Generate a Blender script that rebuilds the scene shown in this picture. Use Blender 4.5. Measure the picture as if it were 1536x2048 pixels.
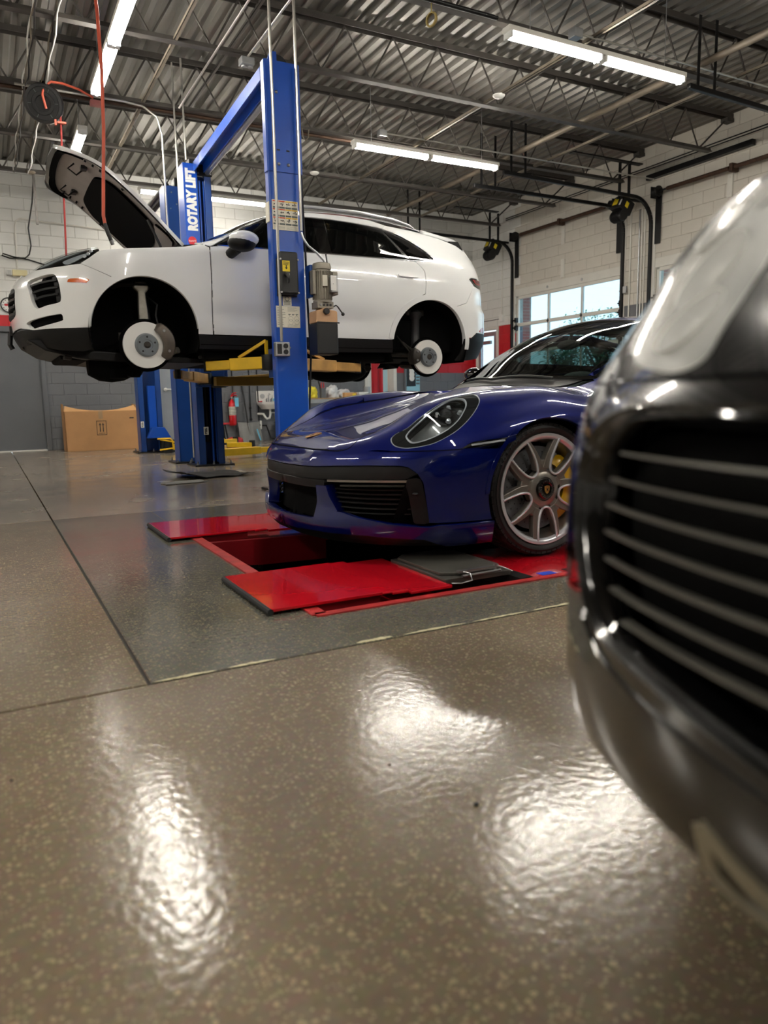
import bpy, bmesh, math, random
import numpy as np
from mathutils import Vector, Matrix
random.seed(7); rng = np.random.RandomState(7)
for o in list(bpy.data.objects): bpy.data.objects.remove(o)
SC = bpy.context.scene; COL = SC.collection
PI = math.pi; R = math.radians
# ------------------------------------------------------------------ camera
def make_camera():
    yaw, pitch, roll = R(28.0), R(8.65), R(-1.1)
    fw = Vector((math.sin(yaw)*math.cos(pitch), math.cos(yaw)*math.cos(pitch), -math.sin(pitch)))
    rt = Vector((math.cos(yaw), -math.sin(yaw), 0)); up = rt.cross(fw)
    c, s = math.cos(roll), math.sin(roll)
    r2 = c*rt + s*up; u2 = -s*rt + c*up
    m = Matrix((r2, u2, -fw)).transposed().to_4x4(); m.translation = Vector((0, 0, .80))
    cd = bpy.data.cameras.new('camera'); co = bpy.data.objects.new('camera', cd); COL.objects.link(co)
    co.matrix_world = m
    cd.sensor_fit = 'VERTICAL'; cd.sensor_height = 36; cd.sensor_width = 27
    cd.lens = 1475/2048*36; cd.clip_start = .02; cd.clip_end = 300
    cd.dof.use_dof = True; cd.dof.focus_distance = 5.2; cd.dof.aperture_fstop = 2.6
    SC.camera = co
make_camera()
# ------------------------------------------------------------------ world and exposure
w = bpy.data.worlds.new('world'); SC.world = w; w.use_nodes = True
wn = w.node_tree.nodes; wl = w.node_tree.links
bg = wn['Background']
tc = wn.new('ShaderNodeTexCoord'); sx = wn.new('ShaderNodeSeparateXYZ'); cr = wn.new('ShaderNodeValToRGB')
wl.new(tc.outputs['Generated'], sx.inputs[0]); wl.new(sx.outputs['Z'], cr.inputs[0])
cr.color_ramp.elements[0].position = 0.0; cr.color_ramp.elements[0].color = (.86, .97, 1, 1)
cr.color_ramp.elements[1].position = .6; cr.color_ramp.elements[1].color = (.42, .74, .98, 1)
wl.new(cr.outputs[0], bg.inputs[0]); bg.inputs[1].default_value = 1.1
SC.view_settings.view_transform = 'Standard'; SC.view_settings.look = 'None'
SC.view_settings.gamma = 1; SC.view_settings.use_curve_mapping = False
SC.view_settings.exposure = 0.85
TUBE = 60.0
# ------------------------------------------------------------------ materials
MATS = {}
def srgb(c):
    return tuple(((v/255)/12.92 if v/255 <= .04045 else ((v/255+.055)/1.055)**2.4) for v in c)
def mat(name, col, rough=.5, metal=0, coat=0, spec=.5, noise=0, nscale=8, bump=0, bscale=60, emit=0, alpha=1, rnoise=0, flake=0):
    if name in MATS: return MATS[name]
    m = bpy.data.materials.new(name); m.use_nodes = True; MATS[name] = m
    nt = m.node_tree; b = nt.nodes['Principled BSDF']; c = srgb(col)
    b.inputs['Base Color'].default_value = (*c, 1); b.inputs['Roughness'].default_value = rough
    b.inputs['Metallic'].default_value = metal; b.inputs['Coat Weight'].default_value = coat
    b.inputs['Coat Roughness'].default_value = .03; b.inputs['Specular IOR Level'].default_value = spec
    if emit:
        b.inputs['Emission Color'].default_value = (*c, 1); b.inputs['Emission Strength'].default_value = emit
    if noise or bump or rnoise:
        t = nt.nodes.new('ShaderNodeTexCoord')
    if noise:
        n = nt.nodes.new('ShaderNodeTexNoise'); n.inputs['Scale'].default_value = nscale; n.inputs['Detail'].default_value = 6
        nt.links.new(t.outputs['Object'], n.inputs['Vector'])
        r = nt.nodes.new('ShaderNodeValToRGB'); r.color_ramp.elements[0].position = .3; r.color_ramp.elements[1].position = .72
        r.color_ramp.elements[0].color = (*[v*(1-noise) for v in c], 1); r.color_ramp.elements[1].color = (*[min(1, v*(1+noise*.6)) for v in c], 1)
        nt.links.new(n.outputs['Fac'], r.inputs[0]); nt.links.new(r.outputs[0], b.inputs['Base Color'])
    if rnoise:
        n3 = nt.nodes.new('ShaderNodeTexNoise'); n3.inputs['Scale'].default_value = nscale*1.7
        nt.links.new(t.outputs['Object'], n3.inputs['Vector'])
        mr = nt.nodes.new('ShaderNodeMapRange'); mr.inputs[3].default_value = max(.02, rough-rnoise); mr.inputs[4].default_value = rough+rnoise
        nt.links.new(n3.outputs['Fac'], mr.inputs[0]); nt.links.new(mr.outputs[0], b.inputs['Roughness'])
    if bump:
        n2 = nt.nodes.new('ShaderNodeTexNoise'); n2.inputs['Scale'].default_value = bscale; n2.inputs['Detail'].default_value = 4
        nt.links.new(t.outputs['Object'], n2.inputs['Vector'])
        bp = nt.nodes.new('ShaderNodeBump'); bp.inputs['Strength'].default_value = bump; bp.inputs['Distance'].default_value = .01
        nt.links.new(n2.outputs['Fac'], bp.inputs['Height']); nt.links.new(bp.outputs[0], b.inputs['Normal'])
    return m
def glass_mat(name, tint, gloss=.06, rough=.01, trans=1.0):
    if name in MATS: return MATS[name]
    m = bpy.data.materials.new(name); m.use_nodes = True; MATS[name] = m
    nt = m.node_tree; nt.nodes.remove(nt.nodes['Principled BSDF']); out = nt.nodes['Material Output']
    tr = nt.nodes.new('ShaderNodeBsdfTransparent'); tr.inputs[0].default_value = (*srgb(tint), 1)
    gl = nt.nodes.new('ShaderNodeBsdfGlossy'); gl.inputs['Roughness'].default_value = rough; gl.inputs[0].default_value = (.95, .97, 1, 1)
    lw = nt.nodes.new('ShaderNodeLayerWeight'); lw.inputs[0].default_value = .5
    pw = nt.nodes.new('ShaderNodeMath'); pw.operation = 'POWER'; pw.inputs[1].default_value = 5; nt.links.new(lw.outputs['Facing'], pw.inputs[0])
    ma = nt.nodes.new('ShaderNodeMath'); ma.operation = 'MULTIPLY_ADD'; ma.inputs[1].default_value = .9; ma.inputs[2].default_value = gloss; nt.links.new(pw.outputs[0], ma.inputs[0])
    mx = nt.nodes.new('ShaderNodeMixShader')
    nt.links.new(ma.outputs[0], mx.inputs[0]); nt.links.new(tr.outputs[0], mx.inputs[1]); nt.links.new(gl.outputs[0], mx.inputs[2])
    nt.links.new(mx.outputs[0], out.inputs[0])
    return m
# ------------------------------------------------------------------ mesh helpers
class MB:
    def __init__(s): s.v = []; s.f = []; s.mi = []; s.cur = 0
    def add(s, vs, fs):
        n = len(s.v); s.v += [tuple(map(float, p)) for p in vs]; s.f += [tuple(n+i for i in f) for f in fs]; s.mi += [s.cur]*len(fs); return s
    def box(s, x0, x1, y0, y1, z0, z1):
        return s.add([(x0,y0,z0),(x1,y0,z0),(x1,y1,z0),(x0,y1,z0),(x0,y0,z1),(x1,y0,z1),(x1,y1,z1),(x0,y1,z1)],
                     [(0,3,2,1),(4,5,6,7),(0,1,5,4),(1,2,6,5),(2,3,7,6),(3,0,4,7)])
    def obox(s, p0, p1, wd, ht, up=(0,0,1)):
        p0, p1 = Vector(p0), Vector(p1); d = (p1-p0).normalized(); up = Vector(up)
        if abs(d.dot(up)) > .98: up = Vector((1,0,0)) if abs(d.x) < .9 else Vector((0,1,0))
        a = d.cross(up).normalized()*wd/2; b = a.cross(d).normalized()*ht/2
        vs = [p+i*a+j*b for p in (p0, p1) for i, j in ((-1,-1),(1,-1),(1,1),(-1,1))]
        return s.add(vs, [(0,1,2,3),(7,6,5,4),(0,4,5,1),(1,5,6,2),(2,6,7,3),(3,7,4,0)])
    def cyl(s, p0, p1, r0, r1=None, n=12, caps=True):
        return s.tube([p0, p1], [r0, r0 if r1 is None else r1], n, caps)
    def tube(s, pts, r, n=8, caps=True):
        pts = [Vector(p) for p in pts]; rs = r if isinstance(r, (list, tuple)) else [r]*len(pts)
        vs = []; fs = []; N = len(pts); ref = None
        for i, p in enumerate(pts):
            d = (pts[min(i+1, N-1)]-pts[max(i-1, 0)])
            d = d.normalized() if d.length > 1e-9 else Vector((0,0,1))
            if ref is None: ref = Vector((0,0,1)) if abs(d.z) < .9 else Vector((1,0,0))
            a = (ref - d*ref.dot(d)); a = a.normalized() if a.length > 1e-6 else d.orthogonal().normalized()
            ref = a; b = d.cross(a)
            for k in range(n):
                t = 2*PI*k/n; vs.append(p+(a*math.cos(t)+b*math.sin(t))*rs[i])
        for i in range(N-1):
            for k in range(n):
                k2 = (k+1) % n; fs.append((i*n+k, i*n+k2, (i+1)*n+k2, (i+1)*n+k))
        if caps: fs.append(tuple(range(n-1, -1, -1))); fs.append(tuple((N-1)*n+k for k in range(n)))
        return s.add(vs, fs)
    def lathe(s, prof, o, axis, n=24, a0=0, a1=2*PI):
        # prof: list of (r, h) along the axis
        o = Vector(o); ax = Vector(axis).normalized(); a = ax.orthogonal().normalized(); b = ax.cross(a)
        full = abs(a1-a0-2*PI) < 1e-6; m = n if full else n+1
        vs = []; fs = []
        for r, h in prof:
            for k in range(m):
                t = a0+(a1-a0)*k/n; vs.append(o+ax*h+(a*math.cos(t)+b*math.sin(t))*r)
        for i in range(len(prof)-1):
            for k in range(n):
                k2 = (k+1) % m; fs.append((i*m+k, i*m+k2, (i+1)*m+k2, (i+1)*m+k))
        return s.add(vs, fs)
    def prism(s, poly, fn, lo, hi):
        # poly of 2-D points; fn(u, v, h) -> 3-D point
        n = len(poly); vs = [fn(u, v, lo) for u, v in poly]+[fn(u, v, hi) for u, v in poly]
        fs = [tuple(range(n-1, -1, -1)), tuple(range(n, 2*n))]+[(i, (i+1) % n, n+(i+1) % n, n+i) for i in range(n)]
        return s.add(vs, fs)
    def sphere(s, c, r, n=12, m=8, sc=(1,1,1)):
        vs = []; fs = []
        for i in range(m+1):
            t = PI*i/m
            for k in range(n):
                p = 2*PI*k/n; vs.append((c[0]+r*sc[0]*math.sin(t)*math.cos(p), c[1]+r*sc[1]*math.sin(t)*math.sin(p), c[2]+r*sc[2]*math.cos(t)))
        for i in range(m):
            for k in range(n):
                k2 = (k+1) % n; fs.append((i*n+k, (i+1)*n+k, (i+1)*n+k2, i*n+k2))
        return s.add(vs, fs)
    def xform(s, M):
        s.v = [tuple(M @ Vector(p)) for p in s.v]; return s
def fixn(me):
    bm = bmesh.new(); bm.from_mesh(me); bmesh.ops.remove_doubles(bm, verts=bm.verts, dist=1e-6)
    bmesh.ops.recalc_face_normals(bm, faces=bm.faces); bm.to_mesh(me); bm.free()
def getm(m):
    return MATS[m] if isinstance(m, str) else m
def link(o, parent=None):
    COL.objects.link(o)
    if parent is not None:
        o.parent = parent
        M = parent.matrix_basis.copy(); q = parent.parent; inv = (parent.matrix_parent_inverse @ parent.matrix_basis)
        if q is not None: inv = wmat(q) @ inv
        o.matrix_parent_inverse = inv.inverted()
    return o
def wmat(o):
    m = o.matrix_parent_inverse @ o.matrix_basis if o.parent else o.matrix_basis.copy()
    return wmat(o.parent) @ m if o.parent else m
def obj(name, mb, m, parent=None, smooth=False, ang=40, bevel=0, seg=2, fix=True):
    me = bpy.data.meshes.new(name)
    me.from_pydata(mb.v, [], mb.f)
    ms = m if isinstance(m, (list, tuple)) else [m]
    for q in ms: me.materials.append(getm(q))
    if len(ms) > 1: me.polygons.foreach_set('material_index', mb.mi)
    if fix: fixn(me)
    if smooth:
        me.polygons.foreach_set('use_smooth', [True]*len(me.polygons)); me.set_sharp_from_angle(angle=R(ang))
    me.update()
    o = bpy.data.objects.new(name, me); link(o, parent)
    if bevel:
        bv = o.modifiers.new('bevel', 'BEVEL'); bv.width = bevel; bv.segments = seg; bv.limit_method = 'ANGLE'; bv.angle_limit = R(35)
    return o
def tag(o, label, cat, group=None, kind=None):
    o['label'] = label; o['category'] = cat
    if group: o['group'] = group
    if kind: o['kind'] = kind
    return o
def thing(name, label, cat, loc=(0,0,0), group=None):
    o = bpy.data.objects.new(name, None); o.empty_display_size = .1; o.location = loc; COL.objects.link(o)
    return tag(o, label, cat, group)
def struct(name, label=None):
    pass
def copy_tree(o, parent=None):
    c = o.copy(); COL.objects.link(c); c.parent = parent
    for ch in list(o.children): copy_tree(ch, c)
    return c
def mesh_of(name, mb, m, smooth=False, ang=40):
    me = bpy.data.meshes.new(name); me.from_pydata(mb.v, [], mb.f)
    for q in (m if isinstance(m, (list, tuple)) else [m]): me.materials.append(getm(q))
    fixn(me)
    if smooth:
        me.polygons.foreach_set('use_smooth', [True]*len(me.polygons)); me.set_sharp_from_angle(angle=R(ang))
    return me
def inst(name, me, M, parent=None):
    o = bpy.data.objects.new(name, me); o.matrix_basis = M; 
    COL.objects.link(o)
    if parent is not None:
        o.parent = parent; o.matrix_parent_inverse = wmat(parent).inverted()
    return o
def text(name, body, size, M, m, parent, extrude=.001, spacing=1.0, align='CENTER', bold=0.0, xs=1.0):
    cu = bpy.data.curves.new(name, 'FONT'); cu.body = body; cu.size = size; cu.extrude = extrude
    cu.align_x = align; cu.align_y = 'CENTER'; cu.space_character = spacing; cu.offset = bold
    cu.resolution_u = 3
    t = bpy.data.objects.new(name, cu); COL.objects.link(t)
    dg = bpy.context.evaluated_depsgraph_get(); me = bpy.data.meshes.new_from_object(t.evaluated_get(dg))
    bpy.data.objects.remove(t); me.transform(M @ Matrix.Diagonal((xs, 1, 1, 1))); me.materials.clear(); me.materials.append(getm(m))
    o = bpy.data.objects.new(name, me); link(o, parent); return o
def frame(o, u, v):
    # matrix with x axis u, y axis v, z axis u x v at o
    u, v = Vector(u).normalized(), Vector(v).normalized(); n = u.cross(v)
    return Matrix(((u.x, v.x, n.x, o[0]), (u.y, v.y, n.y, o[1]), (u.z, v.z, n.z, o[2]), (0,0,0,1)))
# ================================================================== STRUCTURE
XR, YB, ZC = 10.4, 14.9, 5.0          # right wall, back wall, roof deck
XL, YF = -6.5, -6.5
def concrete(name, base, dark, rough, fleck=.5, rippl=.25, stain=.5):
    m = bpy.data.materials.new(name); m.use_nodes = True; MATS[name] = m
    nt = m.node_tree; N = nt.nodes.new; Lk = nt.links.new; b = nt.nodes['Principled BSDF']
    t = N('ShaderNodeTexCoord'); co = t.outputs['Object']
    n1 = N('ShaderNodeTexNoise'); n1.inputs['Scale'].default_value = .9; n1.inputs['Detail'].default_value = 7; n1.inputs['Distortion'].default_value = .2; Lk(co, n1.inputs[0])
    r1 = N('ShaderNodeValToRGB'); r1.color_ramp.elements[0].position = .25; r1.color_ramp.elements[1].position = .75
    r1.color_ramp.elements[0].color = (*srgb(dark), 1); r1.color_ramp.elements[1].color = (*srgb(base), 1); Lk(n1.outputs['Fac'], r1.inputs[0])
    n2 = N('ShaderNodeTexNoise'); n2.inputs['Scale'].default_value = 55; n2.inputs['Detail'].default_value = 5; Lk(co, n2.inputs[0])
    mx = N('ShaderNodeMix'); mx.data_type = 'RGBA'; mx.blend_type = 'OVERLAY'; mx.inputs[0].default_value = .35
    Lk(r1.outputs[0], mx.inputs[6]); Lk(n2.outputs['Color'], mx.inputs[7])
    hs = N('ShaderNodeHueSaturation'); hs.inputs['Saturation'].default_value = .8; Lk(mx.outputs[2], hs.inputs['Color'])
    # pale aggregate flecks
    last = hs.outputs[0]
    for sc, th, off, keep in ((120, .26, 0, .72), (62, .22, 3.7, .84), (34, .15, 1.3, .95)):
        mp = N('ShaderNodeMapping'); mp.inputs['Location'].default_value = (off, off, 0); mp.inputs['Scale'].default_value = (1, 1, 1); Lk(co, mp.inputs[0])
        ds = N('ShaderNodeTexNoise'); ds.inputs['Scale'].default_value = sc*.9; Lk(mp.outputs[0], ds.inputs[0])
        ad = N('ShaderNodeMix'); ad.data_type = 'VECTOR'; ad.inputs[0].default_value = .012; Lk(mp.outputs[0], ad.inputs[4]); Lk(ds.outputs['Color'], ad.inputs[5])
        vo = N('ShaderNodeTexVoronoi'); vo.voronoi_dimensions = '2D'; vo.inputs['Scale'].default_value = sc; Lk(ad.outputs[1], vo.inputs['Vector'])
        lt = N('ShaderNodeMapRange'); lt.inputs[1].default_value = th; lt.inputs[2].default_value = th+.08; lt.inputs[3].default_value = 1; lt.inputs[4].default_value = 0; Lk(vo.outputs['Distance'], lt.inputs[0])
        sp = N('ShaderNodeSeparateColor'); Lk(vo.outputs['Color'], sp.inputs[0])
        gt = N('ShaderNodeMath'); gt.operation = 'GREATER_THAN'; gt.inputs[1].default_value = keep; Lk(sp.outputs[0], gt.inputs[0])
        ml = N('ShaderNodeMath'); ml.operation = 'MULTIPLY'; Lk(lt.outputs[0], ml.inputs[0]); Lk(gt.outputs[0], ml.inputs[1])
        m2 = N('ShaderNodeMath'); m2.operation = 'MULTIPLY'; m2.inputs[1].default_value = fleck; Lk(ml.outputs[0], m2.inputs[0])
        mm = N('ShaderNodeMix'); mm.data_type = 'RGBA'; Lk(m2.outputs[0], mm.inputs[0]); Lk(last, mm.inputs[6]); mm.inputs[7].default_value = (*srgb((196, 178, 140)), 1)
        last = mm.outputs[2]
    Lk(last, b.inputs['Base Color'])
    # sealed, worn gloss and trowel ripple
    n4 = N('ShaderNodeTexNoise'); n4.inputs['Scale'].default_value = 2.2; n4.inputs['Detail'].default_value = 5; Lk(co, n4.inputs[0])
    mr = N('ShaderNodeMapRange'); mr.inputs[1].default_value = .35; mr.inputs[2].default_value = .7; mr.inputs[3].default_value = rough*.75; mr.inputs[4].default_value = rough*1.5; Lk(n4.outputs['Fac'], mr.inputs[0]); Lk(mr.outputs[0], b.inputs['Roughness'])
    n5 = N('ShaderNodeTexNoise'); n5.inputs['Scale'].default_value = 46; n5.inputs['Detail'].default_value = 3; Lk(co, n5.inputs[0])
    bp = N('ShaderNodeBump'); bp.inputs['Strength'].default_value = rippl; bp.inputs['Distance'].default_value = .004; Lk(n5.outputs['Fac'], bp.inputs['Height']); Lk(bp.outputs[0], b.inputs['Normal'])
    b.inputs['Specular IOR Level'].default_value = .42; b.inputs['Coat Weight'].default_value = .22; b.inputs['Coat Roughness'].default_value = rough*.55
    Lk(bp.outputs[0], b.inputs['Coat Normal'])
    return m
concrete('floor_tan', (126, 108, 82), (102, 88, 67), .17, .36, .24)
concrete('floor_back', (150, 136, 117), (122, 111, 96), .20, .10, .10)
concrete('floor_bay', (108, 104, 90), (82, 80, 70), .17, .26, .16)
mat('dark_concrete', (30, 29, 28), .8, noise=.3)
mat('joint_filler', (38, 34, 30), .8, noise=.3, nscale=20)
mat('patch_cream', (196, 188, 150), .5, noise=.35, nscale=30, bump=.4, bscale=80)
mat('block_white', (234, 234, 230), .55, noise=.10, nscale=1.2, bump=.5, bscale=110)
mat('block_cream', (216, 211, 200), .6, noise=.14, nscale=1.1, bump=.5, bscale=110)
mat('block_grey', (108, 110, 114), .45, noise=.12, nscale=1.5, bump=.5, bscale=110)
mat('block_red', (190, 20, 34), .4, noise=.08, nscale=2, bump=.4, bscale=110)
mat('mortar', (196, 195, 189), .8, noise=.15)
mat('mortar_cream', (184, 178, 166), .8, noise=.2)
mat('mortar_grey', (98, 100, 103), .8, noise=.15)
mat('brick', (168, 96, 84), .8, noise=.25, nscale=6, bump=.6, bscale=60)
mat('brick_mortar', (170, 160, 150), .9, noise=.2)
mat('asphalt', (120, 122, 125), .9, noise=.2)
mat('deck_metal', (128, 125, 119), .42, metal=.6, noise=.14, nscale=1.6, rnoise=.08)
mat('joist_steel', (74, 70, 66), .5, metal=.3, noise=.25, nscale=5)
mat('bridging', (122, 112, 98), .55, metal=.2, noise=.3, nscale=5)
mat('conduit', (196, 194, 188), .3, metal=.85)
mat('black_steel', (26, 26, 27), .4, metal=.4, noise=.2)
mat('rusty', (74, 52, 38), .6, metal=.3, noise=.35, nscale=14)
mat('white_paint', (222, 220, 212), .4, noise=.06, nscale=3)
mat('galv', (180, 182, 184), .35, metal=.8, noise=.15)
mat('door_grey', (98, 101, 105), .45, noise=.07, nscale=2)
mat('door_bluegrey', (144, 150, 158), .4, noise=.06, nscale=2)
mat('plastic_white', (232, 232, 228), .35)
mat('plastic_black', (22, 22, 23), .45)
mat('rubber', (24, 24, 25), .75, noise=.2, nscale=20)
mat('chrome', (215, 215, 218), .12, metal=1)
mat('yellow_label', (232, 205, 40), .5)
mat('tube_glow', (255, 249, 238), .5, emit=TUBE)
mat('leaf', (90, 120, 70), .7, noise=.3)
mat('bark', (80, 66, 54), .9)
glass_mat('pane_glass', (232, 246, 252))

# ---- floor: sub-base, pit walls and poured slabs with saw-cut joints
PX0, PX1, PY0, PY1 = 1.03, 6.35, 2.50, 5.02
fl = obj('floor', MB().box(XL, XR+.3, YF, YB+.2, -.75, -.50), 'dark_concrete'); fl['kind'] = 'structure'
g = .005
def slab(boxes, m):
    mb = MB()
    for x0, x1, y0, y1 in boxes: mb.box(x0, x1, y0, y1, -.5, 0)
    return obj('slab', mb, m, fl, bevel=.003, seg=1, fix=False)
slab([(XL, XR, YF, 2.12-g)], 'floor_tan')
slab([(XL, .35-g, 2.12+g, 5.69-g)], 'floor_tan')
slab([(XL, .35-g, 5.69-.001, YB)], 'floor_back')
slab([(.35+g, PX0, 2.12+g, 5.69), (PX0, PX1, 2.12+g, PY0), (PX0, PX1, PY1, 5.69), (PX1, XR, 2.12+g, 5.69)], 'floor_bay')
slab([(.35+g, XR, 5.69+.001, YB)], 'floor_back')
mb = MB(); mb.box(XL, XR, 2.12-g, 2.12+g, -.3, -.006); mb.box(.35-g, .35+g, 2.12, 5.69, -.3, -.006)
obj('joint_filler', mb, 'joint_filler', fl)
# cream patches of crumbled filler along the long joint
def patch(pts, h=.002):
    n = len(pts); c = (sum(p[0] for p in pts)/n, sum(p[1] for p in pts)/n)
    mb = MB(); vs = [(x, y, .0004) for x, y in pts]+[(c[0]+(x-c[0])*.7, c[1]+(y-c[1])*.7, h) for x, y in pts]
    mb.add(vs, [(i, (i+1) % n, n+(i+1) % n, n+i) for i in range(n)]+[tuple(range(n, 2*n))])
    return obj('joint_patch', mb, 'patch_cream', fl, smooth=True)
for xa, xb, wd, cy in ((.36, .55, .014, 2.128), (.58, .74, .012, 2.130), (1.02, 1.16, .020, 2.135), (1.20, 1.46, .012, 2.130), (1.48, 1.74, .010, 2.128), (1.76, 2.10, .013, 2.129), (2.12, 2.6, .012, 2.13)):
    k = 16; up = []; dn = []
    for i in range(k+1):
        t = i/k; x = xa+(xb-xa)*t; e = math.sin(PI*t)**.5
        up.append((x, cy+wd*e*(.4+.6*random.random()))); dn.append((x, cy-wd*.7*e*(.4+.6*random.random())))
    patch(up+dn[::-1])
# a little debris
for x, y, r in ((.79, 1.12, .006), (.62, .42, .004), (.72, 1.35, .003), (-.02, 1.7, .004)):
    b_ = MB(); b_.sphere((x, y, r*.5), r, 7, 5, (1, .8, .55)); tag(obj('grit', b_, 'rubber', smooth=True), 'tiny dark crumb of grit lying on the tan concrete', 'debris', 'grit on the floor')

# ---- concrete block walls
def block_wall(name, fn, length, courses, openings, paint, score, u0=0, mort='mortar', bl=.4, brk=()):
    # fn(u, z, d): point on the wall, d = depth out of the wall face towards the room
    root_mb = MB(); us = sorted({u0, u0+length, *[o[0] for o in openings], *[o[1] for o in openings]}); zs = sorted({0, courses*.2, *[o[2] for o in openings], *[o[3] for o in openings], 1.4, 1.8, 2.4}); us = sorted({*us, *brk}); pal = []
    for i in range(len(us)-1):
        for j in range(len(zs)-1):
            cu, cz = (us[i]+us[i+1])/2, (zs[j]+zs[j+1])/2
            if any(o[0] < cu < o[1] and o[2] < cz < o[3] for o in openings): continue
            pm = paint(cu, max(cz, .1)); pm = {'block_white': 'mortar', 'block_cream': 'mortar_cream'}.get(pm, pm); pm in pal or pal.append(pm); root_mb.cur = pal.index(pm)
            vs = [fn(u, z, d) for d in (-.19, -.006) for u, z in ((us[i], zs[j]), (us[i+1], zs[j]), (us[i+1], zs[j+1]), (us[i], zs[j+1]))]
            root_mb.add(vs, [(0,1,2,3),(7,6,5,4),(0,4,5,1),(1,5,6,2),(2,6,7,3),(3,7,4,0)])
    root = obj(name, root_mb, pal, fix=False); root['kind'] = 'structure'
    blocks = []
    for c in range(courses):
        z0, z1 = c*.2, c*.2+.2; u = u0-(bl/2 if c % 2 else 0)
        while u < u0+length-1e-6:
            spans = [(max(u, u0), min(u+bl, u0+length))]
            for o in openings:
                if o[2] < (z0+z1)/2 < o[3]:
                    ns = []
                    for a, b in spans:
                        if a < o[0]: ns.append((a, min(b, o[0])))
                        if b > o[1]: ns.append((max(a, o[1]), b))
                    spans = ns
            for a, b in spans:
                if b-a > .03: blocks.append((a, b, z0, z1))
            u += bl
    def shape(w):
        j, h, d, c = .004, .2-.010, .003, .004
        a = [(0+j, j), (w-j, j), (w-j, .2-j), (j, .2-j)]; s_ = [(j+c, j+c), (w-j-c, j+c), (w-j-c, .2-j-c), (j+c, .2-j-c)]
        return a, s_
    order = sorted(range(len(blocks)), key=lambda i: -score((blocks[i][0]+blocks[i][1])/2, blocks[i][2]+.1))
    cache = {}; stuff = {}
    for rank, i in enumerate(order):
        a, b, z0, z1 = blocks[i]; pm = paint((a+b)/2, z0+.1)
        if rank < 300:
            key = (round(b-a, 3), pm)
            if key not in cache:
                A, S = shape(b-a); vs = [(u, z, -.008) for u, z in A]+[(u, z, 0) for u, z in S]
                mbk = MB(); mbk.add(vs, [(4,5,6,7)]+[(k, (k+1) % 4, 4+(k+1) % 4, 4+k) for k in range(4)])
                cache[key] = mesh_of('concrete_block', mbk, pm)
            o0 = Vector(fn(a, z0, 0)); ux = Vector(fn(a+1, z0, 0))-o0; dn = Vector(fn(a, z0, 1))-o0
            j = random.uniform(-.0012, .0012)
            M = Matrix(((ux.x, 0, dn.x, o0.x+dn.x*j), (ux.y, 0, dn.y, o0.y+dn.y*j), (0, 1, 0, o0.z), (0, 0, 0, 1)))
            inst('concrete_block', cache[key], M, root)
        else:
            mbs = stuff.setdefault(pm, MB()); A, S = shape(b-a)
            vs = [fn(a+u, z0+z, -.008) for u, z in A]+[fn(a+u, z0+z, 0) for u, z in S]
            mbs.add(vs, [(4,5,6,7)]+[(k, (k+1) % 4, 4+(k+1) % 4, 4+k) for k in range(4)])
    for pm, mbs in stuff.items():
        o = obj('block_courses', mbs, pm, root); o['kind'] = 'stuff'
    return root
def paint_back(x, z):
    if z > 2.4: return 'block_white'
    if x > 8.35: return 'block_red' if z > 1.45 else 'block_grey'
    if z > 1.9: return 'block_red'
    return 'block_grey'
def vis_back(x, z):
    s = 0
    if x < 1.4 and 2.4 < z < 4.9: s = 5
    if 1.0 < x < 3 and z < 1.8: s = 6
    if 4.1 < x < 5.6 and z < 1.7: s = 6
    if 1.4 < x < 10.4 and z > 4.2: s = 4
    if 8.3 < x and z < 1.6: s = 5
    if 5.6 < x < 7.4 and .8 < z < 1.6: s = 4
    if x < .2: s -= 4.5
    if x > 8.5 and z > 2.9: s = 4
    return s-.01*abs(x-4)
OP_B = [(-1.0, 1.02, -.1, 2.2), (3.0, 3.95, -.1, 2.2), (7.50, 8.30, -.1, 2.2)]
block_wall('wall_back', lambda u, z, d: (u, YB-d, z), XR-XL+.2, 25, OP_B, paint_back, vis_back, u0=XL, brk=(8.35,))
def paint_right(y, z):
    if y > 13.3: return 'block_red' if z < 2.4 else 'block_white'
    if z < 2.4: return 'block_grey'
    return 'block_cream'
def vis_right(y, z):
    s = 0
    if 6.2 < y < 14.9 and z > 3.0: s = 5-.05*abs(y-10)
    if 9.3 < y < 10.3 and z > 1.9: s = 7
    if y > 13.2 and z > 1.8: s = 6
    return s
OP_R = [(10.2, 13.24, -.1, 3.0), (6.35, 9.40, -.1, 3.0), (13.86, 14.72, -.1, 2.4)]
block_wall('wall_right', lambda u, z, d: (XR-d, u, z), YB-YF, 25, OP_R, paint_right, vis_right, u0=YF, brk=(13.3,))
for nm, bx_ in (('wall_left', (XL-.2, XL, YF, YB, 0, ZC)), ('wall_front', (XL, XR, YF-.2, YF, 0, ZC))):
    o = obj(nm, MB().box(*bx_), 'block_white'); o['kind'] = 'structure'
# dark skirting on those two walls
# ---- roof deck, ribs run away from the doors
prof = []; x = XL
while x < XR+.05:
    prof += [(x, ZC+.05), (x+.055, ZC+.05), (x+.085, ZC), (x+.145, ZC)]; x += .17
mb = MB(); vs = []; fs = []; n = len(prof)
for y in (YF, YB): vs += [(p[0], y, p[1]) for p in prof]
for i in range(n-1): fs.append((i, i+1, n+i+1, n+i))
mb.add(vs, fs); mb.box(XL, XR+.2, YF, YB+.2, ZC+.07, ZC+.1); mb.box(XL, XR+.2, YB+.02, YB+.19, ZC-.01, ZC+.08); mb.box(XR+.02, XR+.19, YF, YB+.2, ZC-.01, ZC+.08); mb.box(XL-.2, XL-.02, YF, YB, ZC-.01, ZC+.08); mb.box(XL, XR, YF-.2, YF-.02, ZC-.01, ZC+.08)
ce = obj('ceiling', mb, 'deck_metal'); ce['kind'] = 'structure'
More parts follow.
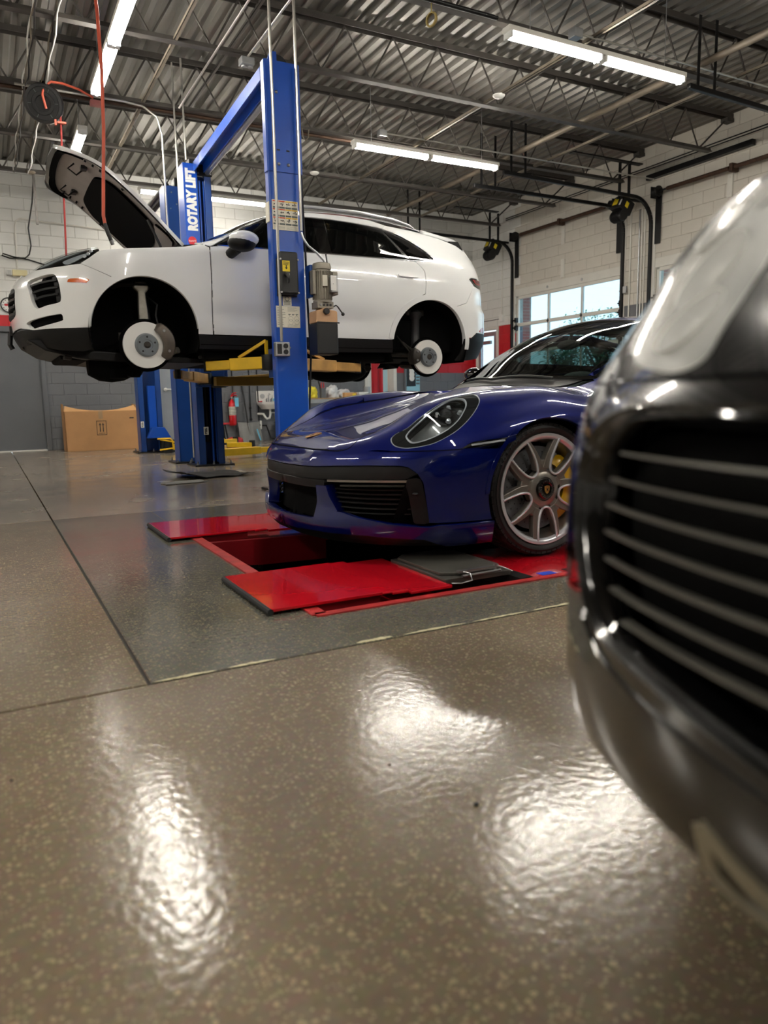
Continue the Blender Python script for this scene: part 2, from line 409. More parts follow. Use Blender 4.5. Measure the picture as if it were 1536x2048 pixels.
# ---- open-web joists
JY = [2.86, 4.59, 6.32, 8.05, 9.78, 11.51, 13.24]
ZB_, ZT_ = 4.40, 4.96
where = {2.86: 'roof joist over the black car and alignment bay', 4.59: 'roof joist above the blue car', 6.32: 'roof joist carrying the long strip light over the bay', 8.05: 'roof joist above the blue lift columns', 9.78: 'roof joist carrying the black hose reel', 11.51: 'roof joist just short of the last one by the back wall', 13.24: 'last roof joist before the white back wall'}
mt_ = mesh_of('chord', MB().box(XL, XR-.02, -.055, .055, -.0, .02).box(XL, XR-.02, -.055, -.047, -.045, 0).box(XL, XR-.02, .047, .055, -.045, 0), 'joist_steel')
mbt_ = mesh_of('chord', MB().box(XL, XR-.45, -.045, .045, -.012, 0).box(XL, XR-.45, -.02, -.012, 0, .04).box(XL, XR-.45, .012, .02, 0, .04), 'joist_steel')
rod1 = mesh_of('web_rod', MB().cyl((0, 0, ZB_+.01), (.305, 0, ZT_-.03), .011, n=6), 'joist_steel', True)
rod2 = mesh_of('web_rod', MB().cyl((.305, 0, ZT_-.03), (.61, 0, ZB_+.01), .011, n=6), 'joist_steel', True)
rode = mesh_of('web_rod', MB().cyl((0, 0, ZB_+.01), (.62, 0, ZT_-.03), .014, n=6), 'joist_steel', True)
seat = mesh_of('bearing_seat', MB().box(XR-.16, XR-.01, -.06, .06, ZT_-.10, ZT_-.045), 'joist_steel')
for y in JY:
    j = thing('roof_joist', 'dark steel open-web ' + where[y], 'joist', (2, y, ZB_), 'roof joists')
    T = lambda dx=0, dz=0: Matrix.Translation((dx, y, dz))
    inst('top_chord', mt_, T(0, ZT_), j); inst('bottom_chord', mbt_, T(0, ZB_), j); inst('bearing_seat', seat, T(), j)
    x = XR-.7-.61*(11 if y < 7 else 17)
    while x < XR-.8:
        inst('web_rod', rod1, T(x), j); inst('web_rod', rod2, T(x), j); x += .61
    inst('web_rod', rode, T(x), j)
# ---- bridging, pipes and conduit under the roof
def runp(name, label, cat, pts, r, m, n=8, group=None):
    return tag(obj(name, MB().tube(pts, r, n), m, smooth=True), label, cat, group)
def bar_y(x, z, y0, y1, lab, m='bridging', w_=.035):
    o = obj('bridging_bar', MB().box(x-w_/2, x+w_/2, y0, y1, z, z+.005).box(x-w_/2, x-w_/2+.005, y0, y1, z, z+.035), m)
    return tag(o, lab, 'bridging bar', 'joist bridging')
bar_y(5.79, ZB_-.006, 3, 13.3, 'rusty angle bar tying the joists across the two long strip lights')
bar_y(8.0, ZB_-.006, 3, 13.3, 'tan angle bar tying the joists on the garage door side')
bar_y(2.0, ZB_-.006, 3, 13.3, 'angle bar tying the joists beside the overhead lift beam')
bar_y(2.9, ZT_-.06, 3, 13.3, 'high angle bar under the deck above the lift column', 'joist_steel')
bar_y(6.65, ZT_-.06, 3, 13.3, 'high angle bar under the deck above the strip lights', 'joist_steel')
runp('gas_pipe', 'thick tan pipe running under the roof towards the back wall', 'pipe', [(7.45, 2.8, 4.47), (7.45, 13.6, 4.47)], .04, 'bridging', 12)
runp('conduit', 'bright conduit under the roof running towards the lettered column', 'conduit', [(2.40, 3, 4.36), (2.40, 8.0, 4.36), (2.40, 9.62, 4.36)], .011, 'conduit')
runp('conduit', 'bright conduit feeding the strip light over the bay from a small box', 'conduit', [(5.55, 6.14, 4.40), (9.4, 6.14, 4.40)], .011, 'conduit')
runp('conduit', 'bright conduit feeding the strip light beside the blue lift column', 'conduit', [(5.10, 9.43, 4.40), (10.3, 9.43, 4.40)], .011, 'conduit')
for x, y in ((5.55, 6.14), (5.10, 9.43)):
    tag(obj('junction_box', MB().box(x-.06, x+.05, y-.05, y+.05, 4.345, 4.43), 'galv', bevel=.006), 'small grey box on the conduit of the strip light '+('above the blue car' if y < 8 else 'beside the blue column'), 'electrical box', 'junction boxes')
tag(obj('junction_box', MB().box(2.66, 2.80, 7.95, 8.07, 4.29, 4.36).cyl((2.70, 8.01, 4.29), (2.70, 8.01, 4.27), .03).cyl((2.77, 8.01, 4.29), (2.77, 8.01, 4.27), .03), 'galv', bevel=.006), 'grey twin outlet box under the joist beside the blue column', 'electrical box')
runp('conduit', 'conduit running back from the twin outlet box under the joist', 'conduit', [(2.73, 4.0, 4.36), (2.73, 8.0, 4.36)], .011, 'conduit')
runp('conduit', 'pipe up the motor-side blue column that ends in the outlet box', 'conduit', [(2.285, 6.10, 1.31), (2.285, 6.10, 4.95)], .013, 'conduit')
runp('conduit', 'pipe up the motor-side blue column that ends in a curved motor cable', 'conduit', [(2.50, 6.10, 2.23), (2.50, 6.10, 4.95)], .013, 'conduit')
pts = [(2.50, 6.10, 2.22), (2.51, 6.09, 2.17), (2.55, 6.08, 2.11), (2.62, 6.07, 2.06), (2.68, 6.06, 2.0), (2.705, 6.05, 1.93), (2.71, 6.04, 1.87)]
runp('power_cable', 'grey cable curving from the column pipe to the hydraulic motor', 'cable', pts, .010, 'galv')
runp('conduit', 'thin conduit that bends down from the hose reel joist beside the lettered column', 'conduit', [(.6, 9.70, 4.36), (1.75, 9.70, 4.36), (1.98, 9.70, 4.34), (2.14, 9.70, 4.24), (2.19, 9.70, 4.05), (2.20, 9.70, 2.0)], .014, 'conduit')
runp('conduit', 'straight conduit behind the lettered column', 'conduit', [(2.36, 9.72, 4.9), (2.36, 9.72, .1)], .012, 'conduit')
runp('conduit', 'short conduit rising from the top of the lettered column', 'conduit', [(2.43, 9.56, 4.9), (2.43, 9.56, 3.75)], .012, 'conduit')
# old pipe along the joist that carries the hose reel
runp('air_pipe', 'dark iron air line strapped along the joist with the hose reel', 'pipe', [(-2, 9.87, 4.385), (6.2, 9.87, 4.385)], .022, 'rusty', 10)
runp('electrical_pipe', 'dark conduit leading into the strip light above the blue car', 'pipe', [(2.6, 6.2, 4.37), (4.62, 6.2, 4.37)], .02, 'black_steel', 10)
# ---- strip lights
mat('tube_dim', (255, 249, 238), .5, emit=TUBE*.45)  # output turned down so the wall behind does not burn out
def strip_light(p0, p1, label, two=True, mount=.12, glow='tube_glow'):
    if True: mount = 4.985-p0[2]-.07
    p0, p1 = Vector(p0), Vector(p1); t = thing('strip_light', label, 'ceiling light', p0, 'fluorescent strip lights')
    d = (p1-p0).normalized(); s = Vector((-d.y, d.x, 0)); L = (p1-p0).length; up = Vector((0, 0, 1))
    obj('housing', MB().obox(p0+up*.05, p1+up*.05, .115, .05), 'white_paint', t, bevel=.006)
    for k in range(2):
        a = p0+d*(L*k/2+.03); b = p0+d*(L*(k+1)/2-.03)
        for q in (-1, 1):
            obj('tube', MB().cyl(a+s*.034*q, b+s*.034*q, .019, n=10), glow, t, smooth=True)
        for e in (a, b):
            obj('lamp_holder', MB().obox(e-d*.012, e+d*.012, .115, .055).obox(e-d*.004+up*.0, e+d*.004, .03, .07), 'plastic_white', t)
    for k in (.12, .88):
        c = p0+d*L*k; obj('hanger', MB().cyl(c+up*.07, c+up*(.07+mount), .004, n=6), 'galv', t)
    return t
strip_light((4.66, 6.12, 4.20), (7.08, 6.12, 4.20), 'long strip light above the blue car, hung beside the garage door track')
strip_light((4.68, 9.51, 4.20), (7.10, 9.51, 4.20), 'long strip light just right of the blue lift column')
strip_light((1.38, 6.62, 4.20), (1.38, 9.18, 4.20), 'strip light pointing at the hose reel, crossed by the orange hose')
strip_light((1.38, 10.45, 4.20), (1.38, 12.9, 4.20), 'strip light hanging over the raised white hood')
strip_light((2.66, 13.85, 4.45), (4.98, 13.85, 4.45), 'strip light along the top of the white back wall', glow='tube_dim')
strip_light((4.66, 2.70, 4.20), (7.08, 2.70, 4.20), 'strip light above the front end of the alignment bay', True)
strip_light((1.38, 1.6, 4.20), (1.38, 4.1, 4.20), 'strip light over the concrete aisle in front of the hose', True)
strip_light((1.38, -3.2, 4.20), (1.38, -.7, 4.20), 'strip light over the far front end of the concrete aisle', True)
strip_light((4.66, -.9, 4.20), (7.08, -.9, 4.20), 'strip light above the body of the black car', True)
strip_light((-3.6, 4.2, 4.20), (-3.6, 6.7, 4.20), 'unseen strip light added to brighten the middle bay farthest from the garage doors', True)  # this row is added, never in view, to raise the light level
strip_light((-3.6, -.8, 4.20), (-3.6, 1.7, 4.20), 'unseen strip light added to brighten the front bay farthest from the garage doors', True)
strip_light((-3.6, 9.5, 4.20), (-3.6, 12, 4.20), 'unseen strip light added to brighten the rear bay farthest from the garage doors', True)
# ================================================================== DOORS, WINDOWS AND WALL FITTINGS
def garage_door(name, y0, y1):
    root_mb = MB(); X0, X1 = XR+.02, XR+.065
    rd = obj(name, MB().box(X0, X1, y0+.002, y0+.055, 0.02, 2.93).box(X0, X1, y1-.055, y1-.002, .02, 2.93), 'white_paint'); rd['kind'] = 'structure'
    zs = [2.93, 2.36, 1.79, 1.22, .65, .08]; 
    for i, z in enumerate(zs):
        h = .035 if 0 < i < 5 else .03
        obj('rail', MB().box(X0-.004, X1, y0+.055, y1-.055, z-h, z+h), 'white_paint', rd, bevel=.004)
    wdt = (y1-y0-.11)/3; pm = mesh_of('pane', MB().box(0, .006, 0, wdt-.05, 0, .50), 'pane_glass')
    for k in (1, 2):
        c = y0+.055+wdt*k; obj('stile', MB().box(X0-.002, X1, c-.025, c+.025, .1, 2.90), 'white_paint', rd, bevel=.004)
        for z in (2.36, 1.79):
            mb = MB(); mb.prism([(0, .05), (.018, .015), (.03, 0), (.018, -.015), (0, -.05), (-.018, -.015), (-.03, 0), (-.018, .015)], lambda u, v, h: (X0-.004-h, c+u, z+v), 0, .008); mb.cyl((X0-.02, c-.03, z), (X0-.02, c+.03, z), .007, n=8)
            obj('hinge', mb, 'black_steel', rd)
    for i in range(5):
        for k in range(3):
            M = Matrix.Translation((XR+.04, y0+.055+wdt*k+.025, zs[i+1]+.035)); inst('pane', pm, M, rd)
    # head board above the glass
    obj('head_board', MB().box(XR-.01, XR+.07, y0-.02, y1+.02, 2.96, 3.12), 'white_paint', rd, bevel=.008)
    for f in (.33, .66): obj('screw_plate', MB().cyl((XR-.012, y0+(y1-y0)*f, 3.03), (XR-.018, y0+(y1-y0)*f, 3.03), .028, n=10), 'galv', rd)
    # white jamb boards
    for yy in (y0-.10, y1+.02):
        obj('jamb_board', MB().box(XR-.025, XR-.002, yy, yy+.08, .02, 3.9), 'white_paint', rd, bevel=.004)
    for z in (2.46, 2.30, 1.86):
        for yy, s in ((y0, -1), (y1, 1)):
            obj('roller', MB().cyl((XR-.035, yy-.03*s, z), (XR-.035, yy+.05*s, z), .016, n=8).box(XR-.04, XR+.02, yy-.05, yy+.01, z-.05, z+.05), 'black_steel', rd)
    return rd
garage_door('door_1', 10.2, 13.24)
garage_door('door_2', 6.35, 9.40)
# vertical battens on the block above the first door
for z0, z1 in ((3.78, 4.12), (3.14, 3.50)):
    for yc in (11.75, 8.0):
        o = obj('batten', MB().box(XR-.03, XR-.001, yc-.045, yc+.045, z0, z1).cyl((XR-.035, yc, z0+.05), (XR-.03, yc, z0+.05), .012, n=8).cyl((XR-.035, yc, z1-.05), (XR-.03, yc, z1-.05), .012, n=8), 'white_paint', bevel=.003)
        tag(o, ('upper' if z0 > 3.6 else 'lower') + ' white batten on the blocks above the ' + ('first garage door by the corner' if yc > 10 else 'second garage door'), 'batten', 'battens above the doors')
# tracks
def track(y, z, x_end, lab):
    pts = [(XR-.05, y, .02), (XR-.05, y, 3.68)]
    for k in range(1, 9):
        a = PI/2*k/8; pts.append((XR-.05-.42*(1-math.cos(a)), y, 3.68+.42*math.sin(a)))
    pts.append((x_end, y, z)); 
    mb = MB(); n = len(pts); wd, dp = .03, .045
    for i in range(n-1): mb.obox(pts[i], pts[i+1], .055, .05, up=(0, 1, 0) if i < 1 else (0, 1, 0))
    t = thing('door_track', lab, 'door track', (XR-.05, y, 0), 'garage door tracks')
    obj('rail', mb, 'black_steel', t, bevel=.006)
    for xx in ((x_end+.15),):
        obj('hanger', MB().box(xx-.02, xx+.02, y-.004, y+.004, z, ZT_-.05).box(xx+.25, xx+.29, y-.004, y+.004, z, ZT_-.05), 'black_steel', t)
    for z_ in (.6, 1.4, 2.2, 3.0): obj('bracket', MB().box(XR-.05, XR-.002, y-.006, y+.03, z_-.03, z_+.03), 'galv', t)
    return t
track(10.13, 4.12, 7.1, 'black door track of the first door, beside the pier')
track(13.32, 4.12, 7.6, 'black door track of the first door, by the corner')
track(9.50, 4.16, 7.2, 'black door track of the second door, beside the pier')
track(6.10, 4.16, 7.15, 'black door track of the second door, ending by the near strip light')
def torsion(y0, y1, z, lab):
    t = thing('torsion_bar', lab, 'torsion bar', (XR-.14, (y0+y1)/2, z), 'garage door torsion bars')
    obj('shaft', MB().cyl((XR-.14, y0, z), (XR-.14, y1, z), .016, n=10), 'black_steel', t, smooth=True)
    mb = MB(); c = (y0+y1)/2
    for a, b in ((c-1.22, c-.05), (c+.05, c+1.22)):
        n = 60; prof = []
        for i in range(n+1): prof.append((.030+(.004 if i % 2 else 0), a+(b-a)*i/n))
        mb.lathe([(0, a)]+prof+[(0, b)], (XR-.14, 0, z), (0, 1, 0), 12)
    obj('spring', mb, 'rusty', t, smooth=True)
    obj('centre_bracket', MB().box(XR-.18, XR-.023, c-.03, c+.03, z-.06, z+.06), 'rusty', t, bevel=.005)
    for e, s in ((y0, -1), (y1, 1)):
        obj('cable_drum', MB().lathe([(0, -.05), (.085, -.05), (.09, -.03), (.07, -.01), (.07, .03), (.085, .05), (0, .05)], (XR-.14, e-.06*s, z), (0, 1, 0), 18), 'black_steel', t, smooth=True)
        obj('end_plate', MB().box(XR-.22, XR-.023, e-.008, e+.008, z-.10, z+.08).box(XR-.034, XR-.023, e-.06, e+.06, 3.35, z+.08), 'black_steel', t)
    return t
torsion(10.25, 13.20, 4.19, 'rusty torsion spring bar above the first garage door')
torsion(6.40, 9.37, 4.17, 'dark torsion spring bar above the second garage door')
def opener(y, lab):
    t = thing('door_opener', lab, 'door opener', (XR-.4, y, 4.0), 'garage door openers')
    Mx = Matrix.Translation((XR-.42, y, 3.98)) @ Matrix.Rotation(R(28), 4, 'Y')
    def P_(name, mb, m, **k): mb.xform(Mx); return obj(name, mb, m, t, **k)
    P_('casing', MB().box(-.16, .12, -.12, .12, -.10, .14), 'plastic_black', bevel=.015)
    P_('motor', MB().lathe([(0, -.13), (.085, -.13), (.095, -.10), (.095, .10), (.08, .13), (0, .13)], (-.02, 0, -.17), (0, 1, 0), 18), 'plastic_black', smooth=True)
    for k in range(7): P_('cooling_fin', MB().lathe([(.094, -.006), (.105, -.006), (.105, .006), (.094, .006)], (-.02, -.08+.027*k, -.17), (0, 1, 0), 16), 'black_steel')
    P_('warning_label', MB().box(-.162, -.160, -.02, .09, -.03, .10), 'yellow_label')
    P_('white_label', MB().box(-.163, -.161, -.11, -.075, -.06, .05), 'plastic_white')
    P_('side_label', MB().box(-.07, .0, -.1225, -.1205, -.03, .07), 'yellow_label')
    P_('sprocket', MB().lathe([(0, -.01), (.07, -.01), (.075, 0), (.07, .01), (0, .01)], (.02, .14, .04), (0, 1, 0), 20), 'black_steel')
    obj('bracket', MB().box(XR-.55, XR-.005, y-.02, y+.02, 4.12, 4.16).box(XR-.30, XR-.27, y-.02, y+.02, 4.12, 4.72).box(XR-.52, XR-.49, y-.02, y+.02, 4.12, 4.72), 'black_steel', t)
    return t
opener(9.80, 'black door opener motor with yellow label on the pier between the garage doors')
opener(13.52, 'black door opener motor with yellow label by the back corner')
tag(obj('steel_angle', MB().box(XR-1.6, XR-.02, 9.80-.05, 9.80+.05, 4.73, 4.75), 'black_steel'), 'black steel angle over the opener on the pier', 'steel angle', None)
tag(obj('steel_angle', MB().box(XR-.10, XR-.02, 7.6, 9.6, 4.42, 4.50), 'black_steel'), 'black steel angle running above the second garage door', 'steel angle', None)
tag(obj('steel_angle', MB().box(XR-1.4, XR-.3, 13.47, 13.57, 4.74, 4.76), 'black_steel'), 'short black steel angle above the corner door opener', 'steel angle', None)
# conduits on the pier between the doors
for i, (yy, m) in enumerate(((9.66, 'white_paint'), (9.72, 'white_paint'), (9.78, 'galv'), (9.98, 'white_paint'))):
    runp('conduit', ('white', 'second white', 'bare grey', 'lone white')[i]+' upright conduit on the pier between the garage doors', 'conduit', [(XR-.02, yy, .02), (XR-.02, yy, 4.0)], .013, m, 8, 'pier conduits')
tag(obj('door_sensor', MB().box(XR-.06, XR-.03, 10.02, 10.10, 2.62, 2.74).box(XR-.05, XR-.045, 10.08, 10.2, 2.66, 2.68), 'galv', bevel=.004), 'small grey sensor bracket on the pier beside the door track', 'sensor')
for z in (4.62, 4.66): runp('conduit', ('upper' if z > 4.63 else 'lower')+' thin conduit running along the top of the garage door wall', 'conduit', [(XR-.012, 6.0, z), (XR-.012, 13.6, z)], .009, 'black_steel', 6, 'wall conduits')
runp('conduit', 'white conduit dropping to a switch box by the corner', 'conduit', [(XR-.02, 13.72, 2.62), (XR-.02, 13.72, 4.2)], .012, 'white_paint')
tag(obj('switch_box', MB().box(XR-.06, XR-.002, 13.66, 13.78, 2.48, 2.64), 'plastic_white', bevel=.006), 'white switch box on the wall above the red paint', 'electrical box')
runp('conduit', 'thin black cable clipped along the corner wall', 'conduit', [(XR-.01, 13.8, 2.55), (XR-.01, 14.88, 2.55)], .007, 'black_steel', 6)
# exterior brick jambs of the door openings, seen through the glass
def brick_jamb(y, z1, lab, sgn=1):
    base = obj('brick_jamb', MB().box(XR+.08, XR+.44, min(y, y+.2*sgn)+.006*sgn, max(y, y+.2*sgn)+.006*sgn, -.1, z1), 'brick_mortar'); base['kind'] = 'structure'
    base.name = lab
    bm1 = mesh_of('brick', MB().box(0, .195, 0, .05, 0, .060), 'brick'); bm2 = mesh_of('brick', MB().box(0, .092, 0, .05, 0, .060), 'brick')
    z = .03; c = 0
    while z < z1-.05:
        xs = [(0, bm1), (.205, bm2)] if c % 2 else [(0, bm2), (.102, bm1)]
        for xo, me in xs: inst('brick', me, Matrix.Translation((XR+.09+xo+.01, y-(.05 if sgn < 0 else 0)+.0*sgn, z)), base)
        z += .07; c += 1
brick_jamb(13.26, 3.4, 'trim_1')
brick_jamb(9.42, 3.4, 'trim_2')
tag(obj('outside_ground', MB().box(XR+.3, 60, -30, 60, -.3, -.125), 'asphalt'), 'grey asphalt outside the garage doors', 'ground', kind='stuff')
def tree(x, y, h, lab):
    t = thing('tree', lab, 'tree', (x, y, -.1), 'trees outside'); mb = MB(); mb.tube([(x, y, -.1), (x+.1, y, h*.4), (x, y+.1, h*.7)], [.16, .12, .05], 8)
    lf = MB()
    for i in range(70):
        a = random.uniform(0, 2*PI); r = random.uniform(.2, 1)*h*.34; z = h*(.5+.5*random.random()**.8)
        q = (x+math.cos(a)*r, y+math.sin(a)*r, z); mb.tube([(x, y, h*random.uniform(.3, .6)), q], [.035, .008], 5)
        for k in range(22):
            d = Vector((random.gauss(0, .22), random.gauss(0, .22), random.gauss(0, .18)))
            p = Vector(q)+d; u = Vector((random.gauss(0, 1), random.gauss(0, 1), random.gauss(0, 1))).normalized()*.09; v = u.orthogonal().normalized()*.05
            lf.add([p-u, p+v, p+u, p-v], [(0, 1, 2, 3)])
    obj('trunk', mb, 'bark', t, smooth=True); fo = obj('foliage', lf, 'leaf', t, fix=False); fo['kind'] = 'stuff'
tree(27.5, 28.2, 4.8, 'round tree outside seen through the right pane of the garage door')
tree(29, 32.5, 3.9, 'lower tree outside seen through the middle pane of the garage door')
tree(32, 26, 4.3, 'tree outside seen through the windows of the blue car')
# ---- glazed man door beside the corner
d3 = obj('door_3', MB().box(XR-.02, XR+.05, 13.86, 13.93, 0.01, 2.4).box(XR-.02, XR+.05, 14.65, 14.72, .01, 2.4).box(XR-.02, XR+.05, 13.93, 14.65, 2.33, 2.4), 'white_paint'); d3['kind'] = 'structure'
obj('glazed_leaf_frame', MB().box(XR+.0, XR+.04, 13.94, 14.04, .02, 2.30).box(XR, XR+.04, 14.54, 14.64, .02, 2.30).box(XR, XR+.04, 14.04, 14.54, .02, .28).box(XR, XR+.04, 14.04, 14.54, 2.2, 2.30).box(XR, XR+.04, 14.04, 14.54, 1.0, 1.1), 'galv', d3)
for z0, z1 in ((.28, 1.0), (1.1, 2.2)): obj('pane', MB().box(XR+.018, XR+.024, 14.04, 14.54, z0, z1), 'pane_glass', d3)
obj('door_closer', MB().box(XR-.06, XR, 14.1, 14.45, 2.02, 2.10), 'galv', d3, bevel=.01)
# ---- doors in the back wall
d4 = obj('door_4', MB().box(-1.0, .94, YB+.03, YB+.09, .02, 2.10), 'door_grey'); d4['kind'] = 'structure'
obj('door_frame', MB().box(.94, 1.03, YB-.04, YB+.1, .0, 2.20).box(-1.0, .94, YB-.04, YB+.1, 2.11, 2.20), 'door_grey', d4, bevel=.01)
obj('door_sill', MB().box(-1.0, .94, YB-.02, YB+.1, .0, .018), 'plastic_white', d4)
obj('backing', MB().box(-1.1, 1.1, YB+.12, YB+.16, 0, 2.5), 'dark_concrete', d4)
obj('lock', MB().cyl((.2, YB+.03, 1.1), (.2, YB+.015, 1.1), .02), 'galv', d4)
d5 = obj('door_5', MB().box(3.06, 3.90, YB+.02, YB+.07, .02, 2.12), 'door_bluegrey'); d5['kind'] = 'structure'
obj('door_frame', MB().box(3.0, 3.06, YB-.03, YB+.09, 0, 2.2).box(3.90, 3.95, YB-.03, YB+.09, 0, 2.2).box(3.06, 3.90, YB-.03, YB+.09, 2.12, 2.2), 'door_bluegrey', d5, bevel=.008)
mb = MB(); mb.cyl((3.14, YB+.02, 1.08), (3.14, YB-.01, 1.08), .035, n=16); mb.cyl((3.14, YB-.01, 1.08), (3.14, YB-.06, 1.08), .014, n=10); mb.tube([(3.14, YB-.06, 1.08), (3.2, YB-.065, 1.08), (3.27, YB-.055, 1.075)], [.014, .013, .010], 10)
obj('lever_handle', mb, 'plastic_white', d5, smooth=True)
obj('backing', MB().box(2.9, 4.05, YB+.12, YB+.16, 0, 2.3), 'dark_concrete', d5)
# open doorway to the bright room by the bench
d6 = obj('door_6', MB().box(7.50, 7.56, YB-.03, YB+.19, 0, 2.2).box(8.22, 8.30, YB-.03, YB+.19, 0, 2.2).box(7.56, 8.22, YB-.03, YB+.19, 2.12, 2.2), 'white_paint'); d6['kind'] = 'structure'
obj('far_wall', MB().box(7.0, 9.2, YB+1.2, YB+1.25, 0, 2.6).box(7.0, 7.05, YB+.2, YB+1.2, 0, 2.6).box(9.15, 9.2, YB+.2, YB+1.2, 0, 2.6).box(7.0, 9.2, YB+.2, YB+1.25, 2.55, 2.6).box(7.0, 9.2, YB+.2, YB+1.25, -.1, 0), 'white_paint', d6)
obj('leaf', MB().box(7.90, 7.95, YB-.02, YB+.05, .02, 2.1).box(7.78, 8.02, YB+.20, YB+.22, .05, 2.0), 'block_red', d6)
mat('pale_blue', (150, 205, 220), .5)
mat('screen_blue', (186, 228, 240), .5)
obj('blue_leaf', MB().box(8.03, 8.16, YB+.15, YB+.19, .02, 2.1), 'screen_blue', d6)
obj('bright_leaf', MB().box(7.58, 7.74, YB+.15, YB+.19, .02, 2.1), 'plastic_white', d6)
lamp = thing('room_lamp', 'ceiling lamp of the bright room behind the doorway', 'ceiling light', (8.0, YB+.7, 2.5)); obj('diffuser', MB().box(7.7, 8.3, YB+.55, YB+.85, 2.47, 2.5), mat('lamp_glow', (255, 250, 240), .5, emit=9), lamp); obj('rim', MB().box(7.67, 8.33, YB+.52, YB+.88, 2.5, 2.53), 'white_paint', lamp)
# ================================================================== TWO-POST LIFTS
mat('lift_blue', (6, 72, 172), .32, coat=.3, noise=.10, nscale=3)
mat('lift_navy', (14, 62, 132), .4, coat=.2, noise=.15, nscale=3)
mat('arm_yellow', (226, 182, 22), .4, noise=.12, nscale=9)
mat('arm_worn', (206, 160, 92), .5, noise=.3, nscale=7)
mat('arm_dull', (140, 108, 24), .5, noise=.2, nscale=6)
mat('steel', (150, 150, 150), .35, metal=.9, noise=.2)
mat('paper', (226, 222, 206), .6, noise=.05, nscale=20)
mat('print_black', (24, 24, 26), .6)
mat('print_grey', (96, 104, 100), .6)
mat('label_orange', (208, 84, 48), .6)
mat('label_yellow', (226, 178, 40), .6)
mat('red_logo', (196, 30, 44), .5)
mat('motor_grey', (140, 134, 122), .45, metal=.3, noise=.2, nscale=14)
mat('tank_tan', (196, 156, 118), .5, noise=.1)
def column(root, x0, x1, y0, y1, z1, face, m, name='column', ext=None, plate=True, dark='black_steel'):
    # steel C-section, open towards +Y (face=1) or -Y (face=-1); y0 is the side nearer the camera
    t = .012; mb = MB()
    back = (y0, y0+t) if face > 0 else (y1-t, y1); lip = (y1-t, y1) if face > 0 else (y0, y0+t)
    mb.box(x0, x1, *back, 0.02, z1); mb.box(x0, x0+t, y0, y1, .02, z1); mb.box(x1-t, x1, y0, y1, .02, z1)
    mb.box(x0, x0+.085, *lip, .02, z1); mb.box(x1-.085, x1, *lip, .02, z1)
    c = obj(name, mb, m, root, bevel=.004, fix=False)
    if plate:
        p = obj('base_plate', MB().box(x0-.08, x1+.10, y0-.09, y1+.09, 0, .02), 'black_steel', c, bevel=.003)
        for bx, by in ((x0-.04, y0-.05), (x1+.06, y0-.05), ((x0+x1)/2, y0-.05), (x0-.04, y1+.05), (x1+.06, y1+.05)):
            obj('anchor_bolt', MB().cyl((bx, by, .02), (bx, by, .036), .017, n=6).cyl((bx, by, .03), (bx, by, .065), .009, n=8), 'steel', c)
    return c
L1 = thing('two_post_lift', 'blue two-post lift holding up the white car, hydraulic motor on its near column', 'car lift', (2.4, 6.3, 0), 'two-post lifts')
def folded(x0, x1, y0, z0, z1):
    # folded sheet column: shallow pan towards the viewer, narrower channel behind, open to the car
    t = .010; pts = [(x0+.125, y0+.33), (x0+.125, y0+.10), (x0, y0+.085), (x0, y0+.012), (x0+.012, y0), (x1-.012, y0), (x1, y0+.012), (x1, y0+.10), (x1-.01, y0+.12), (x1-.01, y0+.33)]
    n = len(pts); c = ((x0+x1)/2, y0+.2); inn = [(x+(t if x < c[0] else -t), max(y, y0+t)) for x, y in pts]
    vs = [(x, y, z) for z in (z0, z1) for x, y in pts+inn[::-1]]; m = 2*n
    return MB().add(vs, [tuple(range(m-1, -1, -1)), tuple(range(m, 2*m))]+[(i, (i+1) % m, m+(i+1) % m, m+i) for i in range(m)])
nc = obj('column', folded(2.245, 2.54, 6.15, .02, 2.74), 'lift_blue', L1)
obj('base_plate', MB().box(2.20, 2.64, 6.08, 6.56, 0, .02), 'black_steel', nc, bevel=.003)
for bx, by in ((2.23, 6.11), (2.40, 6.11), (2.60, 6.11), (2.60, 6.52)): obj('anchor_bolt', MB().cyl((bx, by, .02), (bx, by, .036), .017, n=6).cyl((bx, by, .03), (bx, by, .065), .009, n=8), 'steel', nc)
# taller sleeve on top of the near column
sl = obj('column_sleeve', folded(2.236, 2.549, 6.14, 2.70, 3.56), 'lift_blue', L1)
for x, z in ((2.335, 2.76), (2.42, 2.76), (2.335, 3.32), (2.30, 3.40)):
    obj('bolt', MB().lathe([(0, .010), (.008, .009), (.013, .004), (.014, 0)], (x, 6.14, z), (0, -1, 0), 10), 'steel', sl, smooth=True)
for x in (2.335, 2.42): obj('slot', MB().box(x-.014, x+.014, 6.137, 6.1398, 2.865, 2.877), 'print_black', sl)
obj('sheave', MB().lathe([(0, -.02), (.10, -.02), (.105, -.012), (.09, 0), (.105, .012), (.10, .02), (0, .02)], (2.43, 6.36, 3.60), (0, 1, 0), 24), 'black_steel', L1, smooth=True)
obj('gusset', MB().prism([(2.30, 3.55), (2.36, 3.70), (2.41, 3.70), (2.41, 3.55)], lambda u, v, h: (u, h, v), 6.30, 6.34), 'lift_blue', L1)
